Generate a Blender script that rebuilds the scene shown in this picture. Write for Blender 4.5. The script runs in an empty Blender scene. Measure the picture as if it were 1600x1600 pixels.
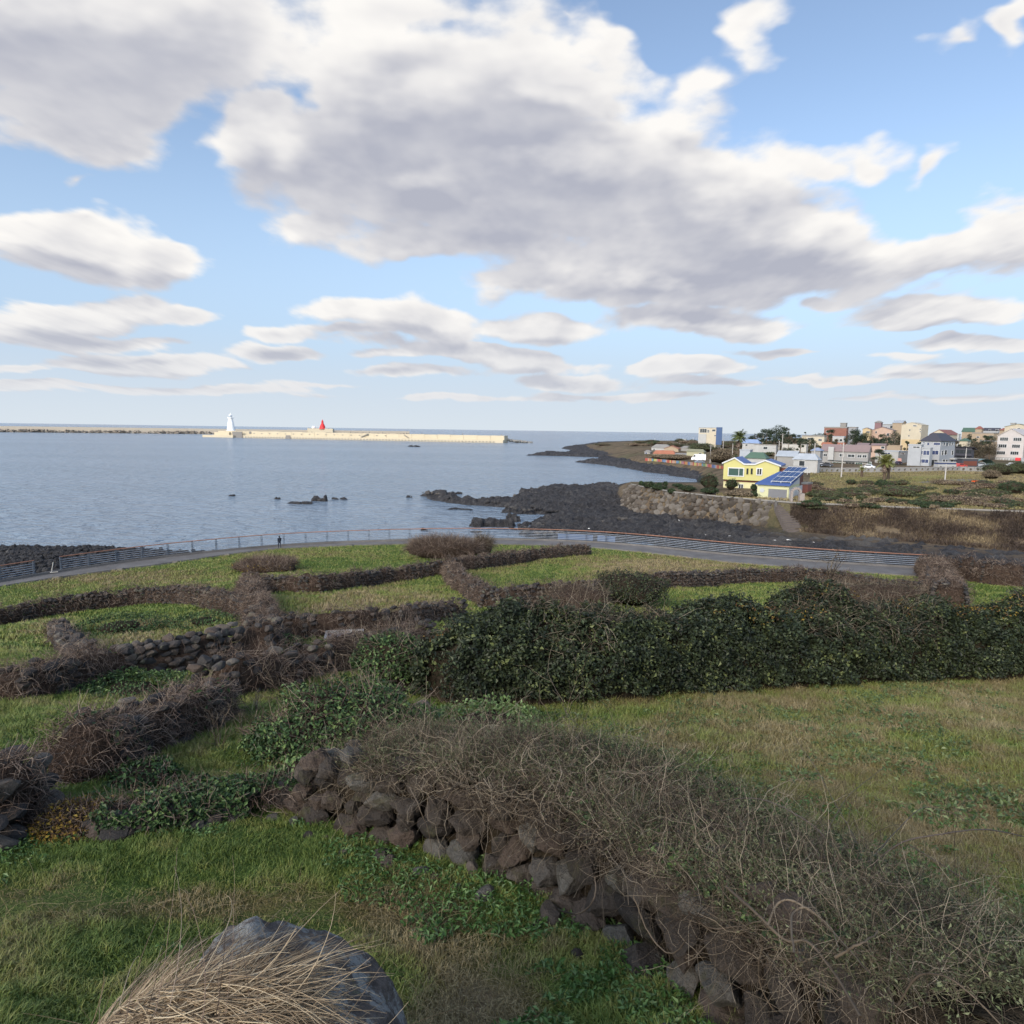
import bpy, math, random
import numpy as np
from mathutils import Vector, Matrix

rng = np.random.default_rng(7)
random.seed(7)
C = bpy.context.scene.collection
S = bpy.context.scene

# ------------------------------------------------------------------ camera
CAM = np.array([0.0, 0.0, 18.0])
FPX = 1050.0                      # focal length in pixels of the 1600 px photograph
TH, RO = math.radians(6.95), math.radians(0.83)
Fw = np.array([0, math.cos(TH), -math.sin(TH)])
_r0 = np.array([1.0, 0, 0]); _u0 = np.array([0, math.sin(TH), math.cos(TH)])
Rt = _r0 * math.cos(RO) + _u0 * math.sin(RO)
Up = _u0 * math.cos(RO) - _r0 * math.sin(RO)
cam = bpy.data.objects.new('camera', bpy.data.cameras.new('camera')); C.objects.link(cam)
cam.data.sensor_width = 36; cam.data.lens = 36 * FPX / 1600
cam.data.clip_start = 0.05; cam.data.clip_end = 60000
M = Matrix([[Rt[i], Up[i], -Fw[i], CAM[i]] for i in range(3)] + [[0, 0, 0, 1]])
cam.matrix_world = M
S.camera = cam

# ------------------------------------------------------------------ exposure
S.view_settings.view_transform = 'Standard'; S.view_settings.look = 'None'
S.view_settings.gamma = 1.0; S.view_settings.use_curve_mapping = False
S.view_settings.exposure = 0.7
S.cycles.max_bounces = 6; S.cycles.diffuse_bounces = 2; S.cycles.glossy_bounces = 3
S.cycles.transparent_max_bounces = 8; S.cycles.use_denoising = True

# ------------------------------------------------------------------ sun
SUN_EL, SUN_AZ = math.radians(27), math.radians(212)     # azimuth clockwise from +Y
sd = Vector((math.sin(SUN_AZ) * math.cos(SUN_EL), math.cos(SUN_AZ) * math.cos(SUN_EL), math.sin(SUN_EL)))
sl = bpy.data.lights.new('sun', 'SUN'); sl.energy = 1.2; sl.angle = math.radians(12); sl.color = (1.0, 0.86, 0.68)
so = bpy.data.objects.new('sun', sl); C.objects.link(so)
so.rotation_euler = sd.to_track_quat('Z', 'Y').to_euler(); so.location = sd * 100

# ------------------------------------------------------------------ node helper
class NT:
    def __init__(s, tree): s.t = tree; s.n = tree.nodes; s.l = tree.links
    def node(s, typ, ins=None, **kw):
        n = s.n.new(typ)
        for k, v in kw.items(): setattr(n, k, v)
        for k, v in (ins or {}).items(): s.put(n.inputs[k], v)
        return n
    def put(s, sock, v):
        if isinstance(v, bpy.types.NodeSocket): s.l.new(v, sock)
        elif v is not None:
            if isinstance(v, (tuple, list)) and sock.type == 'RGBA' and len(v) == 3: v = (*v, 1)
            sock.default_value = v
    def m(s, op, a, b=None, c=None, clamp=False):
        n = s.n.new('ShaderNodeMath'); n.operation = op; n.use_clamp = clamp
        s.put(n.inputs[0], a); s.put(n.inputs[1], b); s.put(n.inputs[2], c)
        return n.outputs[0]
    def v(s, op, a, b=None, c=None, sc=None):
        n = s.n.new('ShaderNodeVectorMath'); n.operation = op
        s.put(n.inputs[0], a); s.put(n.inputs[1], b)
        if c is not None: s.put(n.inputs[2], c)
        if sc is not None: s.put(n.inputs['Scale'], sc)
        return n.outputs['Value'] if op in ('LENGTH', 'DOT_PRODUCT', 'DISTANCE') else n.outputs[0]
    def noise(s, vec, scale=5, detail=4, rough=.5, lac=2.0, dist=0.0, dim='3D'):
        n = s.node('ShaderNodeTexNoise', {'Vector': vec, 'Scale': scale, 'Detail': detail, 'Roughness': rough, 'Lacunarity': lac, 'Distortion': dist}, noise_dimensions=dim)
        return n.outputs['Fac']
    def mix(s, f, a, b):
        n = s.node('ShaderNodeMix', data_type='RGBA'); s.put(n.inputs[0], f); s.put(n.inputs[6], a); s.put(n.inputs[7], b); return n.outputs[2]
    def ss(s, x, lo, hi, a=0.0, b=1.0):
        n = s.node('ShaderNodeMapRange', {0: x, 1: lo, 2: hi, 3: a, 4: b}, interpolation_type='SMOOTHSTEP'); return n.outputs[0]
    def lin(s, x, lo, hi, a=0.0, b=1.0):
        n = s.node('ShaderNodeMapRange', {0: x, 1: lo, 2: hi, 3: a, 4: b}); return n.outputs[0]

# ------------------------------------------------------------------ sky: Nishita air with a procedural cloud layer
W = bpy.data.worlds.new('World'); S.world = W; W.use_nodes = True
W.node_tree.nodes.clear()
w = NT(W.node_tree)
tc = w.node('ShaderNodeTexCoord').outputs['Generated']
sky = w.node('ShaderNodeTexSky', sky_type='NISHITA')
sky.sun_disc = False; sky.sun_elevation = SUN_EL; sky.sun_rotation = SUN_AZ
sky.air_density = 1.0; sky.dust_density = 0.6; sky.ozone_density = 1.6; sky.altitude = 20
sep = w.node('ShaderNodeSeparateXYZ', {0: tc})
X, Y, Z = sep.outputs
yy = w.m('MAXIMUM', Y, 0.15)
u_ = w.m('DIVIDE', X, yy); v_ = w.m('DIVIDE', Z, yy)
zz = w.m('ADD', w.m('MAXIMUM', Z, 0.0), 0.075)
vq = w.m('ADD', w.m('MAXIMUM', v_, 0.0), 0.10)
def plane(kz=1.0, dx=0.0, sq=1.9):             # bearing and log of elevation: cloud lumps shrink evenly towards the horizon
    q_ = w.m('MULTIPLY', vq, kz) if kz != 1.0 else vq
    u2 = w.m('ADD', u_, dx) if dx else u_
    return w.node('ShaderNodeCombineXYZ', {0: w.m('DIVIDE', u2, q_), 1: w.m('MULTIPLY', w.m('LOGARITHM', q_, 2.71828), sq), 2: 4.1}).outputs[0]
#  clouds that stand out, as (pixel x, pixel y, half width, half height, tilt, strength); bearings and elevations are fixed to the world
def uv(px, py):
    d = Fw + Rt * (px - 800) / FPX - Up * (py - 800) / FPX
    return d[0] / d[1], d[2] / d[1]
CLOUDS = [
 (120, 50, 300, 130, .10, 1.0), (300, 70, 130, 95, .12, .75), (90, 190, 130, 50, .3, .5), (215, 235, 80, 50, .25, .45), (620, 20, 140, 40, 0, .6), (880, 35, 60, 40, .3, .4), (960, 85, 50, 34, .2, .45),
 (420, 215, 100, 80, 0, .95), (600, 150, 170, 105, 0, 1.0), (790, 130, 170, 95, .05, 1.05), (930, 150, 70, 55, .2, .7),
 (620, 260, 280, 100, .1, 1.0), (880, 270, 260, 110, .15, 1.1), (1060, 270, 160, 80, .3, 1.0), (1150, 340, 210, 90, .3, 1.1), (1260, 400, 180, 60, .15, 1.0),
 (500, 340, 105, 38, 0, .8), (760, 370, 220, 60, .1, .95), (1000, 430, 290, 38, .03, .95), (1440, 410, 150, 42, -.3, .9), (1580, 365, 100, 48, -.3, .9),
 (1240, 240, 60, 32, 0, .5), (1335, 245, 60, 30, 0, .5), (1450, 265, 46, 20, -.3, .42), (1165, 35, 50, 30, -.3, .38), (1070, 125, 30, 24, 0, .4), (1480, 55, 45, 20, -.2, .4), (1592, 35, 30, 40, 0, .6),
 (110, 375, 105, 40, .15, .85), (255, 400, 55, 38, .1, .75), (125, 297, 32, 16, 0, .5), (35, 350, 40, 26, 0, .6),
 (120, 490, 125, 30, .05, .85), (300, 502, 52, 16, .05, .7), (430, 527, 38, 10, 0, .55), (100, 527, 140, 18, .08, .7), (230, 567, 120, 16, .04, .7), (420, 555, 80, 12, .05, .65), (40, 572, 50, 10, 0, .5),
 (540, 485, 55, 28, .1, .7), (640, 500, 90, 32, .12, .9), (840, 513, 85, 26, .03, .9), (1080, 497, 125, 30, .0, .9), (1180, 515, 80, 16, 0, .7), (1280, 478, 30, 16, 0, .6), (1450, 492, 120, 26, -.08, .9),
 (740, 556, 170, 17, .10, .8), (640, 582, 90, 12, .05, .6), (890, 598, 80, 11, .05, .65), (1020, 575, 36, 14, 0, .7), (1090, 570, 60, 12, .05, .7), (1240, 551, 65, 8, 0, .65), (1270, 591, 90, 8, .03, .65), (1520, 542, 110, 13, -.03, .8), (1520, 585, 110, 15, -.03, .8),
 (230, 535, 60, 8, .05, .5), (560, 520, 60, 8, .05, .5), (620, 556, 70, 9, .05, .55), (860, 575, 90, 9, .05, .5), (1400, 560, 70, 8, 0, .5), (1150, 598, 70, 7, 0, .45), (520, 600, 90, 7, 0, .4), (200, 605, 90, 7, 0, .45), (60, 602, 90, 9, 0, .45), (350, 606, 120, 7, 0, .4), (1000, 618, 130, 5, 0, .4), (1430, 620, 140, 7, 0, .4), (700, 620, 150, 5, 0, .35)]
CLEAR = [(280, 250, 90, 75, -.3, .42), (180, 310, 180, 45, .1, .35), (1060, 60, 60, 60, .3, .5), (880, 60, 50, 24, .2, .3), (450, 140, 46, 40, .3, .26), (500, 425, 190, 25, .0, .4), (200, 310, 150, 30, .1, .5), (880, 20, 50, 25, 0, .2)]
warp = w.node('ShaderNodeTexNoise', {'Vector': w.node('ShaderNodeCombineXYZ', {0: u_, 1: w.m('MULTIPLY', v_, 1.8), 2: 0.0}).outputs[0], 'Scale': 5.5, 'Detail': 3.0, 'Roughness': .55}).outputs['Color']
wsep = w.node('ShaderNodeSeparateXYZ', {0: warp})
lowv = w.lin(v_, 0.0, 0.35, 0.02, 0.13)
# the coverage field lives in a node group so that it is built once and used three times
G = bpy.data.node_groups.new('cloud_cover', 'ShaderNodeTree')
G.interface.new_socket('P', in_out='INPUT', socket_type='NodeSocketVector')
G.interface.new_socket('C', in_out='OUTPUT', socket_type='NodeSocketFloat')
g = NT(G)
gp = g.n.new('NodeGroupInput').outputs[0]
pos = None; neg = None
for L, sign in ((CLOUDS, 1), (CLEAR, -1)):
    for (px, py, a, b, t, st) in L:
        if py > 455 and sign > 0: a, b, st = a * .98, b * .80, st
        u0, v0 = uv(px, py)
        ux, _ = uv(px + a, py); _, vy = uv(px, py - b)
        A, B = abs(ux - u0), abs(vy - v0)
        if abs(t) > 0.06:
            d1 = g.v('DOT_PRODUCT', gp, (1 / A, 0, -u0 / A))
            d2 = g.v('DOT_PRODUCT', gp, (t / B, 1 / B, (-v0 - t * u0) / B))
            r = g.m('SQRT', g.m('MULTIPLY_ADD', d1, d1, g.m('MULTIPLY', d2, d2)))
        else:
            r = g.v('LENGTH', g.v('MULTIPLY_ADD', gp, (1 / A, 1 / B, 0), (-u0 / A, -v0 / B, 0)))
        e = g.m('MULTIPLY_ADD', r, -0.75 * st, 1.15 * st)
        if sign > 0: pos = e if pos is None else g.m('SMOOTH_MAX', pos, e, 0.25)
        else: neg = e if neg is None else g.m('SMOOTH_MAX', neg, e, 0.1)
g.l.new(g.m('SUBTRACT', g.m('MAXIMUM', pos, -0.8), g.m('MAXIMUM', neg, 0.0)), g.n.new('NodeGroupOutput').inputs[0])
def coverage(dv=0.0, du=0.0):
    uu = w.m('MULTIPLY_ADD', w.m('SUBTRACT', wsep.outputs[0], 0.5), w.m('MULTIPLY', lowv, 1.6), w.m('ADD', u_, du))
    vv = w.m('MULTIPLY_ADD', w.m('SUBTRACT', wsep.outputs[1], 0.5), w.m('MULTIPLY', lowv, 1.0), w.m('ADD', v_, dv))
    gn = w.n.new('ShaderNodeGroup'); gn.node_tree = G
    w.put(gn.inputs[0], w.node('ShaderNodeCombineXYZ', {0: uu, 1: vv, 2: 1.0}).outputs[0])
    return gn.outputs[0]
behind = w.ss(Y, 0.25, 0.5)
covgain = w.lin(v_, 0.04, 0.30, 1.9, 1.1)
def density(kz=1.0, dx=0.0, detail=6, cov=None):
    pp = plane(kz, dx)
    n1 = w.noise(pp, 1.35, detail, .50)
    n2 = w.noise(w.v('MULTIPLY', pp, (1.0, .8, 1.0)), 4.2, max(2, detail - 1), .56)
    if cov is None:
        dv = w.m('MULTIPLY', vq, kz - 1.0) if kz != 1.0 else 0.0
        cov = w.m('ADD', w.m('MULTIPLY', coverage(dv, dx), behind), w.m('MULTIPLY', 0.05, w.m('SUBTRACT', 1.0, behind)))
    d = w.m('MULTIPLY_ADD', w.m('SUBTRACT', n1, 0.5), 2.3, w.m('MULTIPLY', cov, covgain))
    return w.m('MULTIPLY_ADD', w.m('SUBTRACT', n2, 0.5), 1.0, d), cov
D0, CV = density()
D1, _ = density(1.13, 0.0, 4)
D2, _ = density(1.04, -0.02, 4, CV)
alpha = w.ss(D0, 0.10, 0.52)
thick = w.ss(D0, 0.3, 1.5)
under = w.ss(w.m('SUBTRACT', D1, w.m('MULTIPLY', D0, 0.22)), -0.1, 0.85)
side = w.ss(w.m('SUBTRACT', D0, D2), -0.4, 0.4)
grey = (0.285, 0.295, 0.345); white = (0.61, 0.595, 0.575)
dark = w.m('ADD', w.m('MULTIPLY', under, 0.66), w.m('MULTIPLY', thick, 0.36))
lit = w.m('SUBTRACT', w.m('MULTIPLY_ADD', side, 0.40, 0.78), dark, clamp=True)
ccol = w.mix(lit, grey, white)
air = w.v('SCALE', sky.outputs[0], sc=0.125)
SKYCOL = w.node('ShaderNodeHueSaturation', {'Saturation': 0.92, 'Value': 1.0, 'Color': air}).outputs[0]
HZ = (0.435, 0.48, 0.52)
base = w.mix(w.ss(Z, 0.0, 0.42, 0.95, 0.0), SKYCOL, (0.29, 0.38, 0.51))
base = w.mix(w.ss(Z, -0.02, 0.15, 1.0, 0.0), base, HZ)
ccol = w.mix(w.ss(Z, 0.0, 0.20, 0.62, 0.0), ccol, (0.40, 0.42, 0.46))
fin = w.mix(w.m('MULTIPLY', alpha, w.ss(Z, 0.003, 0.05)), base, ccol)
glow = w.ss(w.v('DOT_PRODUCT', tc, tuple(sd)), 0.05, 1.0)          # added unseen brightening of the sky round the sun, to fill the foreground
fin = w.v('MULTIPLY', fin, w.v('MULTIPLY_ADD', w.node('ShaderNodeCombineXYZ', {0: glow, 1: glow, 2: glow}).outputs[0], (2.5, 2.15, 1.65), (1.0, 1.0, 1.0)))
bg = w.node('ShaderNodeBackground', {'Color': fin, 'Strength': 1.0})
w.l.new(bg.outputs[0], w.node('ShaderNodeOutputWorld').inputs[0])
W.cycles.sampling_method = 'MANUAL'; W.cycles.sample_map_resolution = 512
# ================================================================== geometry helpers
def unproj_dir(px, py):
    px = np.asarray(px, float); py = np.asarray(py, float)
    return Fw + Rt * ((px - 800) / FPX)[..., None] - Up * ((py - 800) / FPX)[..., None]
def at_z(px, py, z):                       # where the line of sight through a pixel meets height z
    d = unproj_dir(px, py); t = (z - CAM[2]) / d[..., 2]
    return CAM + d * t[..., None]
def at_y(px, py, y):                       # ... meets forward distance y
    d = unproj_dir(px, py); t = y / d[..., 1]
    return CAM + d * np.asarray(t)[..., None]
def proj(P):
    P = np.asarray(P, float) - CAM
    z = P @ Fw
    z = np.where(np.abs(z) < 1e-3, 1e-3, z)
    return 800 + FPX * (P @ Rt) / z, 800 - FPX * (P @ Up) / z
def nrm(a): return a / (np.linalg.norm(a, axis=-1, keepdims=True) + 1e-9)

def hash2(ix, iy, seed=0):
    h = (ix.astype(np.int64) * 374761393 + iy.astype(np.int64) * 668265263 + seed * 974634777) & 0xffffffff
    h = ((h ^ (h >> 13)) * 1274126177) & 0xffffffff
    return ((h ^ (h >> 16)) & 0xffff) / 65535.0
def vnoise(x, y, seed=0):
    x = np.asarray(x, float); y = np.asarray(y, float)
    ix = np.floor(x); iy = np.floor(y); fx = x - ix; fy = y - iy
    fx = fx * fx * (3 - 2 * fx); fy = fy * fy * (3 - 2 * fy)
    a = hash2(ix, iy, seed); b = hash2(ix + 1, iy, seed); c = hash2(ix, iy + 1, seed); d = hash2(ix + 1, iy + 1, seed)
    return (a * (1 - fx) + b * fx) * (1 - fy) + (c * (1 - fx) + d * fx) * fy
def fbm(x, y, o=4, seed=0, g=.5):
    s = 0; a = 1; t = 0
    for i in range(o):
        s = s + a * vnoise(x * 2 ** i + 17 * i, y * 2 ** i - 31 * i, seed + i); t += a; a *= g
    return s / t

def mk(name, V, F, mat=None, parent=None, smooth=False, attrs=None, mats=None, midx=None):
    """V (n,3); F: an array of faces or a list of arrays of 3- or 4-corner faces"""
    V = np.asarray(V, np.float32); F = [F] if not isinstance(F, list) or np.ndim(F[0]) == 1 else F
    F = [np.asarray(f, np.int32) for f in F if len(f)]
    me = bpy.data.meshes.new(name)
    me.vertices.add(len(V)); me.vertices.foreach_set('co', V.ravel())
    tot = np.concatenate([np.full(len(f), f.shape[1], np.int32) for f in F])
    idx = np.concatenate([f.ravel() for f in F])
    me.loops.add(len(idx)); me.loops.foreach_set('vertex_index', idx)
    me.polygons.add(len(tot)); st = np.concatenate([[0], np.cumsum(tot)[:-1]]).astype(np.int32)
    me.polygons.foreach_set('loop_start', st)
    me.polygons.foreach_set('use_smooth', np.full(len(tot), bool(smooth)))
    if mats:
        for m_ in mats: me.materials.append(m_)
        if midx is not None: me.polygons.foreach_set('material_index', np.asarray(midx, np.int32))
    elif mat: me.materials.append(mat)
    for k, a in (attrs or {}).items():
        a = np.asarray(a, np.float32)
        at = me.attributes.new(k, 'FLOAT', 'POINT'); at.data.foreach_set('value', a)
    me.update(calc_edges=True)
    o = bpy.data.objects.new(name, me); C.objects.link(o)
    if parent: o.parent = parent
    return o
def tag(o, label=None, cat=None, group=None, kind=None):
    if label: o['label'] = label
    if cat: o['category'] = cat
    if group: o['group'] = group
    if kind: o['kind'] = kind
    return o
def thing(name, label, cat, loc=(0, 0, 0), rz=0.0, group=None):
    o = bpy.data.objects.new(name, None); C.objects.link(o)
    o.location = [float(v) for v in loc]; o.rotation_euler = (0, 0, rz); o.empty_display_size = .2
    return tag(o, label, cat, group, 'thing')
def grid_faces(n, m, wrap=False):           # n rows of m points
    i = np.arange(n - 1)[:, None]; j = np.arange(m if wrap else m - 1)[None, :]
    a = i * m + j; b = i * m + (j + 1) % m
    return np.stack([a, b, b + m, a + m], -1).reshape(-1, 4)

class MB:                                   # collects boxes, prisms, tubes into one mesh
    def __init__(s): s.V = []; s.F3 = []; s.F4 = []; s.n = 0
    def add(s, V, F):
        V = np.asarray(V, float).reshape(-1, 3); F = np.asarray(F)
        (s.F3 if F.shape[1] == 3 else s.F4).append(F + s.n); s.V.append(V); s.n += len(V); return s
    def add2(s, V, Fs):
        V = np.asarray(V, float)
        for F in Fs:
            F = np.asarray(F); (s.F3 if F.shape[1] == 3 else s.F4).append(F + s.n)
        s.V.append(V); s.n += len(V); return s
    def box(s, x0, x1, y0, y1, z0, z1):
        V = [(x, y, z) for z in (z0, z1) for y in (y0, y1) for x in (x0, x1)]
        return s.add(V, [(0, 2, 3, 1), (4, 5, 7, 6), (0, 1, 5, 4), (2, 6, 7, 3), (0, 4, 6, 2), (1, 3, 7, 5)])
    def bar(s, a, b, w, h=None, up=(0, 0, 1)):  # a beam of w x h between two points
        a = np.array(a, float); b = np.array(b, float); h = h or w
        t = nrm(b - a); n = np.cross(t, up)
        if np.linalg.norm(n) < 1e-3: n = np.cross(t, (1, 0, 0))
        n = nrm(n); q = np.cross(n, t)
        V = [p + n * i * w / 2 + q * j * h / 2 for p in (a, b) for j in (-1, 1) for i in (-1, 1)]
        return s.add(V, [(0, 1, 3, 2), (4, 6, 7, 5), (0, 4, 5, 1), (2, 3, 7, 6), (0, 2, 6, 4), (1, 5, 7, 3)])
    def tube(s, path, r, k=8, cap=True):
        path = np.asarray(path, float); r = np.broadcast_to(np.asarray(r, float), len(path))
        V, F = tubes(path[None], r[None], k)
        s.add(V, F)
        if cap:
            for e, o_ in ((0, -1), (len(path) - 1, 1)):
                ring = V[e * k:(e + 1) * k]; c = ring.mean(0)
                f = [(i, (i + 1) % k, k) if o_ > 0 else ((i + 1) % k, i, k) for i in range(k)]
                s.add(np.vstack([ring, c]), f)
        return s
    def prism(s, poly, z0, z1):             # outline in x, y raised from z0 to z1
        n = len(poly); V = [(x, y, z) for z in (z0, z1) for x, y in poly]
        s.add(V, [(i, (i + 1) % n, n + (i + 1) % n, n + i) for i in range(n)])
        cx = np.mean([p[0] for p in poly]); cy = np.mean([p[1] for p in poly])
        s.add([(x, y, z1) for x, y in poly] + [(cx, cy, z1)], [(i, (i + 1) % n, n) for i in range(n)])
        return s.add([(x, y, z0) for x, y in poly] + [(cx, cy, z0)], [((i + 1) % n, i, n) for i in range(n)])
    def build(s, name, mat, parent=None, smooth=False, **k):
        F = []
        if s.F3: F.append(np.vstack(s.F3))
        if s.F4: F.append(np.vstack(s.F4))
        return mk(name, np.vstack(s.V), F, mat, parent, smooth, **k)

def tubes(P, R, k=3):
    """P (N,S,3) centre lines, R (N,S) radii -> vertices and quads of N tubes with k sides"""
    N, Sg, _ = P.shape
    T = np.empty_like(P); T[:, 1:-1] = P[:, 2:] - P[:, :-2]; T[:, 0] = P[:, 1] - P[:, 0]; T[:, -1] = P[:, -1] - P[:, -2]
    T = nrm(T)
    ref = np.zeros((N, 1, 3)); m0 = np.abs(T.mean(1)[:, 2]) > .8
    ref[~m0, 0, 2] = 1; ref[m0, 0, 0] = 1
    n = nrm(np.cross(T, np.broadcast_to(ref, T.shape))); b = np.cross(T, n)
    ang = np.arange(k) * 2 * np.pi / k
    V = P[:, :, None] + R[:, :, None, None] * (np.cos(ang)[:, None] * n[:, :, None] + np.sin(ang)[:, None] * b[:, :, None])
    f = grid_faces(Sg, k, True)[:, ::-1]
    F = (f[None] + (np.arange(N) * Sg * k)[:, None, None]).reshape(-1, 4)
    return V.reshape(-1, 3), F

def blades(B, D, L, Wd, bend=0.5):
    """grass blades: base points, leaning directions (unit xy), lengths, widths; 5 corners each"""
    N = len(B); up = np.array([0, 0, 1.0])
    D3 = np.concatenate([D, np.zeros((N, 1))], 1)
    side = np.stack([-D[:, 1], D[:, 0], np.zeros(N)], 1)
    # turn widths to random bearings
    a = rng.uniform(0, np.pi, N); side = side * np.cos(a)[:, None] + D3 * np.sin(a)[:, None]
    bend = np.broadcast_to(bend, N)[:, None]
    L = L[:, None]; Wd = Wd[:, None] / 2
    p1 = B + up * L * .55 * (1 - bend * .3) + D3 * L * .25 * bend
    p2 = B + up * L * (1 - bend * .62) + D3 * L * .85 * bend
    V = np.stack([B - side * Wd, B + side * Wd, p1 - side * Wd * .8, p1 + side * Wd * .8, p2], 1)
    o = (np.arange(N) * 5)[:, None]
    return V.reshape(-1, 3), [o + np.array([[0, 1, 3, 2]]), o + np.array([[2, 3, 4]])]

def leaves(B, Nn, size, asp=.6, fold=.25, droop=0.0):
    """pointed leaves as two folded triangles-quads: centre, normal, size"""
    N = len(B); r = nrm(rng.normal(size=(N, 3)))
    t = nrm(np.cross(Nn, r)); t[:, 2] -= droop; t = nrm(t); s = nrm(np.cross(Nn, t)); n = nrm(np.cross(t, s))
    z = np.broadcast_to(size, N)[:, None]
    b = B - t * z * .5; tip = B + t * z * .5 - n * z * .12
    l = B - s * z * asp * .5 + n * z * fold * asp - t * z * .08; q = B + s * z * asp * .5 + n * z * fold * asp - t * z * .08
    V = np.stack([b, l, tip, q], 1)
    o = (np.arange(N) * 4)[:, None]
    return V.reshape(-1, 3), [o + np.array([[0, 3, 2]]), o + np.array([[0, 2, 1]])]

_ico = {}
def ico(n):
    if n not in _ico:
        import bmesh
        bm = bmesh.new(); bmesh.ops.create_icosphere(bm, subdivisions=n, radius=1)
        bm.verts.ensure_lookup_table()
        V = np.array([v.co[:] for v in bm.verts]); F = np.array([[v.index for v in f.verts] for f in bm.faces]); bm.free()
        _ico[n] = (V, F)
    return _ico[n]
def rocks(P, size, sub=2, cuts=9, squash=(1, 1, .75), rough=.06, rz=None):
    """angular stones: spheres cut by random planes; P (n,3), size (n,) or (n,3) half extents"""
    V0, F0 = ico(sub); n = len(P); V = np.broadcast_to(V0, (n,) + V0.shape).copy()
    for c in range(cuts):
        pn = nrm(rng.normal(size=(n, 1, 3))); d = rng.uniform(.48, .84, (n, 1))
        h = (V * pn).sum(-1); ex = np.maximum(h - d, 0)
        V -= pn * ex[..., None] * .93
    k = rng.uniform(0, 9, (n, 1, 3))
    q = V * 3.1 + k
    V += V * (np.sin(q[..., :1] * 1.7 + q[..., 1:2]) * np.sin(q[..., 1:2] * 1.9 + q[..., 2:]) ) * rough
    V += V * (np.sin(q[..., :1] * 5.1 + 2 * q[..., 2:]) * np.sin(q[..., 1:2] * 4.7)) * rough * .45
    size = np.asarray(size, float)
    if size.ndim == 1: size = size[:, None] * (np.array(squash) * rng.uniform(.8, 1.2, (n, 3)))
    V *= size[:, None]
    a = rng.uniform(0, 6.28, n) if rz is None else np.broadcast_to(rz, n)
    tl = rng.normal(0, .15, n); ca, sa = np.cos(a)[:, None], np.sin(a)[:, None]
    x, y, z = V[..., 0], V[..., 1], V[..., 2]
    y, z = y * np.cos(tl)[:, None] - z * np.sin(tl)[:, None], y * np.sin(tl)[:, None] + z * np.cos(tl)[:, None]
    V = np.stack([x * ca - y * sa, x * sa + y * ca, z], -1) + P[:, None]
    F = (F0[None] + (np.arange(n) * len(V0))[:, None, None]).reshape(-1, 3)
    return V.reshape(-1, 3), F, np.repeat(rng.uniform(0, 1, n), len(V0))

def resample(P, step):
    P = np.asarray(P, float); d = np.linalg.norm(np.diff(P, axis=0), axis=1); s = np.concatenate([[0], np.cumsum(d)])
    n = max(2, int(s[-1] / step) + 1); t = np.linspace(0, s[-1], n)
    return np.stack([np.interp(t, s, P[:, k]) for k in range(P.shape[1])], 1), t

# ================================================================== materials
MATS = {}
def mat(name, build):
    if name in MATS: return MATS[name]
    m = bpy.data.materials.new(name); m.use_nodes = True; m.node_tree.nodes.clear()
    t = NT(m.node_tree); out = t.n.new('ShaderNodeOutputMaterial')
    t.l.new(build(t), out.inputs[0]); MATS[name] = m; return m
def bsdf(t, col, rough=.8, spec=.3, normal=None, **k):
    ins = {'Base Color': col, 'Roughness': rough, 'Specular IOR Level': spec}
    if normal is not None: ins['Normal'] = normal
    ins.update(k)
    return t.node('ShaderNodeBsdfPrincipled', ins).outputs[0]
def opos(t): return t.node('ShaderNodeTexCoord').outputs['Object']
def bump(t, h, dist=.02, st=1.0): return t.node('ShaderNodeBump', {'Height': h, 'Distance': dist, 'Strength': st}).outputs[0]
def wpos(t): return t.node('ShaderNodeNewGeometry').outputs['Position']
def attr(t, nm): return t.node('ShaderNodeAttribute', attribute_name=nm).outputs['Fac']
def ramp(t, f, stops):
    n = t.n.new('ShaderNodeValToRGB'); t.put(n.inputs[0], f); e = n.color_ramp.elements
    e[0].position = stops[0][0]; e[0].color = (*stops[0][1], 1); e[1].position = stops[-1][0]; e[1].color = (*stops[-1][1], 1)
    for p, c in stops[1:-1]: q = e.new(p); q.color = (*c, 1)
    return n.outputs[0]
def paint(name, col, rough=.6, spec=.3, var=.12, scale=.6):     # weathered plain coat
    def f(t):
        n = t.noise(wpos(t), scale, 5, .6); n2 = t.noise(wpos(t), scale * 9, 3, .6)
        k = t.m('MULTIPLY_ADD', t.m('ADD', n, t.m('MULTIPLY', n2, .5)), var * 2, 1 - var * 1.5)
        return bsdf(t, t.v('SCALE', tuple(col), sc=k), rough, spec)
    return mat(name, f)

def leafmat(name, stops, spec=.35, rough=.5, trans=.15, patch=.35, pscale=.9):
    def f(t):
        r = attr(t, 'rnd'); p = t.noise(wpos(t), pscale, 3, .5)
        x = t.m('MULTIPLY_ADD', t.m('SUBTRACT', p, .5), patch * 3, r, clamp=True)
        return bsdf(t, ramp(t, x, stops), rough, spec, **({'Transmission Weight': 0.0}))
    return mat(name, f)
# ================================================================== ground heights
EDGE = 2.5
def fl(pts):      # a feature line from (pixel x, pixel y, 'z'|'d', value) -> u, forward distance, height arrays
    out = []
    for px, py, k, v in pts:
        P = at_z(np.array(px), np.array(py), v) if k == 'z' else at_y(np.array(px), np.array(py), v)
        out.append((P[0] / P[1], P[1], P[2]))
    out.sort(); a = np.array(out); return a[:, 0], a[:, 1], a[:, 2]
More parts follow.
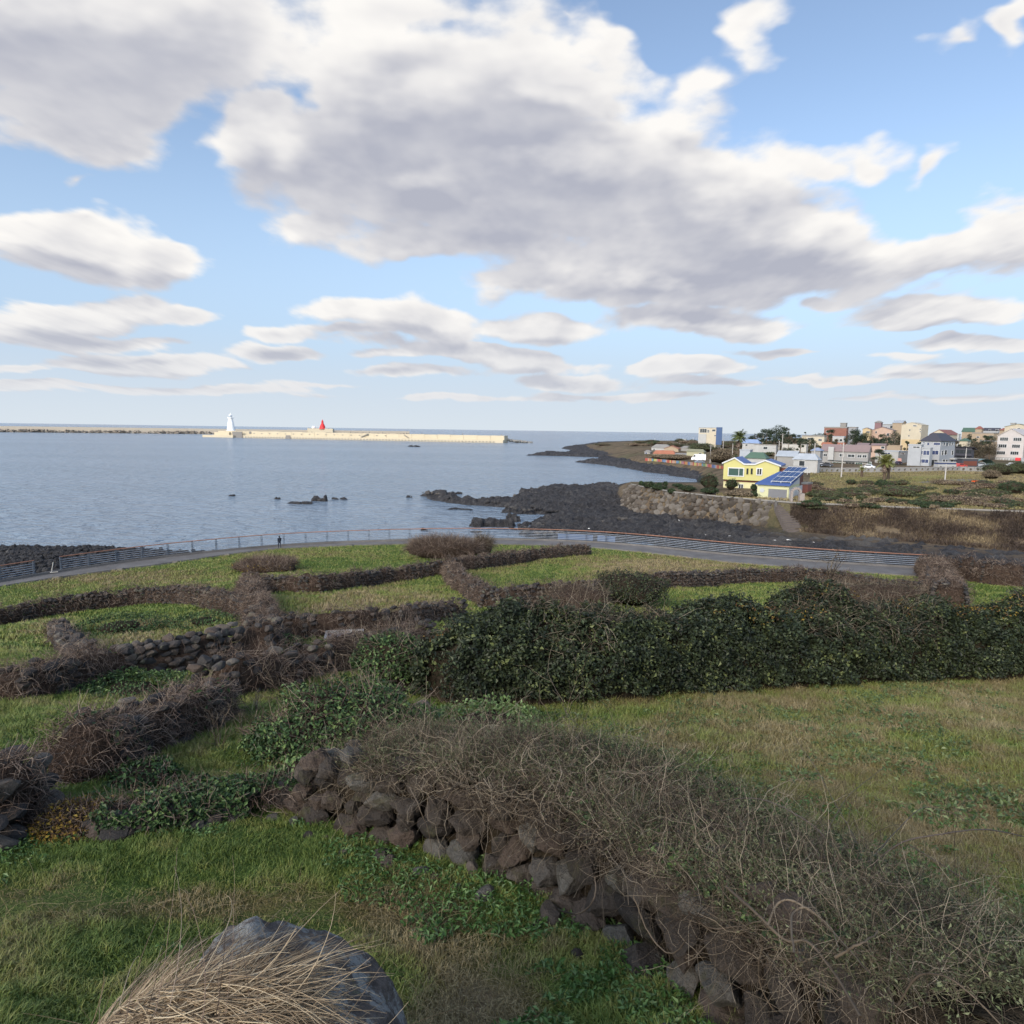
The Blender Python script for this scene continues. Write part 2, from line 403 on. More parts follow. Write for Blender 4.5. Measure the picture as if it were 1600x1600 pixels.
# inner edge of the coast path
PIN = [(-80, 938), (0, 918), (100, 903), (250, 884), (437, 858), (560, 853), (700, 850), (800, 852), (900, 854.5), (1000, 863.5), (1130, 879), (1300, 893), (1450, 903), (1650, 908)]
POUT = [(-80, 925), (0, 910), (100, 893), (250, 872), (437, 853), (560, 847), (700, 843), (800, 843.5), (900, 846), (1000, 853), (1130, 867), (1300, 880), (1450, 889), (1650, 895)]
f_in = fl([(x, y, 'z', EDGE) for x, y in PIN]); f_out = fl([(x, y, 'z', EDGE) for x, y in POUT])
HP = np.array([(-60, -.5), (-6, 1.5), (0, 2.2), (2, 3.05), (3.5, 3.78), (4.5, 4.15), (6, 4.6), (8, 5.05), (10, 5.5), (14, 6.35), (18, 7.05), (25, 8.4), (35, 10.1), (50, 12.3), (65, 13.9), (76, 14.9), (85, 15.4)])
def hill(x, y):
    ys = np.maximum(y, 1.0); u = np.clip(x / ys, -1.3, 1.3)
    di = np.interp(u, f_in[0], f_in[1])
    yy_ = np.where(y > 22, 22 + (y - 22) * (85 - 22) / np.maximum(di - 22, 5), y)
    h = np.interp(yy_, HP[:, 0], HP[:, 1])
    z = 18 - h + (fbm(x * .22, y * .22, 3, 5) - .5) * .5 * np.clip((y + 2) / 8, 0, 1) * np.clip((82 - yy_) / 10, 0, 1)
    return np.where(yy_ >= 84.5, EDGE, z)
def _pl(pts): return fl(pts)
FL = [
 # foot of the embankment, its top edge, back of the yard, then the land behind
 _pl([(860, 800, 'z', -1.5), (940, 793, 'z', -1.0), (975, 795, 'z', .6), (1000, 803, 'z', 1), (1080, 811, 'z', 1.3), (1150, 818, 'z', 1.6), (1230, 826, 'z', 1.8), (1400, 842, 'z', 1.8), (1600, 858, 'z', 1.8), (1760, 868, 'z', 1.8)]),
 _pl([(860, 790, 'z', -1.6), (940, 780, 'z', -1.6), (976, 766, 'z', 3.0), (986, 757, 'z', 6), (1000, 760, 'z', 6), (1050, 769, 'z', 6), (1120, 776, 'z', 6), (1200, 783, 'z', 6), (1240, 786, 'z', 6), (1400, 793, 'z', 6), (1600, 800, 'z', 6.2), (1760, 808, 'z', 6.2)]),
 _pl([(860, 770, 'z', -2), (940, 770, 'z', -2), (978, 756, 'z', 3.0), (986, 754.5, 'z', 6), (1050, 756, 'z', 6), (1100, 758, 'z', 6), (1130, 764, 'z', 6), (1200, 776, 'z', 6.1), (1300, 775, 'z', 6.3), (1500, 772, 'z', 6.6), (1760, 775, 'z', 6.8)]),
 _pl([(860, 765, 'z', -2.2), (960, 754, 'z', -2.2), (1000, 753, 'z', -2.2), (1085, 753, 'z', -1), (1110, 755, 'z', 5), (1130, 757, 'z', 6), (1200, 755, 'z', 6.3), (1300, 752, 'z', 6.4), (1500, 750, 'z', 6.8), (1760, 752, 'z', 7)]),
 _pl([(860, 740, 'z', -2.4), (960, 735, 'z', -2.2), (1040, 743, 'z', -1.5), (1080, 748, 'z', -.6), (1110, 750, 'z', 2), (1130, 752, 'z', 5), (1200, 746, 'z', 6.4), (1300, 742, 'z', 6.6), (1500, 742, 'z', 7), (1760, 745, 'z', 7.2)]),
 _pl([(860, 712, 'z', -2.4), (900, 714, 'z', -1), (940, 720, 'z', -.8), (1000, 733, 'z', -.5), (1050, 739, 'z', -.4), (1085, 745, 'z', .2), (1130, 743, 'z', 4), (1200, 738, 'z', 6.6), (1300, 732, 'z', 6.8), (1500, 733, 'z', 7.2), (1760, 737, 'z', 7.4)]),
 _pl([(860, 706, 'z', -1.5), (900, 706, 'z', .7), (940, 709, 'z', 1.5), (1000, 718.5, 'z', 3.4), (1060, 724, 'z', 3.5), (1130, 733, 'z', 4.4), (1200, 728, 'z', 7), (1300, 725, 'z', 7), (1500, 724, 'z', 7.6), (1760, 728, 'z', 7.8)]),
 _pl([(860, 703, 'd', 650), (880, 702, 'd', 700), (900, 699, 'd', 740), (940, 697, 'd', 620), (1000, 704, 'z', 6), (1060, 706, 'z', 6.5), (1130, 707, 'z', 7), (1200, 708, 'z', 8.2), (1300, 711, 'z', 8.2), (1500, 712, 'z', 8.5), (1760, 714, 'z', 8.5)]),
 _pl([(860, 702, 'd', 760), (885, 701, 'd', 780), (900, 697, 'd', 800), (940, 691.5, 'd', 760), (1000, 689, 'd', 700), (1060, 689, 'd', 650), (1130, 692, 'd', 600), (1200, 693, 'd', 560), (1300, 688, 'd', 560), (1500, 687, 'd', 560), (1760, 690, 'd', 560)]),
 _pl([(860, 699, 'd', 900), (900, 698, 'd', 900), (1000, 690, 'd', 900), (1130, 690, 'd', 900), (1300, 687, 'd', 900), (1760, 690, 'd', 900)]),
]
def head(x, y):
    ys = np.maximum(y, 1.0); u = x / ys
    D = np.stack([np.interp(u, f[0], f[1]) for f in FL]); Z_ = np.stack([np.interp(u, f[0], f[2]) for f in FL])
    D = np.maximum.accumulate(D + np.arange(len(FL)).reshape((-1,) + (1,) * u.ndim) * .05, axis=0)
    z = np.where(y < D[0], np.interp(0, [0], [0]) + Z_[0] - np.clip((D[0] - y) * .06, 0, 1.6), Z_[-1])
    for k in range(len(FL) - 1):
        t = np.clip((y - D[k]) / (D[k + 1] - D[k]), 0, 1)
        z = np.where((y >= D[k]) & (y < D[k + 1]), Z_[k] * (1 - t) + Z_[k + 1] * t, z)
    z = np.where(z > 1.2, z + (fbm(x * .06, y * .06, 4, 9) - .5) * np.clip((z - 1.2) * .3, 0, 1.0) * np.clip((y - 112) / 60, .15, 1), z)
    return np.where(y > 900, z - (y - 900) * .01, z)
def H(x, y):
    x = np.asarray(x, float); y = np.asarray(y, float)
    u = x / np.maximum(y, 1.0); do = np.interp(u, f_out[0], f_out[1])
    return np.where(y < do + .5, hill(x, y), head(x, y))
def gnd(px, py, y0=1.0, y1=900.0):          # first ground point along the line of sight through a pixel
    d = unproj_dir(np.array(float(px)), np.array(float(py)))
    Y_ = np.geomspace(y0, y1, 1600); P = CAM + d * (Y_ / d[1])[:, None]
    k = np.argmax(P[:, 2] <= H(P[:, 0], P[:, 1]))
    if P[k, 2] > H(P[k, 0], P[k, 1]): k = len(Y_) - 1
    a, b = P[max(k - 1, 0)], P[k]
    for _ in range(12):
        m_ = (a + b) / 2
        if m_[2] <= H(m_[0], m_[1]): b = m_
        else: a = m_
    m_ = (a + b) / 2; return np.array([m_[0], m_[1], float(H(m_[0], m_[1]))])

# ------------------------------------------------------------------ where the sward is dry (tan) and where green; 0 green .. 1 dry
DRY = [  # pixel ellipses measured on the photograph, turned into ground patches
 (1300, 1180, 460, 130, .85), (1500, 1330, 260, 160, .75), (1150, 1120, 200, 60, .8), (1560, 1100, 150, 60, .9), (970, 1290, 120, 80, .4),
 (560, 935, 150, 26, .75), (960, 885, 200, 18, .75), (1080, 885, 120, 14, .7), (250, 985, 120, 22, .7), (600, 1000, 60, 20, .4), (760, 880, 60, 15, .4),
 (250, 900, 220, 12, .6), (100, 905, 160, 14, .5), (450, 868, 160, 10, .45), (60, 1460, 90, 40, .7), (330, 1420, 380, 36, .5), (640, 1440, 110, 60, .7), (740, 1560, 130, 90, .95), (60, 985, 50, 20, .5),
 (200, 1000, 50, 14, .6), (130, 1095, 100, 14, .3), (400, 1050, 60, 30, .4), (560, 875, 60, 8, .5), (1400, 1450, 200, 60, .5), (900, 905, 60, 14, .5)]
GRN = [(1440, 1180, 90, 22, .8), (1480, 1250, 80, 30, .6), (1090, 1200, 120, 30, .6), (950, 1130, 160, 30, .7), (750, 1120, 130, 30, .9), (560, 880, 100, 12, .8), (860, 892, 60, 14, .8), (200, 955, 140, 12, .9), (480, 925, 70, 8, .7), (1540, 925, 90, 20, 1.0), (100, 1060, 90, 60, .6), (300, 1330, 260, 60, .6), (150, 1490, 140, 40, .7), (1480, 1130, 60, 14, .5), (1330, 1290, 120, 30, .4)]
def dryness(x, y, z=None):
    z = hill(x, y) if z is None else z
    px, py = proj(np.stack([x, y, z], -1))
    px = px + (fbm(x * .8, y * .8, 3, 21) - .5) * 120; py = py + (fbm(x * .8, y * .8, 3, 33) - .5) * np.clip((py - 800) * .25, 8, 80)
    d = .22 + .3 * (fbm(x * .35, y * .35, 4, 41) - .5)
    for L, s_ in ((DRY, 1), (GRN, -1)):
        for (a, b, rx, ry, st) in L:
            r = np.sqrt(((px - a) / rx) ** 2 + ((py - b) / ry) ** 2)
            d = d + s_ * st * np.clip(1.25 - r, 0, 1) * .8
    return np.clip(d + .35 * (fbm(x * 2.1, y * 2.1, 3, 77) - .5), 0, 1)

# ------------------------------------------------------------------ materials of the land
def m_ground(t):
    p = wpos(t); d = attr(t, 'dry')
    n = t.noise(p, 3.0, 6, .65); n2 = t.noise(p, 14, 4, .7); n3 = t.noise(p, .35, 3, .5)
    x = t.m('ADD', d, t.m('MULTIPLY', t.m('SUBTRACT', n, .5), .5), clamp=True)
    g = ramp(t, x, [(0, (.06, .10, .022)), (.3, (.095, .13, .035)), (.55, (.115, .105, .035)), (.8, (.16, .125, .06)), (1, (.20, .15, .09))])
    g = t.v('SCALE', g, sc=t.m('MULTIPLY_ADD', n2, .9, .5))
    return bsdf(t, g, .95, .1, bump(t, t.m('ADD', n2, t.m('MULTIPLY', n, 2.0)), .08))
M_ground = mat('meadow_soil', m_ground)
def m_head(t):
    p = wpos(t); n = t.noise(p, .10, 6, .62); n2 = t.noise(p, 1.3, 5, .7); n3 = t.noise(p, .035, 4, .6)
    g = ramp(t, t.m('MULTIPLY_ADD', n2, .35, t.m('MULTIPLY', n, .8)), [(.38, (.045, .045, .025)), (.50, (.10, .075, .05)), (.60, (.17, .13, .085)), (.72, (.085, .06, .045)), (.85, (.22, .175, .12))])
    g = t.mix(t.m('MULTIPLY', t.ss(n3, .52, .66), .5), g, (.085, .09, .045))
    z = t.node('ShaderNodeSeparateXYZ', {0: p}).outputs[2]
    low = t.ss(t.m('MULTIPLY_ADD', n2, 1.2, z), 1.6, 2.6)
    g = t.mix(low, (.035, .035, .04), g)
    return bsdf(t, g, .95, .1, bump(t, t.m('ADD', n2, n), .5))
M_head = mat('headland_scrub', m_head)
def m_lava(t):
    p = wpos(t); n = t.noise(p, .8, 8, .7); n2 = t.noise(p, 6, 5, .7); n3 = t.noise(p, .07, 4, .6)
    g = ramp(t, t.m('MULTIPLY_ADD', n2, .5, t.m('MULTIPLY', n, .6)), [(.34, (.008, .008, .009)), (.47, (.021, .020, .023)), (.59, (.052, .050, .053)), (.72, (.13, .125, .12))])
    g = t.mix(t.m('MULTIPLY', t.ss(n3, .48, .62), attr(t, 'pale')), g, (.16, .145, .13))
    return bsdf(t, g, .75, .35, bump(t, t.m('ADD', n, n2), .5))
M_lava = mat('black_lava', m_lava)

# hill: a fan of rows that grow with distance
def fan(name, m_, u, D, zf, attrs=None, smooth=True):
    U, Dd = np.meshgrid(u, D); Xg = U * np.maximum(Dd, 6.0) if False else U * Dd
    return None
def hill_mesh():
    ys = np.concatenate([-np.geomspace(40, 1, 14), np.linspace(-.8, 3, 24), 3 + (np.geomspace(1, 30, 330) - 1) / 29 * 92])
    us = np.linspace(-1, 1, 420)
    Yg, Ug = np.meshgrid(ys, us, indexing='ij')
    half = np.maximum(np.abs(Yg) * 1.25, 14); Xg = Ug * half
    u = Xg / np.maximum(Yg, 1.0); di = np.interp(u, f_in[0], f_in[1])
    over = Yg > di + .35
    Yc = np.where(over, di + .35, Yg); Xg = np.where(over, u * Yc, Xg)
    Zg = hill(Xg, Yc) + (fbm(Xg * 1.5, Yc * 1.5, 3, 3) - .5) * .10 * np.clip((di - Yc) / 3, 0, 1)
    V = np.stack([Xg, Yc, Zg - np.where(over, .004, 0)], -1).reshape(-1, 3)
    o = mk('hillside_ground', V, grid_faces(len(ys), len(us)), M_ground, smooth=True, attrs={'dry': dryness(V[:, 0], V[:, 1], V[:, 2])})
    return tag(o, 'grassy slope falling from the viewpoint to the coast path', kind='structure')
hill_mesh()
def head_mesh():
    us = np.concatenate([np.linspace(.04, .30, 300), np.linspace(.301, 1.15, 520)])
    D = [np.linspace(60, 100, 24)]
    ys = np.concatenate([np.linspace(84, 118, 20), np.linspace(118.5, 180, 150), np.linspace(181, 420, 140), np.linspace(423, 900, 110), np.linspace(920, 2500, 20)])
    Yg, Ug = np.meshgrid(ys, us, indexing='ij'); Xg = Ug * Yg
    Zg = head(Xg, Yg)
    V = np.stack([Xg, Yg, Zg], -1).reshape(-1, 3)
    # rows nearer than the coast path are dropped below it
    u = V[:, 0] / V[:, 1]; do = np.interp(u, f_out[0], f_out[1]); V[:, 2] = np.where(V[:, 1] < do + 1.5, -1.5, V[:, 2])
    o = mk('headland_ground', V, grid_faces(len(ys), len(us)), M_head, smooth=True)
    return tag(o, 'scrubby headland with the seaside village on it', kind='structure')
head_mesh()
# ------------------------------------------------------------------ sea
def m_sea(t):
    p = wpos(t); sp = t.node('ShaderNodeSeparateXYZ', {0: p}).outputs
    q = t.v('MULTIPLY', p, (.55, 1.0, 1.0))
    n1 = t.noise(q, .5, 4, .62, dist=.6); n2 = t.noise(q, .16, 3, .55, dist=.3); n3 = t.noise(t.v('MULTIPLY', p, (.25, 1, 1)), .012, 4, .6); n4 = t.noise(q, 2.0, 3, .6)
    h = t.m('ADD', t.m('MULTIPLY', n1, 2.6), t.m('ADD', t.m('MULTIPLY', n2, 3.6), t.m('MULTIPLY', n4, .35)))
    far = t.ss(sp[1], 150, 1500, 1.0, .75)
    nm = t.node('ShaderNodeBump', {'Height': h, 'Distance': 1.1, 'Strength': far}).outputs[0]
    col = t.mix(t.ss(n3, .35, .7), (.165, .225, .295), (.20, .26, .335))
    return bsdf(t, col, .2, .5, nm, IOR=1.33)
M_sea = mat('sea_water', m_sea)
tag(mk('sea', [(-40000, -200, 0), (40000, -200, 0), (40000, 50000, 0), (-40000, 50000, 0)], [[0, 1, 2, 3]], M_sea), 'calm blue-grey sea reaching the horizon', kind='structure')
tag(mk('sea_bed', [(-400, 20, -4), (900, 20, -4), (900, 1200, -4), (-400, 1200, -4)], [[0, 1, 2, 3]], M_lava, attrs={'pale': [0] * 4}), 'dark rock under the sea', kind='structure')

# ------------------------------------------------------------------ coast path, kerbs and sea wall
def band(name, a, b, z, m_, thick=None, label=None):
    """strip between two lines given as (u, y) samples"""
    us = np.linspace(max(a[0].min(), b[0].min()), min(a[0].max(), b[0].max()), 260)
    ya = np.interp(us, a[0], a[1]); yb = np.interp(us, b[0], b[1])
    return us, ya, yb
us = np.linspace(f_in[0][0], f_in[0][-1], 300)
yi = np.interp(us, f_in[0], f_in[1]); yo = np.interp(us, f_out[0], f_out[1])
def smooth1(a, k=9):
    p = np.pad(a, k, mode='edge'); return np.convolve(p, np.ones(2 * k + 1) / (2 * k + 1), 'same')[k:-k]
yi, yo = smooth1(yi), smooth1(yo)
def m_conc(t):
    p = wpos(t); n = t.noise(p, .5, 6, .65); n2 = t.noise(p, 7, 4, .7)
    g = ramp(t, t.m('MULTIPLY_ADD', n2, .35, t.m('MULTIPLY', n, .7)), [(.3, (.085, .08, .078)), (.55, (.145, .138, .135)), (.8, (.215, .205, .195))])
    return bsdf(t, g, .9, .2, bump(t, n2, .02))
M_conc = mat('grey_concrete', m_conc)
IN = np.stack([us * yi, yi], 1); OUT = np.stack([us * yo, yo], 1)
secs = np.stack([np.column_stack([IN + (IN - OUT) * 0, np.full(len(us), EDGE - .5)]), np.column_stack([IN, np.full(len(us), EDGE + .05)]),
                 np.column_stack([OUT, np.full(len(us), EDGE + .05)]), np.column_stack([OUT + nrm(OUT) * .05, np.full(len(us), -1.5)])], 1)
tag(mk('coast_path', secs.reshape(-1, 3), grid_faces(len(us), 4)[:, ::-1], M_conc), 'pale concrete path curving along the shore', kind='structure')
kb = MB()
for line, off, nm in ((OUT, -.30, 0), (IN, .12, 1)):
    t_ = nrm(line) * off
    w_ = .28 if nm == 0 else .15
    L = line + t_; R_ = L + nrm(line) * w_; hh = .22 if nm == 0 else .12
    sec = np.stack([np.column_stack([L, np.full(len(L), EDGE + .0)]), np.column_stack([L, np.full(len(L), EDGE + .05 + hh)]), np.column_stack([R_, np.full(len(L), EDGE + .05 + hh)]), np.column_stack([R_, np.full(len(L), EDGE)])], 1)
    kb.add(sec.reshape(-1, 3), grid_faces(len(L), 4)[:, ::-1])
tag(kb.build('path_kerb', M_conc), 'low concrete kerbs along the coast path', kind='structure')

# ------------------------------------------------------------------ lava shelves
def polyz(pts, z=.25):
    P = np.array([at_z(np.array(float(a)), np.array(float(b)), z) for a, b in pts])[:, :2]; return P
def sdist(x, y, P):                          # signed distance, positive inside
    d = np.full(x.shape, 1e9); ins = np.zeros(x.shape, bool); n = len(P)
    for i in range(n):
        a, b = P[i], P[(i + 1) % n]; e = b - a; L2 = e @ e + 1e-9
        t = np.clip(((x - a[0]) * e[0] + (y - a[1]) * e[1]) / L2, 0, 1)
        d = np.minimum(d, np.hypot(x - a[0] - t * e[0], y - a[1] - t * e[1]))
        c = ((a[1] > y) != (b[1] > y)) & (x < (b[0] - a[0]) * (y - a[1]) / (b[1] - a[1] + 1e-12) + a[0]); ins ^= c
    return np.where(ins, d, -d)
def shelf(name, polys, step, label, cat, amp=1.7, slope=.35, base=.2, top=1.3, wobble=3.0, kind=None, pale=None):
    P = [polyz(p) for p in polys]; allp = np.vstack(P); lo = allp.min(0) - 6; hi = allp.max(0) + 6
    xs = np.arange(lo[0], hi[0], step); ys = np.arange(lo[1], hi[1], step)
    Xg, Yg = np.meshgrid(xs, ys); Xw = Xg + (fbm(Xg / 9, Yg / 9, 4, 51) - .5) * wobble * 2; Yw = Yg + (fbm(Xg / 9, Yg / 9, 4, 61) - .5) * wobble * 2
    s_ = np.max([sdist(Xw, Yw, p) for p in P], 0)
    rid = 1 - np.abs(fbm(Xg / 5.5, Yg / 4.0, 5, 71, .6) * 2 - 1) * 1.6
    r2 = fbm(Xg / 1.6, Yg / 1.3, 4, 81, .65); r3 = fbm(Xg / 14, Yg / 10, 3, 91)
    Zg = np.clip(s_ * slope, -2, top) + (rid - .6) * amp * np.clip(s_ / 3 + .6, 0, 1) + (r2 - .5) * amp * .9 * np.clip(s_ / 2 + .8, 0, 1) + (r3 - .5) * amp * .8 - base
    Zg = np.where(s_ < -2, -2.5, Zg)
    # no higher than the path beside it
    u = Xg / np.maximum(Yg, 1); do = np.interp(u, f_out[0], f_out[1]); Zg = np.where(Yg < do + 2.5, np.minimum(Zg, .8), Zg); 
    keep = (Zg > -1.0) & (Yg > do + .4)
    f = grid_faces(len(ys), len(xs)); k = keep.ravel()[f].any(1) & (Yg.ravel()[f].min(1) > (do.ravel()[f].max(1) + .1)); f = f[k]
    used = np.unique(f); rm = np.full(Xg.size, -1); rm[used] = np.arange(len(used))
    V = np.stack([Xg, Yg, Zg], -1).reshape(-1, 3)[used]
    px, py = proj(V); pl = np.clip((V[:, 0] - 20) / 60, 0, 1) if pale is None else np.full(len(V), pale)
    o = mk(name, V, rm[f], M_lava, smooth=False, attrs={'pale': pl}); return tag(o, label, cat, kind=kind)
SH1 = [(655, 773), (690, 769), (735, 781), (790, 783), (815, 771), (850, 762), (900, 764), (925, 757), (960, 756), (985, 770), (1010, 800), (1100, 812), (1300, 830), (1650, 858), (1760, 905), (1400, 890), (1200, 872), (1000, 852), (860, 842), (790, 834), (798, 827), (832, 823), (830, 811), (872, 805), (860, 803), (800, 803), (782, 798), (800, 793), (760, 789), (700, 784)]
shelf('lava_shore', [SH1], .45, 'black lava shelf below the stone embankment', None, kind='structure')
shelf('far_lava_shore', [[(822, 711), (860, 708), (905, 709), (893, 703), (876, 700), (900, 697), (935, 692), (1000, 690), (1010, 716), (1060, 728), (1130, 737), (1130, 752), (1085, 748), (1040, 741), (1000, 735), (950, 727), (905, 722), (935, 719), (975, 720), (940, 714), (890, 712.5)]],
      1.3, 'black lava coast beyond the bay', None, amp=1.6, top=2.0, wobble=4, kind='structure', pale=0)
# ================================================================== plants and dry stone walls
M_core = mat('dark_core_shade', lambda t: bsdf(t, ramp(t, t.noise(wpos(t), 5, 5, .7), [(.3, (.018, .015, .011)), (.7, (.05, .04, .028))]), .95, .05, bump(t, t.noise(wpos(t), 9, 4, .7), .1)))  # dark core colour stands in for shade between leaves, stems and stones
M_core_br = mat('matted_dead_stems', lambda t: bsdf(t, ramp(t, t.noise(wpos(t), 6, 6, .75), [(.3, (.03, .02, .016)), (.7, (.12, .085, .065))]), .95, .05, bump(t, t.noise(wpos(t), 14, 4, .8), .15)))
def m_stone(t):
    p = wpos(t); r = attr(t, 'rnd'); n = t.noise(p, 4, 6, .65); n2 = t.noise(p, 28, 5, .7); n3 = t.noise(p, 2.2, 5, .6)
    c = ramp(t, r, [(0, (.030, .029, .030)), (.5, (.050, .045, .043)), (.8, (.080, .062, .052)), (1, (.11, .098, .085))])
    c = t.v('SCALE', c, sc=t.m('MULTIPLY_ADD', n2, 1.1, .45))
    c = t.mix(t.m('MULTIPLY', t.ss(n3, .56, .66), .55), c, (.13, .125, .09))       # lichen
    h = t.m('ADD', t.m('MULTIPLY', n, 1.2), t.m('MULTIPLY', n2, .6))
    return bsdf(t, c, .9, .25, bump(t, h, .03))
M_stone = mat('dry_stone_basalt', m_stone)
def m_herostone(t):
    p = wpos(t); r = attr(t, 'rnd'); n = t.noise(p, 7, 7, .7); n2 = t.noise(p, 45, 5, .75); n3 = t.noise(p, 3.4, 6, .6); pit = t.node('ShaderNodeTexVoronoi', {'Vector': p, 'Scale': 38}).outputs[0]
    c = ramp(t, r, [(0, (.055, .048, .044)), (.35, (.115, .095, .080)), (.6, (.15, .11, .088)), (.8, (.14, .135, .125)), (1, (.21, .195, .17))])
    c = t.v('SCALE', c, sc=t.m('MULTIPLY_ADD', n2, 1.6, t.m('MULTIPLY_ADD', n, 1.3, -.45)))
    c = t.mix(t.m('MULTIPLY', t.ss(n3, .55, .68), .6), c, (.12, .115, .055))       # moss and lichen
    c = t.mix(t.m('MULTIPLY', t.ss(t.noise(p, 9, 5, .7), .62, .70), .5), c, (.27, .27, .25))
    c = t.mix(t.m('MULTIPLY', t.ss(pit, .16, .05), .7), c, (.02, .018, .017))
    c = t.v('SCALE', c, sc=0.66)
    return bsdf(t, c, .88, .25, bump(t, t.m('ADD', t.m('MULTIPLY', n, 1.5), t.m('MULTIPLY_ADD', n2, .5, t.m('MULTIPLY', t.ss(pit, 0, .2), .25))), .06))
M_hero = mat('weathered_basalt', m_herostone)
BR = [(0, (.035, .025, .020)), (.35, (.095, .068, .055)), (.7, (.17, .125, .10)), (1, (.30, .24, .19))]
M_creep = leafmat('dead_creeper', BR, spec=.15, rough=.8, patch=.25, pscale=.8)
M_twig = leafmat('bramble_stems', [(0, (.025, .019, .015)), (.35, (.075, .057, .042)), (.7, (.15, .118, .085)), (1, (.31, .26, .195))], spec=.2, rough=.7, patch=.35, pscale=1.4)
M_twiggreen = leafmat('fine_grey_green_twigs', [(0, (.028, .032, .016)), (.4, (.066, .072, .036)), (.75, (.115, .12, .062)), (1, (.18, .165, .10))], spec=.2, rough=.7, patch=.3, pscale=1.3)
M_ever = leafmat('evergreen_leaves', [(0, (.010, .015, .010)), (.45, (.025, .034, .017)), (.8, (.040, .054, .026)), (.985, (.052, .072, .034)), (1, (.11, .13, .05))], spec=.25, rough=.5, patch=.55, pscale=1.8)
M_ivy = leafmat('ivy_leaves', [(0, (.018, .035, .014)), (.5, (.038, .075, .026)), (.85, (.08, .135, .045)), (1, (.14, .20, .07))], spec=.25, rough=.5, patch=.3)
M_pale = leafmat('pale_green_leaves', [(0, (.06, .11, .03)), (.5, (.11, .18, .06)), (1, (.20, .28, .11))], spec=.35, rough=.5, patch=.3)
M_yell = leafmat('yellowing_leaves', [(0, (.07, .035, .018)), (.5, (.17, .11, .02)), (1, (.30, .22, .035))], spec=.3, rough=.6, patch=.3)

def frame(path):
    T = np.gradient(path[:, :2], axis=0); T = nrm(T); return T, np.stack([-T[:, 1], T[:, 0]], 1)
def superell(phi, w, h, p=.65):
    c, s_ = np.cos(phi), np.sin(phi)
    return np.sign(c) * np.abs(c) ** p * w / 2, np.abs(s_) ** p * h
def taper(n_, t, ends):                        # round the ends of a long mound
    L = t[-1]; return np.sqrt(np.clip(np.minimum(t / ends[0], (L - t) / ends[1]), .02, 1)) if ends[0] > 0 else np.ones_like(t)
class Mound:
    def __init__(s, path, w, h, p=.65, lump=.25, ends=(.5, .5), seed=1, step=.25, scale=1.2):
        s.path, s.t = resample(path, step); s.T, s.N = frame(s.path)
        n = len(s.path); q = np.linspace(0, 1, n)
        s.w = np.interp(q, np.linspace(0, 1, len(np.atleast_1d(w))), np.atleast_1d(w)) if np.ndim(w) else np.full(n, float(w))
        s.h = np.interp(q, np.linspace(0, 1, len(np.atleast_1d(h))), np.atleast_1d(h)) if np.ndim(h) else np.full(n, float(h))
        s.p = p; s.lump = lump; s.seed = seed; s.scale = scale
        L = s.t[-1]; e0, e1 = ends
        s.e = np.sqrt(np.clip(np.minimum(s.t / max(e0, 1e-3), (L - s.t) / max(e1, 1e-3)), .03, 1))
    def pt(s, si, phi, k=1.0):
        i = si * (len(s.path) - 1); ix = np.arange(len(s.path))
        P = np.stack([np.interp(i, ix, s.path[:, c]) for c in (0, 1)], -1); Nn = np.stack([np.interp(i, ix, s.N[:, c]) for c in (0, 1)], -1)
        w = np.interp(i, ix, s.w * s.e); h = np.interp(i, ix, s.h * s.e)
        sd = si * s.t[-1]
        b = 1 + s.lump * (fbm(sd * s.scale + 3, phi * 1.3 + s.seed * 7, 4, s.seed) - .5) * 2.4
        a, z = superell(phi, w * (1 + (b - 1) * .6) * k, h * b * k, s.p)
        xy = P + Nn * a[..., None]
        return np.stack([xy[..., 0], xy[..., 1], H(xy[..., 0], xy[..., 1]) + z], -1)
    def sample(s, n, lo=.0, hi=np.pi, k=1.0, bias=None):
        si = rng.uniform(0, 1, n); c = s.w * 0 + (s.w + s.h); c = c / c.mean()
        phi = rng.uniform(lo, hi, n)
        # walk the section by arc length rather than by angle
        ph = np.linspace(lo, hi, 60); a, z = superell(ph, s.w.mean(), s.h.mean(), s.p); L = np.concatenate([[0], np.cumsum(np.hypot(np.diff(a), np.diff(z)))])
        phi = np.interp(rng.uniform(0, L[-1], n), L, ph)
        P = s.pt(si, phi, k); e = .04
        A = s.pt(np.clip(si + .002, 0, 1), phi, k) - s.pt(np.clip(si - .002, 0, 1), phi, k); B = s.pt(si, phi + e, k) - s.pt(si, phi - e, k)
        Nn = nrm(np.cross(A, B)); Nn = np.where(((Nn * (P - s.pt(si, np.full(n, np.pi / 2), .3))).sum(-1) < 0)[:, None], -Nn, Nn)
        return P, Nn, si, phi
    def core(s, name, m_, parent, k=.86, K=11):
        si = np.linspace(0, 1, len(s.path)); ph = np.linspace(0, np.pi, K)
        A, B = np.meshgrid(si, ph, indexing='ij'); V = s.pt(A, B, k)
        V[:, 0, 2] -= .4; V[:, -1, 2] -= .4
        return mk(name, V.reshape(-1, 3), grid_faces(len(s.path), K), m_, parent, smooth=True)
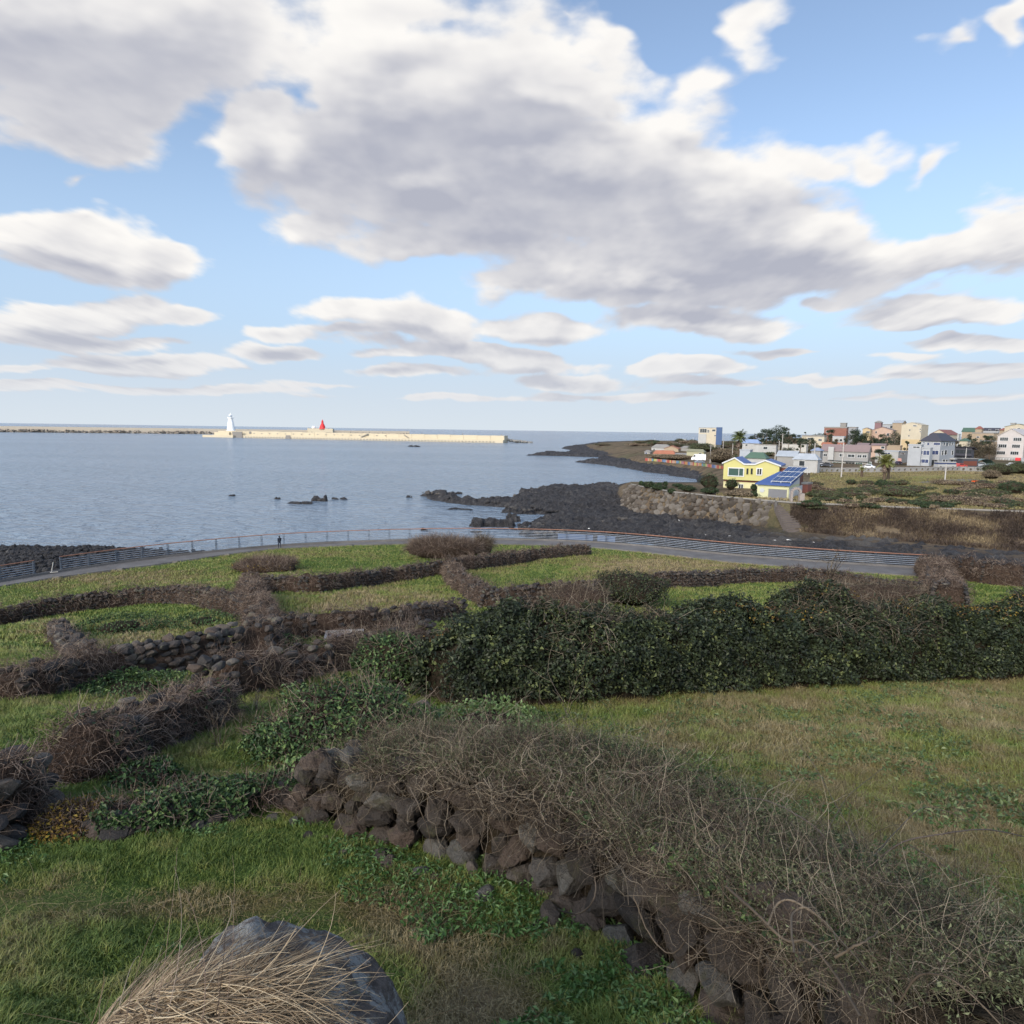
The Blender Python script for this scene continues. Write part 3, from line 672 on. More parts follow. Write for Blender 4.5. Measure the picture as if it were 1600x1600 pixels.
def twigs(P, Nn, L, r, Sg=5, lift=.6, grav=.15, curl=.5, along=None):
    n = len(P); L = np.broadcast_to(L, n); r = np.broadcast_to(r, n)
    d = nrm(rng.normal(size=(n, 3)) * .8 + Nn * lift + (0 if along is None else along))
    pts = [P]; k = rng.normal(size=(n, 3)) * curl
    for i in range(Sg - 1):
        d = nrm(d + k * .35 + rng.normal(size=(n, 3)) * curl * .5 - np.array([0, 0, grav])); pts.append(pts[-1] + d * (L / (Sg - 1))[:, None])
    Pt = np.stack(pts, 1); R = r[:, None] * np.linspace(1, .45, Sg)[None]
    return Pt, R
def mk_twigs(name, parts, m_, parent, k=3):
    Vs, Fs, A, o = [], [], [], 0
    for Pt, R in parts:
        V, F = tubes(Pt, R, k); Vs.append(V); Fs.append(F + o); o += len(V); A.append(np.repeat(rng.uniform(0, 1, len(Pt)), Pt.shape[1] * k))
    return mk(name, np.vstack(Vs), np.vstack(Fs), m_, parent, smooth=True, attrs={'rnd': np.concatenate(A)})
def mk_leaves(name, P, Nn, size, m_, parent, bias=0.0, **k):
    V, F = leaves(P, Nn, size, **k); r = rng.uniform(0, 1, len(P)) ** 1.15 + bias
    return mk(name, V, F, m_, parent, attrs={'rnd': np.repeat(np.clip(r, 0, 1), 4)})
def mk_rocks(name, P, size, m_, parent=None, smooth=False, **k):
    V, F, r = rocks(P, size, **k); return mk(name, V, F, m_, parent, smooth=smooth, attrs={'rnd': r})

def gpath(pts): return np.array([gnd(a, b)[:2] for a, b in pts])
def wall_stones(path, w, h, size, keep=lambda t: 1.0, sub=1):
    P, t = resample(path, size * .85); T, N = frame(P); rows = max(2, int(np.max(h) / (size * .62)))
    hs = np.broadcast_to(h, len(P)) if np.ndim(h) == 0 else np.interp(np.linspace(0, 1, len(P)), np.linspace(0, 1, len(h)), h)
    out, sz, rz = [], [], []
    for i in range(len(P)):
        if rng.uniform() > keep(t[i] / t[-1]): continue
        for r_ in range(rows):
            for sd_ in (-1, 1):
                s_ = size * rng.uniform(.38, .62); ww = w * (1 - .25 * r_ / rows)
                xy = P[i] + N[i] * sd_ * (ww / 2 - s_ * .5) + T[i] * rng.uniform(-.3, .3) * size
                out.append([*xy, (r_ + .42) * hs[i] / rows + rng.normal() * .03]); sz.append([s_ * 1.15, s_, s_ * .72]); rz.append(math.atan2(T[i][1], T[i][0]) + rng.normal() * .3)
        s_ = size * rng.uniform(.35, .6); out.append([*(P[i] + N[i] * rng.normal() * w * .15), hs[i] + rng.normal() * .04]); sz.append([s_ * 1.2, s_, s_ * .65]); rz.append(rng.uniform(0, 6))
    out = np.array(out); out[:, 2] += H(out[:, 0], out[:, 1])
    return out, np.array(sz), np.array(rz)
def field_wall(px, label, w=1.0, h=1.0, size=.34, keep=lambda t: .5, creep=lambda t: 1.0, dens=150, green=0, seed=1, tl=.55, tr=.011, mtw=None, name='dry_stone_wall'):
    path = gpath(px); path = resample(path, 1.2)[0]
    path = path + (np.stack([fbm(path[:, 0] * .3, path[:, 1] * .3, 2, seed), fbm(path[:, 0] * .3, path[:, 1] * .3, 2, seed + 5)], 1) - .5) * .8
    g0 = path[len(path) // 2]
    root = thing(name, label, 'stone wall', group='field walls of dark stone')
    hm = float(np.mean(h)); md = Mound(path, w * 1.0, h, p=.7, lump=.42, ends=(.5, .5), seed=seed)
    md.core('rubble_fill', M_core_br, root, .84)
    P, sz, rz = wall_stones(path, w * .95, hm if np.ndim(h) == 0 else np.array(h), size, keep, 1)
    mk_rocks('stones', P, sz * 1.08, M_stone, root, sub=2 if np.hypot(*g0) < 45 else 1, cuts=11, rz=rz)
    n = int(dens * md.t[-1]); Q, Nn, si, ph = md.sample(n, .1, np.pi - .1)
    c = np.array([creep(v) for v in si]) * (.35 + 1.1 * fbm(si * md.t[-1] * .6, ph * 1.2, 3, seed + 9)); kf = rng.uniform(0, 1, n) < c
    Q, Nn = Q[kf], Nn[kf]
    far = np.hypot(Q[:, 0], Q[:, 1]); r = np.clip(tr * far / 45, .005, .02)
    Pt, R = twigs(Q, Nn, rng.uniform(.4, 1.0, len(Q)) * tl, r, 4, .45, .18, .7)
    mk_twigs('creeper', [(Pt, R)], mtw or M_creep, root)
    if green:
        n = int(green * md.t[-1]); Q, Nn, si, ph = md.sample(n, .05, np.pi - .05, 1.04); kf = fbm(Q[:, 0] * .8, Q[:, 1] * .8, 3, seed + 4) > .52
        if kf.sum(): mk_leaves('ivy', Q[kf], nrm(Nn[kf] + rng.normal(size=(kf.sum(), 3)) * .5), .11, M_ivy, root)
    return root
up2 = np.array([0, 0, 1.0])

field_wall([(-30, 985), (60, 966), (130, 954), (220, 944), (300, 942), (350, 955), (395, 968)], 'long low wall of dark stones behind the far left green field', h=1.15, keep=lambda t: .7, dens=230, creep=lambda t: 1.0 + .5 * (t > .7), seed=2, green=14)
field_wall([(388, 918), (392, 945), (408, 985), (412, 1015), (395, 1035)], 'brown creeper-grown wall running away between the left and middle fields', h=1.25, w=1.4, dens=230, keep=lambda t: .3, seed=3)
field_wall([(395, 925), (500, 925), (600, 910), (690, 897), (760, 886), (830, 876), (915, 866)], 'long brown overgrown wall slanting up to the coast path behind the middle field', h=1.2, w=1.3, dens=200, keep=lambda t: .5, seed=4, green=10)
field_wall([(702, 897), (722, 925), (765, 950)], 'short grey-brown wall linking the two walls beside the middle field', h=1.1, w=1.5, dens=240, keep=lambda t: .3, seed=5)
field_wall([(765, 952), (850, 944), (930, 938), (960, 925), (1050, 917), (1150, 910), (1250, 906), (1310, 912), (1370, 925), (1440, 930)], 'dark stone wall with brown creeper just behind the big evergreen hedge', h=1.25, w=1.2, dens=150, keep=lambda t: .8, creep=lambda t: .7 + .8 * (t > .72) + .5 * (t < .3), seed=6)
field_wall([(1452, 893), (1462, 915), (1480, 950)], 'wide heap of reddish brown creeper and stones at the right green field', h=1.9, w=2.8, dens=420, keep=lambda t: .7, seed=7)
field_wall([(1475, 900), (1540, 912), (1600, 917), (1680, 926)], 'red-brown overgrown wall behind the bright green field at the right edge', h=2.3, w=1.6, dens=260, keep=lambda t: .3, seed=8)
field_wall([(425, 995), (500, 998), (570, 990), (640, 975), (720, 962)], 'dark wall in front of the tan middle field, left of the evergreen hedge', h=1.0, w=1.2, dens=220, keep=lambda t: .5, seed=9)
field_wall([(-30, 1100), (60, 1088), (130, 1075), (185, 1062), (260, 1052), (310, 1045), (358, 1034)], 'low wall with bare piled black stones at its right end, left of the centre', h=np.array([.75, .8, .8, .95, 1.0, 1.1, 1.25]), w=1.0, size=.36, dens=480, keep=lambda t: .55 if t < .48 else 1.0, creep=lambda t: 1.6 if t < .48 else .03, seed=10)
field_wall([(345, 1090), (400, 1078), (470, 1062), (540, 1045), (620, 1022), (660, 1008)], 'pale brown twig-covered wall running up behind the ivy mound', h=1.0, w=1.3, dens=300, keep=lambda t: .5, seed=11, tl=.7)
field_wall([(90, 1232), (150, 1212), (230, 1172), (290, 1140), (335, 1118)], 'thick brown creeper bank on the left above the near lawn', h=np.array([.55, .75, .85, .85, .8]), w=1.1, size=.26, dens=900, keep=lambda t: .25, seed=12, tl=.45, green=60)
field_wall([(85, 985), (110, 1010), (130, 1038), (180, 1060)], 'tumbled low row of dark stones dividing the left fields', h=.55, w=.9, size=.36, dens=90, keep=lambda t: .85, creep=lambda t: .6, seed=13)
field_wall([(-60, 1330), (0, 1290), (40, 1262)], 'pile of dark stones under brown brambles at the left edge', h=.8, w=1.0, size=.34, dens=1300, keep=lambda t: .7, creep=lambda t: 1.6, seed=14, tl=.4)

# ------------------------------------------------------------------ low rubble row with ivy and flat slabs
root = thing('rubble_row', 'low row of half-buried dark boulders and ivy above the near lawn', 'rubble')
path = gpath([(130, 1300), (250, 1288), (330, 1272), (430, 1256), (475, 1240)]); md = Mound(path, .9, .28, ends=(.3, .3), seed=31)
P, Nn, si, ph = md.sample(46, .3, 2.8); P[:, 2] -= .1
for q_ in P: mk_rocks('stone', q_[None], rng.uniform(.12, .26, 1), M_stone, root, sub=2, cuts=8)
P, Nn, si, ph = md.sample(5200, .05, 3.1, 1.1); kf = fbm(P[:, 0] * 2, P[:, 1] * 2, 3, 5) > .46
mk_leaves('ivy', P[kf] + up2 * rng.uniform(0, .12, kf.sum())[:, None], nrm(Nn[kf] + rng.normal(size=(kf.sum(), 3)) * .6), rng.uniform(.05, .09, kf.sum()), M_ivy, root)
P, Nn, si, ph = md.sample(1500, .2, 2.9); mk_twigs('dead_stems', [twigs(P, Nn, rng.uniform(.15, .4, len(P)), .004, 4, .5, .1, .6)], M_creep, root)
for (a, b, s_, lab) in ((265, 1285, (.30, .11, .05), 'dark slab leaning in the near lawn below the rubble row'), (300, 1297, (.26, .16, .04), 'flat grey slab lying in the near lawn grass'), (450, 1262, (.26, .2, .14), 'mossy brown boulder at the left foot of the near stone wall'), (862, 1440, (.20, .14, .12), 'squared grey-purple block at the foot of the near wall'), (437, 1228, (.2, .16, .1), 'grey rounded stone in the ivy left of the near wall')):
    g_ = gnd(a, b); tag(mk_rocks('boulder', np.array([[g_[0], g_[1], g_[2] + s_[2] * .5]]), np.array([s_]), M_hero if s_[2] > .1 else M_stone, sub=3, cuts=12), lab, 'rock')
for (a, b, r_, lab) in ((660, 1122, .26, 'big dark boulder between the ivy mound and the hedge'), (592, 1150, .27, 'dark boulder half covered by pale leaves behind the near wall'), (625, 1135, .16, 'smaller dark stone between the two dark boulders'), (372, 1062, .2, 'grey stone in front of the piled black stones'), (735, 845 + 520, .09, 'small pinkish stone under the near wall')):
    g_ = gnd(a, b); tag(mk_rocks('boulder', np.array([[g_[0], g_[1], g_[2] + r_ * .6]]), np.array([[r_ * 1.2, r_, r_]]), M_stone, sub=3, cuts=12), lab, 'rock')

# ------------------------------------------------------------------ the evergreen hedge
hp = gpath([(600, 1092), (668, 1110), (800, 1108), (930, 1100), (1080, 1090), (1300, 1078), (1500, 1068), (1680, 1066)]); hp = resample(hp, .5)[0]
T, N = frame(hp); N = np.where((N @ np.array([0, 1.0]))[:, None] < 0, -N, N); hc = hp + N * 1.35
hedge = thing('hedge', 'tall dense dark evergreen hedge across the middle right', 'hedge')
md = Mound(hc, np.array([2.4, 3.0, 2.9, 2.7, 2.7, 2.7]), np.array([2.0, 2.25, 2.35, 2.45, 2.45, 2.35, 2.3]), p=.58, lump=.30, ends=(1.6, .1), seed=21, scale=.55)
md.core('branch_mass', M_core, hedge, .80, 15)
P, Nn, si, ph = md.sample(150000, .02, np.pi - .02)
P = P + Nn * (rng.normal(0, .09, len(P)) + (fbm(P[:, 0] * 2.2, P[:, 2] * 2.4 + P[:, 1], 3, 3) - .58) * .85)[:, None]
mk_leaves('leaves', P, nrm(Nn * .55 + rng.normal(size=P.shape) * .55 + up2 * .5), rng.uniform(.055, .14, len(P)), M_ever, hedge, asp=.62)
P, Nn, si, ph = md.sample(5000, .5, np.pi - .4, 1.02); kf = fbm(P[:, 0] * .6, P[:, 1] * .6 + P[:, 2] * .5, 3, 8) > .54
mk_twigs('bare_twigs', [twigs(P[kf], Nn[kf], rng.uniform(.3, .9, kf.sum()), .006, 5, .5, .12, .6)], M_twig, hedge)
P, Nn, si, ph = md.sample(3000, .9, 2.2, 1.03); kf = (fbm(P[:, 0] * .5, P[:, 1] * .5, 3, 18) > .6)
mk_leaves('dead_leaves', P[kf] + up2 * .05, nrm(Nn[kf] + rng.normal(size=(kf.sum(), 3)) * .6), .07, M_yell, hedge, bias=-.25)

def bush(px, py, wpx, hpx, label, name='shrub', lm=None, n=900, ls=.1, tw=None, ntw=0, cat='shrub', group=None, d=None, core=None, p=.75, depth=.9, base=None, k=3, fill=1.0):
    """a rounded shrub standing on the ground at a pixel; width and height given in photograph pixels"""
    g_ = gnd(px, py) if d is None else None
    if g_ is None: q = at_y(np.array(float(px)), np.array(float(py)), d); g_ = np.array([q[0], q[1], float(H(q[0], q[1]))])
    dist = (g_ - CAM) @ Fw; w = wpx * dist / FPX; h = hpx * dist / FPX
    if base is not None: g_[2] = base
    root = thing(name, label, cat, g_, group=group)
    ctr = np.array([0, 0, h * .45]); V0, F0 = ico(3)
    def shape(dirs, kk=1.0):
        b = 1 + .35 * (fbm(dirs[:, 0] * 2.2 + px, dirs[:, 2] * 2.2 + dirs[:, 1] * 1.7 + py, 3, 3) - .5) * 2
        v = dirs * (b * kk)[:, None] * np.array([w / 2, w * depth / 2, h * .55]); v = v + ctr; v[:, 2] = np.maximum(v[:, 2], -.05 * h); return v
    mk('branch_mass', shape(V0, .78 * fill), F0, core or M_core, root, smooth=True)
    dr = nrm(rng.normal(size=(n, 3))); dr[:, 2] = np.abs(dr[:, 2]) * 1.0 - .25; dr = nrm(dr)
    if lm is not None and n:
        P = shape(dr, 1.0) * 1.0; P = ctr + (P - ctr) * rng.uniform(.72, 1.06, (n, 1))
        mk_leaves('foliage', P, nrm(dr + rng.normal(size=(n, 3)) * .6), ls * rng.uniform(.7, 1.3, n), lm, root)
    if ntw:
        dr = nrm(rng.normal(size=(ntw, 3))); dr[:, 2] = np.abs(dr[:, 2]); P = shape(dr, .75)
        mk_twigs('stems', [twigs(P, dr, h * rng.uniform(.25, .6, ntw), max(.006, dist * .00014 * 1.2), 4, .9, .0, .4)], tw or M_creep, root)
    return root
bush(545, 1195, 250, 120, 'large mound of dark ivy at the left of the near stone wall', name='ivy_mound', lm=M_ivy, n=9000, ls=.075, ntw=500, depth=.9, cat='ivy')
bush(500, 1225, 150, 55, 'patch of pale heart-shaped leaves in front of the ivy mound', name='leafy_plant', lm=M_pale, n=900, ls=.085, ntw=60, cat='plant')
bush(590, 1215, 110, 60, 'clump of pale leaves beside the top end of the near stone wall', name='leafy_plant', lm=M_pale, n=600, ls=.08, ntw=60, cat='plant')
bush(760, 1152, 220, 34, 'yellow-green leafy patch at the foot of the evergreen hedge', name='leafy_plant', lm=M_pale, n=1800, ls=.09, cat='plant', fill=.7)
bush(600, 1085, 100, 22, 'light green sprawling leaves left of the hedge end', name='leafy_plant', lm=M_pale, n=500, ls=.09, cat='plant')
bush(430, 1180, 90, 60, 'dark ivy tump at the left end of the ivy mound', name='ivy_mound', lm=M_ivy, n=1700, ls=.07, ntw=150, cat='ivy')
bush(610, 1075, 120, 90, 'dark ivy and twigs against the left end of the hedge', name='ivy_mound', lm=M_ivy, n=3500, ls=.09, ntw=400, tw=M_twig, cat='ivy')
bush(120, 1300, 130, 40, 'yellowing low shrub at the left edge of the near lawn', lm=M_yell, n=1800, ls=.045, ntw=500, cat='shrub')
bush(225, 1225, 110, 30, 'fern-like dark weeds under the brown creeper bank', name='weed_clump', lm=M_ivy, n=700, ls=.08, ntw=100, cat='weeds')
bush(420, 893, 110, 22, 'long dark brown shrub in the grass near the coast path', lm=M_yell, n=200, ls=.15, ntw=2600, cat='shrub', core=M_core_br)
bush(385, 893, 44, 16, 'low brown shrub left of the long dark brown one', lm=None, n=0, ntw=700, cat='shrub', core=M_core_br)
bush(690, 872, 150, 32, 'wide purplish bare shrub beside the coast path', lm=None, n=0, ntw=4200, cat='shrub', core=M_core_br, depth=.5)
bush(755, 868, 36, 30, 'tawny bare shrub at the right end of the purplish one', lm=None, n=0, ntw=900, tw=M_twig, cat='shrub', core=M_core_br)
bush(985, 945, 120, 52, 'green leafy evergreen clump behind the hedge', lm=M_ever, n=4200, ls=.13, ntw=300, cat='shrub')
bush(900, 952, 120, 40, 'pale bare twiggy shrub above the hedge top', lm=None, n=0, ntw=900, tw=M_twig, cat='shrub', core=M_core_br)
bush(1340, 945, 260, 36, 'brown dead creeper lying over the hedge back', name='dead_creeper', lm=M_ever, n=900, ntw=1500, tw=M_twig, cat='creeper', core=M_core_br, depth=.3)
bush(190, 990, 150, 26, 'grey-green weeds in the left field', name='weed_clump', lm=M_ivy, n=2600, ls=.10, cat='weeds', fill=.5)
bush(320, 980, 100, 22, 'green weeds at the right side of the left field', name='weed_clump', lm=M_ivy, n=1500, ls=.10, cat='weeds', fill=.5)
bush(205, 1085, 180, 22, 'dark green weeds at the foot of the piled black stones', name='weed_clump', lm=M_ivy, n=2600, ls=.08, cat='weeds', fill=.5)
bush(445, 1018, 60, 26, 'green weeds between two brown walls left of centre', name='weed_clump', lm=M_ivy, n=900, ls=.10, ntw=100, cat='weeds')
bush(300, 1240, 60, 26, 'dark green weeds at the right end of the creeper bank', name='weed_clump', lm=M_ivy, n=500, ls=.08, ntw=60, cat='weeds')

# bare shrubs and stalks: a few forking stems each
def bare(px, py, hpx, label, n=7, spread=.5, name='bare_shrub', m_=None, r0=.014, cat='shrub', group=None, fork=3, seed=0, lean=(0, 0)):
    g_ = gnd(px, py); dist = (g_ - CAM) @ Fw; h = hpx * dist / FPX
    root = thing(name, label, cat, g_, group=group); parts = []
    def grow(P, D, L, r, lev):
        Sg = 6; d = D.copy(); pts = [P]
        for i in range(Sg - 1):
            d = nrm(d + rng.normal(size=d.shape) * .12 + np.array([0, 0, .03])); pts.append(pts[-1] + d * (L / (Sg - 1))[:, None])
        Pt = np.stack(pts, 1); parts.append((Pt, r[:, None] * np.linspace(1, .5, Sg)[None]))
        if lev > 0:
            k = rng.integers(2, Sg, (len(P), fork)); st = Pt[np.arange(len(P))[:, None], k].reshape(-1, 3)
            dd = nrm(np.repeat(d, fork, 0) + rng.normal(size=(len(st), 3)) * .55); grow(st, dd, np.repeat(L, fork) * .55, np.repeat(r, fork) * .6, lev - 1)
    D = nrm(np.concatenate([rng.normal(0, spread, (n, 2)) + np.array(lean), np.full((n, 1), 1.0)], 1))
    grow(np.zeros((n, 3)) + np.array([0, 0, -.05]), D, rng.uniform(.6, 1.0, n) * h * .75, np.full(n, r0), 2)
    mk_twigs('stems', parts, m_ or M_twig, root); return root
bare(1290, 912, 72, 'small leafless tree standing by the fence on the right', n=4, r0=.05, spread=.45, name='bare_tree', cat='tree')
for i, (a, b, hh, lab) in enumerate([(340, 1170, 80, 'pale bare shrub left of the ivy mound'), (390, 1160, 90, 'forked yellowish bare shrub against the ivy mound'), (455, 1095, 80, 'pale bare stems before the twig-covered wall'), (500, 1078, 60, 'thin bare twigs before the twig-covered wall'), (400, 1120, 50, 'low bare shrub between the creeper bank and the ivy mound'),
                                (600, 1075, 120, 'tall dark bare stems left of the hedge'), (560, 1060, 60, 'leaning bare stems by the white trough')]):
    bare(a, b, hh, lab, n=6, spread=.45, r0=.009, group='bare shrubs')
for i, (a, b, hh, lab) in enumerate([(775, 1165, 130, 'tall dead stalks before the hedge, left of its middle'), (805, 1165, 100, 'leaning straw-coloured stalks before the hedge'), (1245 - 360, 1120, 110, 'thin grey stalk standing alone before the hedge'), (1000 - 50, 960, 50, 'pale stems sticking up over the hedge top')]):
    bare(a, b, hh, lab, n=3, spread=.18, r0=.007, name='dead_stalks', cat='stalks', group='dead stalks by the hedge', fork=2)
# white trough in the field
g_ = gnd(538, 1000); tr = thing('trough', 'shallow pale concrete trough in the grass left of the hedge', 'trough', g_, .2)
b_ = MB(); b_.box(-.95, .95, -.7, -.58, -.1, .38); b_.box(-.95, .95, .58, .7, -.1, .38); b_.box(-.95, -.83, -.58, .58, -.1, .38); b_.box(.83, .95, -.58, .58, -.1, .38); b_.build('rim', paint('old_white_concrete', (.26, .25, .24), .8), tr); tr.scale = (.8, .8, .7)
MB().box(-.83, .83, -.58, .58, -.1, .2).build('basin', paint('trough_bottom', (.16, .15, .17), .5), tr)
# ================================================================== the near dry stone wall, its brambles, the boulder and the grass
hw = gpath([(432, 1268), (480, 1290), (560, 1318), (640, 1338), (720, 1356), (790, 1384), (870, 1432), (960, 1492), (1060, 1568), (1160, 1650), (1300, 1790)])
hw = np.vstack([hw, hw[-1] + nrm(hw[-1] - hw[-3]) * .8]); hw = resample(hw, .1)[0]; k_ = 5; hp_ = np.stack([np.convolve(np.pad(hw[:, c], k_, mode='edge'), np.ones(2 * k_ + 1) / (2 * k_ + 1), 'valid') for c in (0, 1)], 1)
T, N = frame(hp_); back = np.where((N @ np.array([.5, 1.0]))[:, None] < 0, -N, N)
near = thing('dry_stone_wall', 'near tumbledown dry stone wall running from left of centre to the bottom right', 'stone wall')
HWL = np.linalg.norm(np.diff(hp_, axis=0), axis=1).sum()
st_p, st_s, st_r = [], [], []
q = np.linspace(0, 1, len(hp_))
def wall_h(t_): return np.interp(t_, [0, .08, .3, .55, .75, 1], [.55, .88, .95, .92, .95, 1.0])
for depth_off, szm in ((.17, 1.0), (.5, 1.0), (.82, 1.0)):
    t_ = 0.0
    row = 0; z = 0.0
    while row < 5:
        t_ = rng.uniform(0, .05)
        rh = rng.uniform(.20, .27)
        while t_ < 1:
            big = 1.0 + .30 * (t_ > .62)
            w_ = rng.uniform(.13, .23) * big; hh = rh * .57 * rng.uniform(.85, 1.2) * (1 + .1 * big); dp = rng.uniform(.14, .22)
            ix = min(int(t_ * (len(hp_) - 1)), len(hp_) - 1)
            zc = .09 + row * .215 + rng.normal() * .025
            if zc < wall_h(t_) + .02 and not (rng.uniform() < .06 and row > 1):
                p = hp_[ix] + back[ix] * (depth_off + row * .035 + rng.normal() * .035)
                st_p.append([p[0], p[1], float(H(p[0], p[1])) + zc]); st_s.append([w_ * 1.12, dp, hh * 1.08]); st_r.append(math.atan2(T[ix][1], T[ix][0]) + rng.normal() * .22)
            t_ += w_ * 1.86 / HWL
        row += 1
st_p, st_s, st_r = np.array(st_p), np.array(st_s), np.array(st_r); st_s[:, 2] = np.minimum(st_s[:, 2], .15); px_, py_ = proj(st_p); q_ = (st_p[:, 1] > 2.9) & (px_ < 1350 - .25 * (1500 - py_))
mk_rocks('stones', st_p[q_], st_s[q_], M_hero, near, sub=4, cuts=14, rough=.085, rz=st_r[q_])
cm = Mound(hp_ + back * .62, .62, wall_h(np.linspace(0, 1, 20)) * .80, p=.4, lump=.05, ends=(.3, .1)); cm.core('rubble_fill', M_core, near, 1.0)  # core kept dark to put shade in the gaps between stones
# fallen stones at its foot
fp, fs = [], []
for i in range(26):
    ix = rng.integers(0, len(hp_)); p = hp_[ix] - back[ix] * rng.uniform(.05, .35); s_ = rng.uniform(.05, .13); fp.append([p[0], p[1], float(H(p[0], p[1])) + s_ * .3]); fs.append([s_ * 1.2, s_, s_ * .7])
for a_, b_ in zip(fp, fs): tag(mk_rocks('fallen_stone', np.array([a_]), np.array([b_]), M_hero, None, sub=2, cuts=10), 'loose basalt stone in the grass at the foot of the near wall', 'stone', 'fallen stones of the near wall', 'thing')

# brambles and bare vines over the top and back
br = thing('bramble', 'tangle of bare brambles and vines spilling over the near stone wall', 'bramble')
bw = np.array([1.5, 2.3, 2.5, 2.3, 2.0, 1.8, 1.8]); bo = np.interp(q, np.linspace(0, 1, 7), bw / 2 - .06)
bm = Mound(resample(hp_ + back * bo[:, None], .2)[0], bw, np.array([.70, 1.02, 1.10, 1.05, 1.0, .95, .95]), p=.42, lump=.10, ends=(.9, .05), seed=44, scale=1.6)
# section angle 0 or pi is the wall's face; find which side is the face
A0 = bm.pt(np.array([.5]), np.array([.15]))[0]; A1 = bm.pt(np.array([.5]), np.array([np.pi - .15]))[0]
mid = hp_[len(hp_) // 2]; FACE0 = np.hypot(*(A0[:2] - mid)) < np.hypot(*(A1[:2] - mid))
_bs = bm.sample
def _keep(*a, **k):
    P, Nn, s_, f_ = _bs(*a, **k); q_ = P[:, 1] > 2.75; return P[q_], Nn[q_], s_[q_], f_[q_]
bm.sample = _keep
def ang(lo, hi): return (lo, hi) if FACE0 else (np.pi - hi, np.pi - lo)      # angles measured from the face side
si = np.linspace(0, 1, 120); lo, hi = ang(1.3, np.pi); ph = np.linspace(lo, hi, 14); A, B = np.meshgrid(si, ph, indexing='ij'); V = bm.pt(A, B, .84)
e_ = -1 if FACE0 else 0
V[:, e_, 2] -= .3
mk('litter', V.reshape(-1, 3), grid_faces(120, 14), M_core, br, smooth=True)  # dark sheet puts shade into the gaps under the vines
down = np.array([0, 0, -1.0])
faceward = np.array([-.6, -.8, 0])
lo, hi = ang(.55, 1.6)
P, Nn, s_, f_ = bm.sample(6400, lo, hi, 1.0); q_ = (s_ < .5) | (P[:, 2] - H(P[:, 0], P[:, 1]) > .66) | (rng.uniform(0, 1, len(P)) < .28); P, Nn, s_, f_ = P[q_], Nn[q_], s_[q_], f_[q_]; fd = nrm(np.concatenate([hp_[(s_ * (len(hp_) - 1)).astype(int)] - P[:, :2], np.zeros((len(P), 1))], 1))
P = P + Nn * rng.uniform(-.06, .06, (len(P), 1))
W1 = twigs(P, Nn, rng.uniform(.25, .95, len(P)), rng.uniform(.0013, .0044, len(P)) * np.clip(P[:, 1] / 6, .45, 1) , 10, .35, .12, 1.25, along=fd * .35)
lo, hi = ang(.9, 2.7)
P, Nn, s_, f_ = bm.sample(4200, lo, hi, 1.0); W2 = twigs(P, Nn, rng.uniform(.2, .8, len(P)), rng.uniform(.0011, .0030, len(P)) * np.clip(P[:, 1] / 6, .5, 1), 10, .3, .05, 1.3)
mk_twigs('bare_vines', [W1, W2], M_twig, br)
lo, hi = ang(1.0, 3.0)
P, Nn, s_, f_ = bm.sample(46000, lo, hi, 1.0); c = np.array([.9, .75, .95])
kf = rng.uniform(0, 1, len(P)) < np.clip(1.5 * fbm(P[:, 0] * 1.1, P[:, 1] * 1.1, 3, 71) - .05 + .25 * (s_ < .45), .15, 1)
P, Nn = P[kf], Nn[kf]
W3 = twigs(P - Nn * .05, Nn, rng.uniform(.10, .30, len(P)), rng.uniform(.0010, .0022, len(P)), 6, .8, -.04, 1.0)
mk_twigs('fine_twigs', [W3], M_twiggreen, br)
sel = rng.integers(0, len(P), 95000); sg = rng.integers(3, 6, 95000)
LP = W3[0][sel, sg] + rng.normal(0, .012, (95000, 3))
mk_leaves('small_leaves', LP, nrm(rng.normal(size=LP.shape) + up2 * .7), rng.uniform(.016, .034, len(LP)), leafmat('small_grey_green_leaves', [(0, (.05, .065, .03)), (.5, (.105, .125, .062)), (1, (.19, .20, .115))], spec=.25, rough=.6, patch=.3), br, asp=.45)
lo, hi = ang(.9, 3.1)
P, Nn, s_, f_ = bm.sample(7500, lo, hi, 1.02); kf = (fbm(P[:, 0] * 1.3 + 9, P[:, 1] * 1.3, 3, 91) + .14 * (s_ > .5) + .1 * (np.abs(f_ - np.pi / 2) > 1)) > .56
mk_leaves('ivy', P[kf] + Nn[kf] * .02, nrm(Nn[kf] + rng.normal(size=(kf.sum(), 3)) * .6), rng.uniform(.028, .06, kf.sum()), M_ivy, br, asp=.8)
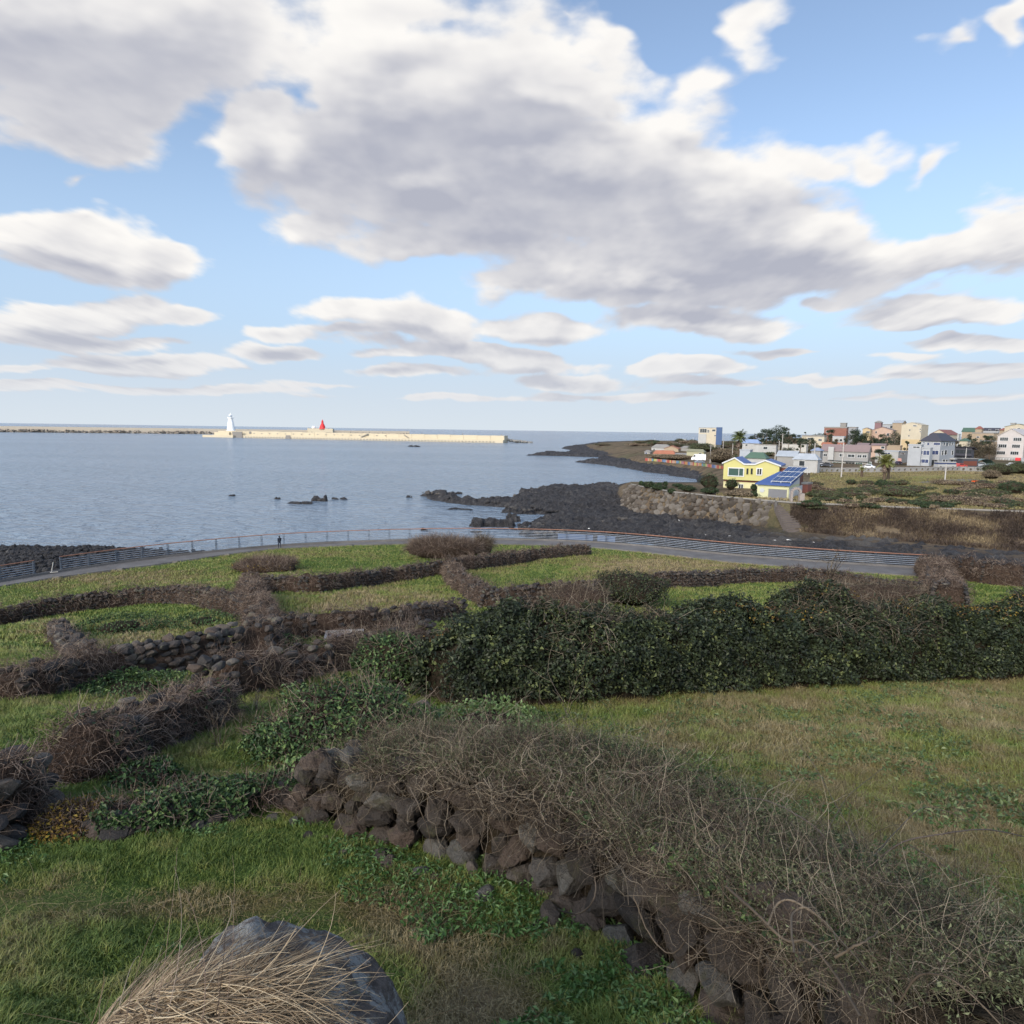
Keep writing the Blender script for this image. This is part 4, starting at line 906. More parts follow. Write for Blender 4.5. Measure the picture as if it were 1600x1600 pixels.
# the thick pale stems on the face, each along its own bends (pixel x, pixel y, height above the slope)
def cane(pts, r0, r1, name='stem', m_=None, parent=br, wob=.012):
    out = []
    for px, py, dz in pts:
        d = unproj_dir(np.array(float(px)), np.array(float(py))); Y_ = np.geomspace(1.5, 60, 1500); Q = CAM + d * (Y_ / d[1])[:, None]
        k = np.argmax(Q[:, 2] <= H(Q[:, 0], Q[:, 1]) + dz); out.append(Q[k])
    out = np.array(out); n = 26; tt = np.linspace(0, len(out) - 1, n); i0 = np.clip(tt.astype(int), 0, len(out) - 2); f = (tt - i0)[:, None]
    pp = np.vstack([2 * out[0] - out[1], out, 2 * out[-1] - out[-2]]); a, b, c, d_ = pp[i0], pp[i0 + 1], pp[i0 + 2], pp[i0 + 3]
    P = .5 * ((2 * b) + (-a + c) * f + (2 * a - 5 * b + 4 * c - d_) * f ** 2 + (-a + 3 * b - 3 * c + d_) * f ** 3)
    P = P + np.stack([np.convolve(rng.normal(0, wob * .6, n + 4), np.ones(5) / 5, 'valid') for _ in range(3)], 1); V, F = tubes(P[None], np.linspace(r0, r1, n)[None] * rng.uniform(.85, 1.15, n), 7)
    return mk(name, V, F, m_ or M_twig, parent, smooth=True, attrs={'rnd': np.full(len(V), rng.uniform(.35, .6))})
for pts, r0, r1 in [
    ([(1135, 1385, 1.05), (1180, 1425, 1.02), (1225, 1468, .95), (1262, 1472, .98), (1300, 1515, .9), (1345, 1590, .8)], .016, .010),
    ([(1075, 1425, .95), (1110, 1450, .8), (1150, 1448, .85), (1190, 1440, .98)], .009, .006),
    ([(1200, 1450, 1.0), (1215, 1415, 1.08), (1240, 1408, 1.12), (1290, 1440, 1.05), (1310, 1480, 1.0)], .013, .006),
    ([(1240, 1490, 1.0), (1238, 1430, 1.1), (1262, 1420, 1.12), (1300, 1455, 1.05), (1360, 1520, 1.0)], .010, .005),
    ([(1190, 1480, .85), (1185, 1530, .6), (1210, 1580, .4), (1260, 1600, .3)], .009, .006),
    ([(1305, 1495, 1.0), (1345, 1475, 1.1), (1372, 1455, 1.12)], .012, .005),
    ([(780, 1150, .1), (800, 1190, .9), (830, 1230, 1.0)], .006, .004),
    ([(870, 1420, .8), (900, 1428, .6), (925, 1410, .8), (930, 1370, .98)], .011, .007),
    ([(640, 1230, .98), (655, 1260, .9), (670, 1300, .6), (675, 1330, .4)], .008, .005),
    ([(1400, 1570, .8), (1440, 1520, 1.0), (1500, 1540, 1.0), (1580, 1620, .8)], .008, .005),
    ([(990, 1400, .9), (1010, 1450, .7), (1045, 1490, .6), (1070, 1470, .8)], .009, .006)]:
    cane(pts, r0 * .62, r1 * .62)
for pts, r0, r1, lab in [
    ([(1345, 1365, 1.0), (1400, 1322, 1.25), (1460, 1305, 1.35), (1530, 1297, 1.35), (1600, 1308, 1.2), (1660, 1330, 1.0)], .006, .003, 'long arching bare cane reaching off the right edge'),
    ([(1320, 1350, .95), (1280, 1300, 1.2), (1230, 1265, 1.35), (1175, 1247, 1.35), (1120, 1252, 1.2)], .007, .003, 'dark bare cane arching to the left over the brambles'),
    ([(1345, 1360, 1.0), (1400, 1300, .95), (1440, 1262, .95), (1480, 1268, .9), (1520, 1290, .75)], .004, .002, 'thin bare cane bowed over the dry meadow'),
    ([(1290, 1300, 1.1), (1330, 1240, 1.3), (1380, 1200, 1.3)], .003, .0015, 'thin straight twig rising above the brambles'),
    ([(1420, 1320, 1.15), (1500, 1370, .9), (1570, 1430, .7)], .004, .002, 'thin cane drooping towards the right edge'),
    ([(1340, 1320, 1.1), (1280, 1210, 1.25), (1240, 1150, 1.2)], .003, .0015, 'thin twig leaning back to the dry meadow'),
    ([(1000, 1180, .8), (900, 1130, 1.3), (860, 1060, 1.5)], .003, .0015, 'thin twig standing up before the hedge')]:
    o = cane(pts, r0, r1, 'bramble_cane', leafmat('dark_canes', [(0, (.04, .03, .028)), (1, (.10, .08, .07))], rough=.6), None); tag(o, lab, 'cane', 'long bramble canes')

# ------------------------------------------------------------------ lichened boulder and the dead grass over it
def m_lichen(t):
    p = wpos(t); n = t.noise(p, 5, 8, .7); n2 = t.noise(p, 40, 5, .75); n3 = t.noise(p, 6.5, 7, .72, dist=.4); n4 = t.noise(p, 16, 5, .7)
    c = ramp(t, n, [(.3, (.06, .05, .046)), (.6, (.14, .12, .11)), (.8, (.20, .175, .16))]); c = t.v('SCALE', c, sc=t.m('MULTIPLY_ADD', n2, 1, .5))
    c = t.mix(t.m('MULTIPLY', t.ss(t.m('MULTIPLY_ADD', n4, .45, n3), .70, .80), .9), c, (.29, .295, .29))
    c = t.mix(t.m('MULTIPLY', t.ss(n4, .60, .66), .6), c, (.13, .125, .06))
    return bsdf(t, c, .92, .2, bump(t, t.m('ADD', t.m('MULTIPLY', n3, 1.4), n2), .03))
V0, F0 = ico(6); V = V0.copy()
for c_ in range(12):
    pn = nrm(rng.normal(size=3))
    if pn[2] < 0: pn = -pn
    dd = rng.uniform(.80, .93); V -= pn * np.maximum(V @ pn - dd, 0)[:, None] * .8
V *= (1 + (fbm(V[:, 0] * 2.2 + 5, V[:, 1] * 2.2 + V[:, 2] * 1.3, 6, 12, .55) - .5) * .34)[:, None]
BC = np.array([-1.05, 2.48, 15.13]); BS = np.array([.76, .60, .75])
Vb = V * BS + BC
boulder = mk('boulder', Vb, F0, mat('lichened_rock', m_lichen), smooth=True); tag(boulder, 'big lichen-patched grey boulder under dead grass at the bottom left', 'rock')
# dead grass: long arching straws rooted in a tuft in front of the boulder
def straws(n, root, spread, L0, L1, az, azs, name, m_, parent, r=.0020, up_=.55, g0=.13):
    P = root + rng.normal(size=(n, 3)) * spread; a = az + rng.normal(size=n) * azs
    d = nrm(np.stack([np.cos(a), np.sin(a), rng.uniform(.15, up_, n)], 1)); L = rng.uniform(L0, L1, n); Sg = 10; pts = [P]; g = rng.uniform(.6, 1.4, n) * g0
    for i in range(Sg - 1):
        d = nrm(d + rng.normal(size=d.shape) * .05 - np.array([0, 0, 1.0]) * g[:, None]); nx = pts[-1] + d * (L / (Sg - 1))[:, None]
        # slide over the rock instead of entering it
        q = (nx - BC) / (BS * 1.0); rr = np.linalg.norm(q, axis=1); ins = rr < 1.0; nx = np.where(ins[:, None], BC + q / np.maximum(rr, .3)[:, None] * BS * 1.01, nx)
        gz = H(nx[:, 0], nx[:, 1]) + .02; nx[:, 2] = np.maximum(nx[:, 2], gz); pts.append(nx)
    Pt = np.stack(pts, 1); R = r * np.linspace(1.25, .35, Sg)[None] * rng.uniform(.7, 1.4, (n, 1))
    return Pt, R
M_straw = leafmat('dead_straw', [(0, (.09, .06, .035)), (.35, (.20, .145, .09)), (.75, (.34, .26, .165)), (1, (.50, .41, .28))], spec=.35, rough=.55, patch=.12)
tuft = thing('dead_grass_tuft', 'tuft of long tan dead grass sweeping over the lichened boulder', 'dead grass', (-1.05, 2.0, 15.5))
to = np.array(tuft.location)
def thatch(n, x0, x1, y0, y1, az, azs, L0, L1, r, u0, u1, g0, lift=.02, curl=.05):
    x = rng.uniform(x0, x1, n); y = rng.uniform(y0, y1, n)
    k = 1 - ((x - BC[0]) / BS[0]) ** 2 - ((y - BC[1]) / BS[1]) ** 2
    zs = BC[2] + BS[2] * np.sqrt(np.clip(k, 0, 1)); z = np.where(k > 0, np.maximum(zs, H(x, y)), H(x, y))
    P = np.stack([x, y, z + rng.uniform(0, lift, n)], 1); a = az + rng.normal(size=n) * azs
    d = nrm(np.stack([np.cos(a), np.sin(a), rng.uniform(u0, u1, n)], 1)); L = rng.uniform(L0, L1, n); Sg = 10; pts = [P]; g = rng.uniform(.6, 1.4, n) * g0; cu = rng.normal(size=(n, 3)) * curl
    for i in range(Sg - 1):
        d = nrm(d + cu + rng.normal(size=d.shape) * .04 - np.array([0, 0, 1.0]) * g[:, None]); nx = pts[-1] + d * (L / (Sg - 1))[:, None]
        q = (nx - BC) / (BS * .99); rr = np.linalg.norm(q, axis=1); nx = np.where((rr < 1.0)[:, None], BC + q / np.maximum(rr, .3)[:, None] * BS * .995, nx)
        nx[:, 2] = np.maximum(nx[:, 2], H(nx[:, 0], nx[:, 1]) + .02); pts.append(nx)
    return np.stack(pts, 1) - to, r * np.linspace(1.2, .35, Sg)[None] * rng.uniform(.6, 1.4, (n, 1))
T_ = [thatch(1500, -2.6, -1.7, 1.6, 2.3, .9, .6, .28, .58, .0019, .1, .6, .12, .06), thatch(8200, -1.95, -.92, 1.45, 2.34, .38, .42, .28, .58, .0019, .03, .30, .10, .06), thatch(2600, -1.2, -.42, 1.4, 2.12, .12, .5, .25, .5, .0018, .03, .30, .10, .04),
      thatch(700, -1.75, -1.2, 1.5, 2.2, 2.5, .5, .2, .5, .0018, .1, .4, .12, .05), thatch(70, -1.6, -.6, 1.6, 2.2, .5, .7, .45, .85, .0016, .2, .7, .10), thatch(70, -.9, -.45, 1.7, 2.2, -.1, .4, .4, .75, .0018, .15, .7, .11)]
mk_twigs('straws', T_, M_straw, tuft)
mk_twigs('seed_stalks', [thatch(14, -1.5, -.8, 1.9, 2.3, 1.2, .5, .45, .65, .0016, 1.4, 2.6, .0)], M_creep, tuft)

# ------------------------------------------------------------------ grass
def m_blade(t):
    d = attr(t, 'dry'); r = attr(t, 'rnd')
    x = t.m('MULTIPLY_ADD', r, .34, t.m('MULTIPLY_ADD', d, .92, -.12), clamp=True)
    c = ramp(t, x, [(0, (.075, .122, .026)), (.18, (.14, .185, .042)), (.36, (.205, .225, .065)), (.52, (.175, .18, .06)), (.68, (.175, .155, .068)), (.85, (.215, .175, .085)), (1, (.29, .24, .135))])
    return bsdf(t, c, .55, .3)
M_blade = mat('grass_blades', m_blade)
def scatter(n, y0, y1, pw=1.0, xmax=.86):
    """points over the visible wedge, density falling with distance"""
    q = rng.uniform(0, 1, n); a = 2 - pw - 0
    e = 2 - pw * 1.0 - .0
    k = 2.0 - pw
    y = (y0 ** k + q * (y1 ** k - y0 ** k)) ** (1 / k) if abs(k) > 1e-6 else y0 * (y1 / y0) ** q
    return rng.uniform(-xmax, xmax, n) * y, y
def grass(name, label, n, y0, y1, L, Wd, pw, bendlo=.3, bendhi=.95, z_off=0):
    x, y = scatter(n, y0, y1, pw); u = x / y; di = np.interp(u, f_in[0], f_in[1]); kf = y < di - .3
    x, y = x[kf], y[kf]; z = hill(x, y); d = dryness(x, y, z)
    trod = fbm(x * .9, y * .9, 3, 111)
    px, py = proj(np.stack([x, y, z], -1)); path_ = np.exp(-((py - 1425 - (px - 400) * .05) / 34) ** 2) * (px < 760) + np.exp(-(((px - 745) / 110) ** 2 + ((py - 1560) / 90) ** 2))
    dens_keep = rng.uniform(0, 1, len(x)) < np.clip(1.1 - .85 * path_ * (.6 + .8 * trod), .12, 1)
    x, y, z, d, trod, path_ = [a[dens_keep] for a in (x, y, z, d, trod, path_)]
    n_ = len(x); clump = vnoise(x * 5, y * 5, 3)
    ln = L * (.55 + .9 * clump) * rng.uniform(.6, 1.3, n_) * (1 + .45 * d) * (1 - .55 * np.clip(path_, 0, 1)); wd = Wd * rng.uniform(.7, 1.3, n_) * np.maximum(1, y / ((y0 + y1) * .5)) ** .6
    a = fbm(x * .7, y * .7, 2, 9) * 9 + rng.normal(0, 1.5, n_) + clump * 6; D = np.stack([np.cos(a), np.sin(a)], 1)
    V, F = blades(np.stack([x, y, z + z_off - .01], 1), D, ln, wd, rng.uniform(bendlo, bendhi, n_))
    d = np.clip(.55 * np.clip(path_, 0, 1) * (y < 7) + d * np.interp(y, [9, 14, 24, 30], [.8, .66, .66, .9]) + .32 * (clump - .5) + .5 * (fbm(x * 9, y * 9, 2, 19) - .5) + 1.25 * (fbm(x * 1.3, y * 1.3, 4, 23) - .5), 0, 1)
    o = mk(name, V, F, M_blade, attrs={'dry': np.repeat(d, 5), 'rnd': np.repeat(rng.uniform(0, 1, n_), 5)})
    return tag(o, label, 'grass', kind='stuff')
grass('lawn_grass', 'green and tan grass of the near lawn and meadow', 420000, 2.3, 11, .105, .0062, 1.35)
grass('meadow_grass', 'shaggy grass of the meadow before the hedge', 380000, 10.5, 24, .17, .012, 1.2)
grass('field_grass', 'short green and tan grass of the walled fields', 420000, 23, 92, .20, .045, 1.2)
# long curled dead strands standing out of the meadow
x, y = scatter(60000, 3.5, 24, .9); z = hill(x, y); d = dryness(x, y, z); kf = rng.uniform(0, 1, len(x)) < np.clip(d * 1.5 - .35, 0, 1); x, y, z = x[kf], y[kf], z[kf]; n_ = len(x)
D_g = nrm(rng.normal(size=(n_, 3)) * [1, 1, 0] + up2 * rng.uniform(.5, 1.6, (n_, 1))); Sg = 6; pts = [np.stack([x, y, z], 1)]; L_ = rng.uniform(.16, .42, n_)
for i in range(Sg - 1): D_g = nrm(D_g - up2 * .34 + rng.normal(size=D_g.shape) * .12); nx = pts[-1] + D_g * (L_ / 5)[:, None]; nx[:, 2] = np.maximum(nx[:, 2], z + .03); pts.append(nx)
V, F = tubes(np.stack(pts, 1), (np.linspace(1, .4, Sg)[None] * (.0012 + .00022 * y)[:, None]), 3)
tag(mk('dead_strands', V, F, leafmat('meadow_straw', [(0, (.09, .07, .035)), (.5, (.17, .135, .07)), (1, (.29, .235, .13))], rough=.7, patch=.3, pscale=1.2), smooth=True, attrs={'rnd': np.repeat(rng.uniform(0, 1, n_), Sg * 3)}), 'long curled dead grass strands in the dry meadow', 'grass', kind='stuff')
x, y = scatter(60000, 8.0, 24, 1.0); z = hill(x, y); kf = (fbm(x * 1.1, y * 1.1, 4, 300) > .56) & (x > 0); P = np.stack([x[kf], y[kf], z[kf] + rng.uniform(.03, .22, kf.sum())], 1)
tag(mk_leaves('meadow_weeds', P, nrm(rng.normal(size=P.shape) * .7 + up2), rng.uniform(.05, .11, len(P)), leafmat('meadow_weed_leaves', [(0, (.035, .06, .02)), (.6, (.08, .12, .04)), (1, (.15, .18, .075))], patch=.4), None, asp=.5), 'clumps of green weeds growing through the dry meadow', 'weeds', kind='stuff')
# broad-leaved weeds in the near lawn
x, y = scatter(95000, 3.0, 12, 1.3); z = hill(x, y); px, py = proj(np.stack([x, y, z], -1))
wd_ = fbm(x * 1.6, y * 1.6, 3, 200) + .22 * np.exp(-((px - 880) / 130) ** 2 - ((py - 1500) / 90) ** 2) + .18 * np.exp(-((px - 640) / 120) ** 2 - ((py - 1390) / 40) ** 2) + .1 * np.exp(-((px - 1050) / 150) ** 2 - ((py - 1180) / 50) ** 2)
kf = wd_ > .60; P = np.stack([x[kf], y[kf], z[kf] + rng.uniform(.02, .10, kf.sum())], 1)
tag(mk_leaves('broad_leaved_weeds', P, nrm(rng.normal(size=P.shape) * .7 + up2), rng.uniform(.03, .075, len(P)), leafmat('weed_leaves', [(0, (.03, .07, .015)), (.6, (.06, .12, .03)), (1, (.11, .18, .06))], patch=.3), None, asp=.45), 'low broad-leaved weeds scattered in the near lawn', 'weeds', kind='stuff')
# ================================================================== guardrail along the path, walker, sea rocks, breakwaters, lighthouses
M_rail = mat('sky_tinted_rail', lambda t: bsdf(t, (.26, .30, .36), .4, .5))  # base colour lightened to carry the sky reflected in the rails
M_post = mat('dark_blue_post', lambda t: bsdf(t, (.06, .075, .10), .5, .4))
M_hand = mat('orange_brown_handrail', lambda t: bsdf(t, t.v('SCALE', (.30, .15, .10), sc=t.m('MULTIPLY_ADD', t.noise(wpos(t), .4, 3, .5), .9, .5)), .6, .3))
rl, rt_ = resample(OUT - nrm(OUT) * .05, .35)
rpx, _py = proj(np.column_stack([rl, np.full(len(rl), EDGE)]))
def guard(px0, px1, label):
    m_ = (rpx >= px0) & (rpx <= px1); L = rl[m_]; s_ = rt_[m_]; z0 = EDGE + .26
    mid = L[len(L) // 2]; root = thing('guardrail', label, 'railing', (mid[0], mid[1], z0), group='guardrails of the coast path'); o = np.array([mid[0], mid[1], z0])
    def rail(name, zc, r, m__):
        P = np.column_stack([L, np.full(len(L), z0 + zc)]) - o; MB().tube(P, r, 6).build(name, m__, root, smooth=True)
    rail('handrail', 1.38, .055, M_hand)
    for k in range(5): rail('rail', .16 + k * .225, .030, M_rail)
    n = int((s_[-1] - s_[0]) / 2.75); ps = np.linspace(s_[0] + .05, s_[-1] - .05, n + 1)
    b = MB()
    for dx in (-.07, .07): b.box(dx - .012, dx + .012, -.07, .07, -.02, 1.34)
    b.box(-.16, .16, -.09, .09, -.02, .02); b.box(-.085, .085, -.04, .04, 1.3, 1.36); b.box(-.075, .075, -.02, .02, .7, .76)
    first = None
    for v in ps:
        p = np.array([np.interp(v, s_, L[:, 0]), np.interp(v, s_, L[:, 1])]); q = np.array([np.interp(v + .3, s_, L[:, 0]), np.interp(v + .3, s_, L[:, 1])]); q0 = np.array([np.interp(v - .3, s_, L[:, 0]), np.interp(v - .3, s_, L[:, 1])])
        a = math.atan2(*(q - q0)[::-1])
        if first is None: first = b.build('post', M_post, root); c = first
        else: c = first.copy(); C.objects.link(c); c.parent = root
        c.location = (p[0] - o[0], p[1] - o[1], 0); c.rotation_euler = (0, 0, a)
    return root
guard(-60, 60, 'short guardrail with orange handrail at the far left of the path')
guard(90, 1452, 'long curving guardrail with orange handrail between path and sea')
# gate debris beside the gap: an inclined pale board
g_ = at_z(np.array(80.0), np.array(896.0), EDGE + .2); b = MB(); b.bar(g_ + [-.3, .5, 0], g_ + [-.05, .5, 1.1], .12, .04); b.bar(g_ + [-.4, .4, .02], g_ + [.3, .6, .05], .1, .04)
tag(b.build('wooden_board', paint('bleached_board', (.5, .48, .45)), None), 'pale board leaning in the gap of the guardrail', 'board', kind='thing')
# small weathered lamp blocks on the inner kerb
blk = MB().prism([(-.3, -.18), (.3, -.18), (.3, .18), (-.3, .18)], -.1, .28)
first = None
for px in (90, 190, 276, 357, 545, 1060, 1230):
    i = int(np.argmin(np.abs(proj(np.column_stack([IN, np.full(len(IN), EDGE)]))[0] - px))); p = IN[i]
    c = blk.build('concrete_block', M_conc) if first is None else first.copy()
    if first is None: first = c
    else: C.objects.link(c)
    c.location = (p[0], p[1], EDGE); tag(c, 'small concrete block on the inner edge of the coast path', 'block', 'concrete blocks along the path', 'thing')
# blue painted panels of the sea wall seen between the rails
first = None
for px in (884, 912, 945):
    i = int(np.argmin(np.abs(rpx - px))); p = rl[i]; q = rl[i + 2]; a = math.atan2(*(q - p)[::-1])
    b = MB().prism([(-1.25, -.07), (1.25, -.07), (1.25, .07), (-1.25, .07)], 0, .95); b.V[0][[2, 6], 0] += 0
    if first is None: first = b.build('painted_board', paint('sea_blue_paint', (.12, .17, .28), .7)); c = first
    else: c = first.copy(); C.objects.link(c)
    c.location = (p[0] + .1, p[1] + .35, EDGE + .05); c.rotation_euler = (0, 0, a); tag(c, 'blue painted panel behind the guardrail of the coast path', 'board', 'blue painted boards', 'thing')

# ------------------------------------------------------------------ the walker
def person(px, py):
    g_ = at_z(np.array(float(px)), np.array(float(py)), EDGE + .05); root = thing('person', 'person in dark clothes walking on the coast path', 'person', g_, .5)
    def skin(name, verts, edges, rad, m_):
        me = bpy.data.meshes.new(name); me.from_pydata(verts, edges, []); o = bpy.data.objects.new(name, me); C.objects.link(o); o.parent = root
        md = o.modifiers.new('skin', 'SKIN'); me_ = o.data
        for i, r in enumerate(rad): me_.skin_vertices[0].data[i].radius = (r, r * .85) if isinstance(r, float) else r
        me_.skin_vertices[0].data[0].use_root = True
        o.modifiers.new('sub', 'SUBSURF').levels = 1; o.modifiers['sub'].render_levels = 1
        me.materials.append(m_); return o
    v = [(0, 0, .90), (0, 0, 1.12), (0, .01, 1.34), (0, .02, 1.46), (0, .05, 1.58), (0, .06, 1.68),
         (-.18, .01, 1.38), (-.22, -.06, 1.12), (-.20, .06, .90), (-.20, .12, .82), (.18, .01, 1.38), (.22, .10, 1.12), (.19, .22, .93), (.18, .26, .86),
         (-.10, 0, .84), (-.11, .16, .48), (-.11, .10, .09), (-.11, .24, .04), (.10, 0, .84), (.11, -.08, .48), (.11, -.28, .14), (.11, -.18, .05)]
    e = [(0, 1), (1, 2), (2, 3), (3, 4), (4, 5), (2, 6), (6, 7), (7, 8), (8, 9), (2, 10), (10, 11), (11, 12), (12, 13), (0, 14), (14, 15), (15, 16), (16, 17), (0, 18), (18, 19), (19, 20), (20, 21)]
    r = [.16, .155, .17, .06, .10, .085, .075, .055, .04, .04, .075, .055, .04, .04, .10, .07, .05, .04, .10, .07, .05, .04]
    skin('body', v, e, r, mat('dark_clothes', lambda t: bsdf(t, (.02, .025, .04), .8, .2)))
    V, F = ico(2); mk('hair', V * [.10, .11, .10] + [0, .04, 1.66], F, mat('black_hair', lambda t: bsdf(t, (.012, .01, .01), .6, .3)), root, smooth=True)
    mk('face', V * [.07, .05, .09] + [0, .115, 1.60], F, mat('skin_tone', lambda t: bsdf(t, (.45, .28, .20), .6, .3)), root, smooth=True)
    root.scale = (.95, .95, .95)
person(437, 857)

# ------------------------------------------------------------------ single rocks in the water
def sea_rock(px, py, wpx, hpx, label, n=5, name='sea_rock', group=None):
    P0 = at_z(np.array(float(px)), np.array(float(py)), 0.0); dist = (P0 - CAM) @ Fw; w = wpx * dist / FPX; h = hpx * dist / FPX
    q = np.column_stack([rng.uniform(-.5, .5, n) * w * .85, rng.normal(0, .12, n) * w * .6, np.zeros(n)]) + P0
    s_ = np.column_stack([rng.uniform(.16, .32, n) * w, rng.uniform(.12, .25, n) * w, rng.uniform(.5, 1.1, n) * h]); q[:, 2] = 0
    return tag(mk_rocks(name, q, s_, M_lava, None, sub=3, cuts=8, rough=.14), label, 'rock', group, 'thing')
for px, py, w_, h_, lab in [(470, 787, 40, 5, 'low black rock in the bay, left of the biggest one'), (503, 783, 24, 9, 'tallest black rock of the group in the bay'), (530, 780, 26, 4, 'flat rock right of the tall one in the bay'), (362, 775, 12, 3, 'tiny lone rock far left in the bay'), (435, 780, 10, 4, 'small rock left of the group in the bay'), (650, 698, 22, 3, 'dark islet near the breakwater'), (663, 829, 12, 4, 'small rock just beyond the guardrail'), (745, 832, 22, 3, 'flat wet rock beyond the guardrail'), (640, 777, 10, 3, 'small rock off the tip of the lava shelf'), (720, 796, 40, 2, 'low reef awash beside the lava shelf'), (712, 772, 24, 4, 'black rock beyond the lava shelf tip'), (822, 769, 26, 9, 'rounded black rock behind the lava shelf'), (915, 722, 30, 3, 'reef before the far black coast')]:
    sea_rock(px, py, w_, h_, lab)
sea_rock(770, 822, 62, 14, 'islet of jagged black rocks between shelf and guardrail', 16)
sea_rock(800, 815, 24, 14, 'pointed black rock at the right end of the islet', 6)
# the boulder beach on the far left
bp = polyz([(-90, 858), (0, 852), (60, 855), (150, 854), (220, 857), (245, 862), (330, 862), (310, 868), (200, 880), (80, 897), (-90, 925)], .2)
lo, hi = bp.min(0), bp.max(0); n = 9000; x = rng.uniform(lo[0], hi[0], n); y = rng.uniform(lo[1], hi[1], n); s_ = sdist(x, y, bp) + rng.normal(0, 1.0, n)
di = np.interp(x / y, f_out[0], f_out[1]); kf = (s_ > -.5) & (y > di + .4); x, y, s_ = x[kf], y[kf], s_[kf]
z = np.clip(s_ * .10, -.1, .9) + rng.normal(0, .1, len(x)); V, F, r_ = rocks(np.column_stack([x, y, z]), rng.uniform(.18, .5, len(x)), sub=1, cuts=6)
tag(mk('boulder_beach', V, F, M_lava, attrs={'pale': np.zeros(len(V))}), 'beach of black boulders below the path at the left', 'boulders', kind='stuff')
# scattered boulders over the near lava shelf
sp = polyz(SH1, .3); lo, hi = sp.min(0), sp.max(0); n = 16000; x = rng.uniform(lo[0], hi[0], n); y = rng.uniform(lo[1], hi[1], n); s_ = sdist(x, y, sp); di = np.interp(x / y, f_out[0], f_out[1])
kf = (s_ > .5) & (y > di + 1) & (fbm(x / 6, y / 6, 3, 55) > .48); x, y = x[kf], y[kf]; z = .9 + (fbm(x / 5.5, y / 4, 4, 71) - .5) * 1.2
V, F, r_ = rocks(np.column_stack([x, y, z]), rng.uniform(.2, .65, len(x)), sub=1, cuts=6); tag(mk('shore_boulders', V, F, M_lava, attrs={'pale': np.full(len(V), .8)}), 'loose black boulders strewn over the lava shelf', 'boulders', kind='stuff')
# pale driftwood and washed-up floats
M_wh = paint('bleached_plastic', (.75, .74, .72), .6)
dp, ds = [], []
for px, py, s_ in [(1231, 846, .9), (1100, 838, .5), (1140, 840, .3), (1186, 837, .35), (1330, 848, .5), (1270, 850, .4), (1420, 850, .5), (1375, 845, .35), (1210, 707 + 140, .5), (1060, 815, .3), (975, 768, .4), (1008, 801, .3), (920, 828, .25), (990, 790, .3)]:
    P0 = at_z(np.array(float(px)), np.array(float(py)), 1.1)
    o = mk_rocks('driftwood', np.array([P0 + [0, 0, .25]]), np.array([[s_ * .7, s_ * .2, .10]]), M_wh, sub=2, cuts=6, rz=np.array([rng.uniform(-.4, .4)]))
    tag(o, 'bleached pale flotsam lying on the black rocks', 'flotsam', 'pale flotsam on the black shore', 'thing')

# ------------------------------------------------------------------ breakwaters
M_bw = paint('cream_concrete', (.50, .44, .33), .85, .2, .10, .06)
M_bwd = paint('dark_concrete', (.20, .19, .18), .85)
def seg(px0, py0, px1, py1, z=0.0):
    return at_z(np.array(float(px0)), np.array(float(py0)), z), at_z(np.array(float(px1)), np.array(float(py1)), z)
A_, B_ = seg(332, 683, 786, 692.2); A_[2] = B_[2] = 0
t_ = nrm(B_ - A_); n_ = np.array([-t_[1], t_[0], 0]); L_ = np.linalg.norm((B_ - A_)[:2])
bw_ = thing('breakwater', 'long cream concrete breakwater across the bay', 'breakwater', A_, math.atan2(t_[1], t_[0]))
def hz(px, py, P): # height at which a pixel row sits above the point's distance
    return float(at_y(np.array(float(px)), np.array(float(py)), P[1])[2])
zl, zr = hz(345, 673, A_), hz(780, 681, B_)
b = MB(); b.box(0, L_, 0, 22, -4, zr * .40); b.build('quay', M_bw, bw_)
b = MB(); n_s = 24
for i in range(n_s):
    x0, x1 = L_ * i / n_s + (6 if i == 0 else .15), L_ * (i + 1) / n_s - .15; h_ = (zl + (zr - zl) * (i + .5) / n_s) + (.25 if i % 2 else 0)
    b.box(x0, x1, 6, 22 + (i % 3) * .3, zr * .40 + .01, h_)
b.build('crown_wall', M_bw, bw_)
b = MB()
for i in range(90): b.box(L_ * (.02 + .96 * i / 90), L_ * (.02 + .96 * i / 90) + 2.4, -.5, -.003, .6, 1.9)
b.build('fender_row', M_bwd, bw_)['kind'] = 'stuff'
b = MB(); b.box(L_ * .28, L_ * .28 + 8, -.8, -.005, 0, 5.2); b.box(L_ * .08, L_ * .08 + 18, -1.0, -.006, 0, 9.5); b.box(L_ * .08 + 26, L_ * .08 + 30, 5.4, 5.98, 6.2, 10); b.build('recess', M_bwd, bw_)  # dark boxes set proud of the face, drawn as hollows
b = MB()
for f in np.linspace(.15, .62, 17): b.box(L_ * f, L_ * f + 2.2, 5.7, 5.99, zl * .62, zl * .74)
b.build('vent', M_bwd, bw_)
b = MB()
for f in (.50, .565, .61, .69, .74, .87, .99): b.bar((L_ * f, 8, zr + .1), (L_ * f, 8, zr + 2.4), .8)
b.bar((L_ * .54, 4.5, zr * .45), (L_ * .565, 4.5, zr * .95), 1.2); b.bar((L_ * .70, 4.5, zr * .45), (L_ * .685, 4.5, zr * .9), 1.0)
b.build('stair', M_bwd, bw_)
b = MB(); b.box(-14, L_ * .09, -6, 26, -4, 3.5); b.box(2, 30, 2, 22, 3.5, zl * .8); b.build('head_platform', M_bw, bw_)
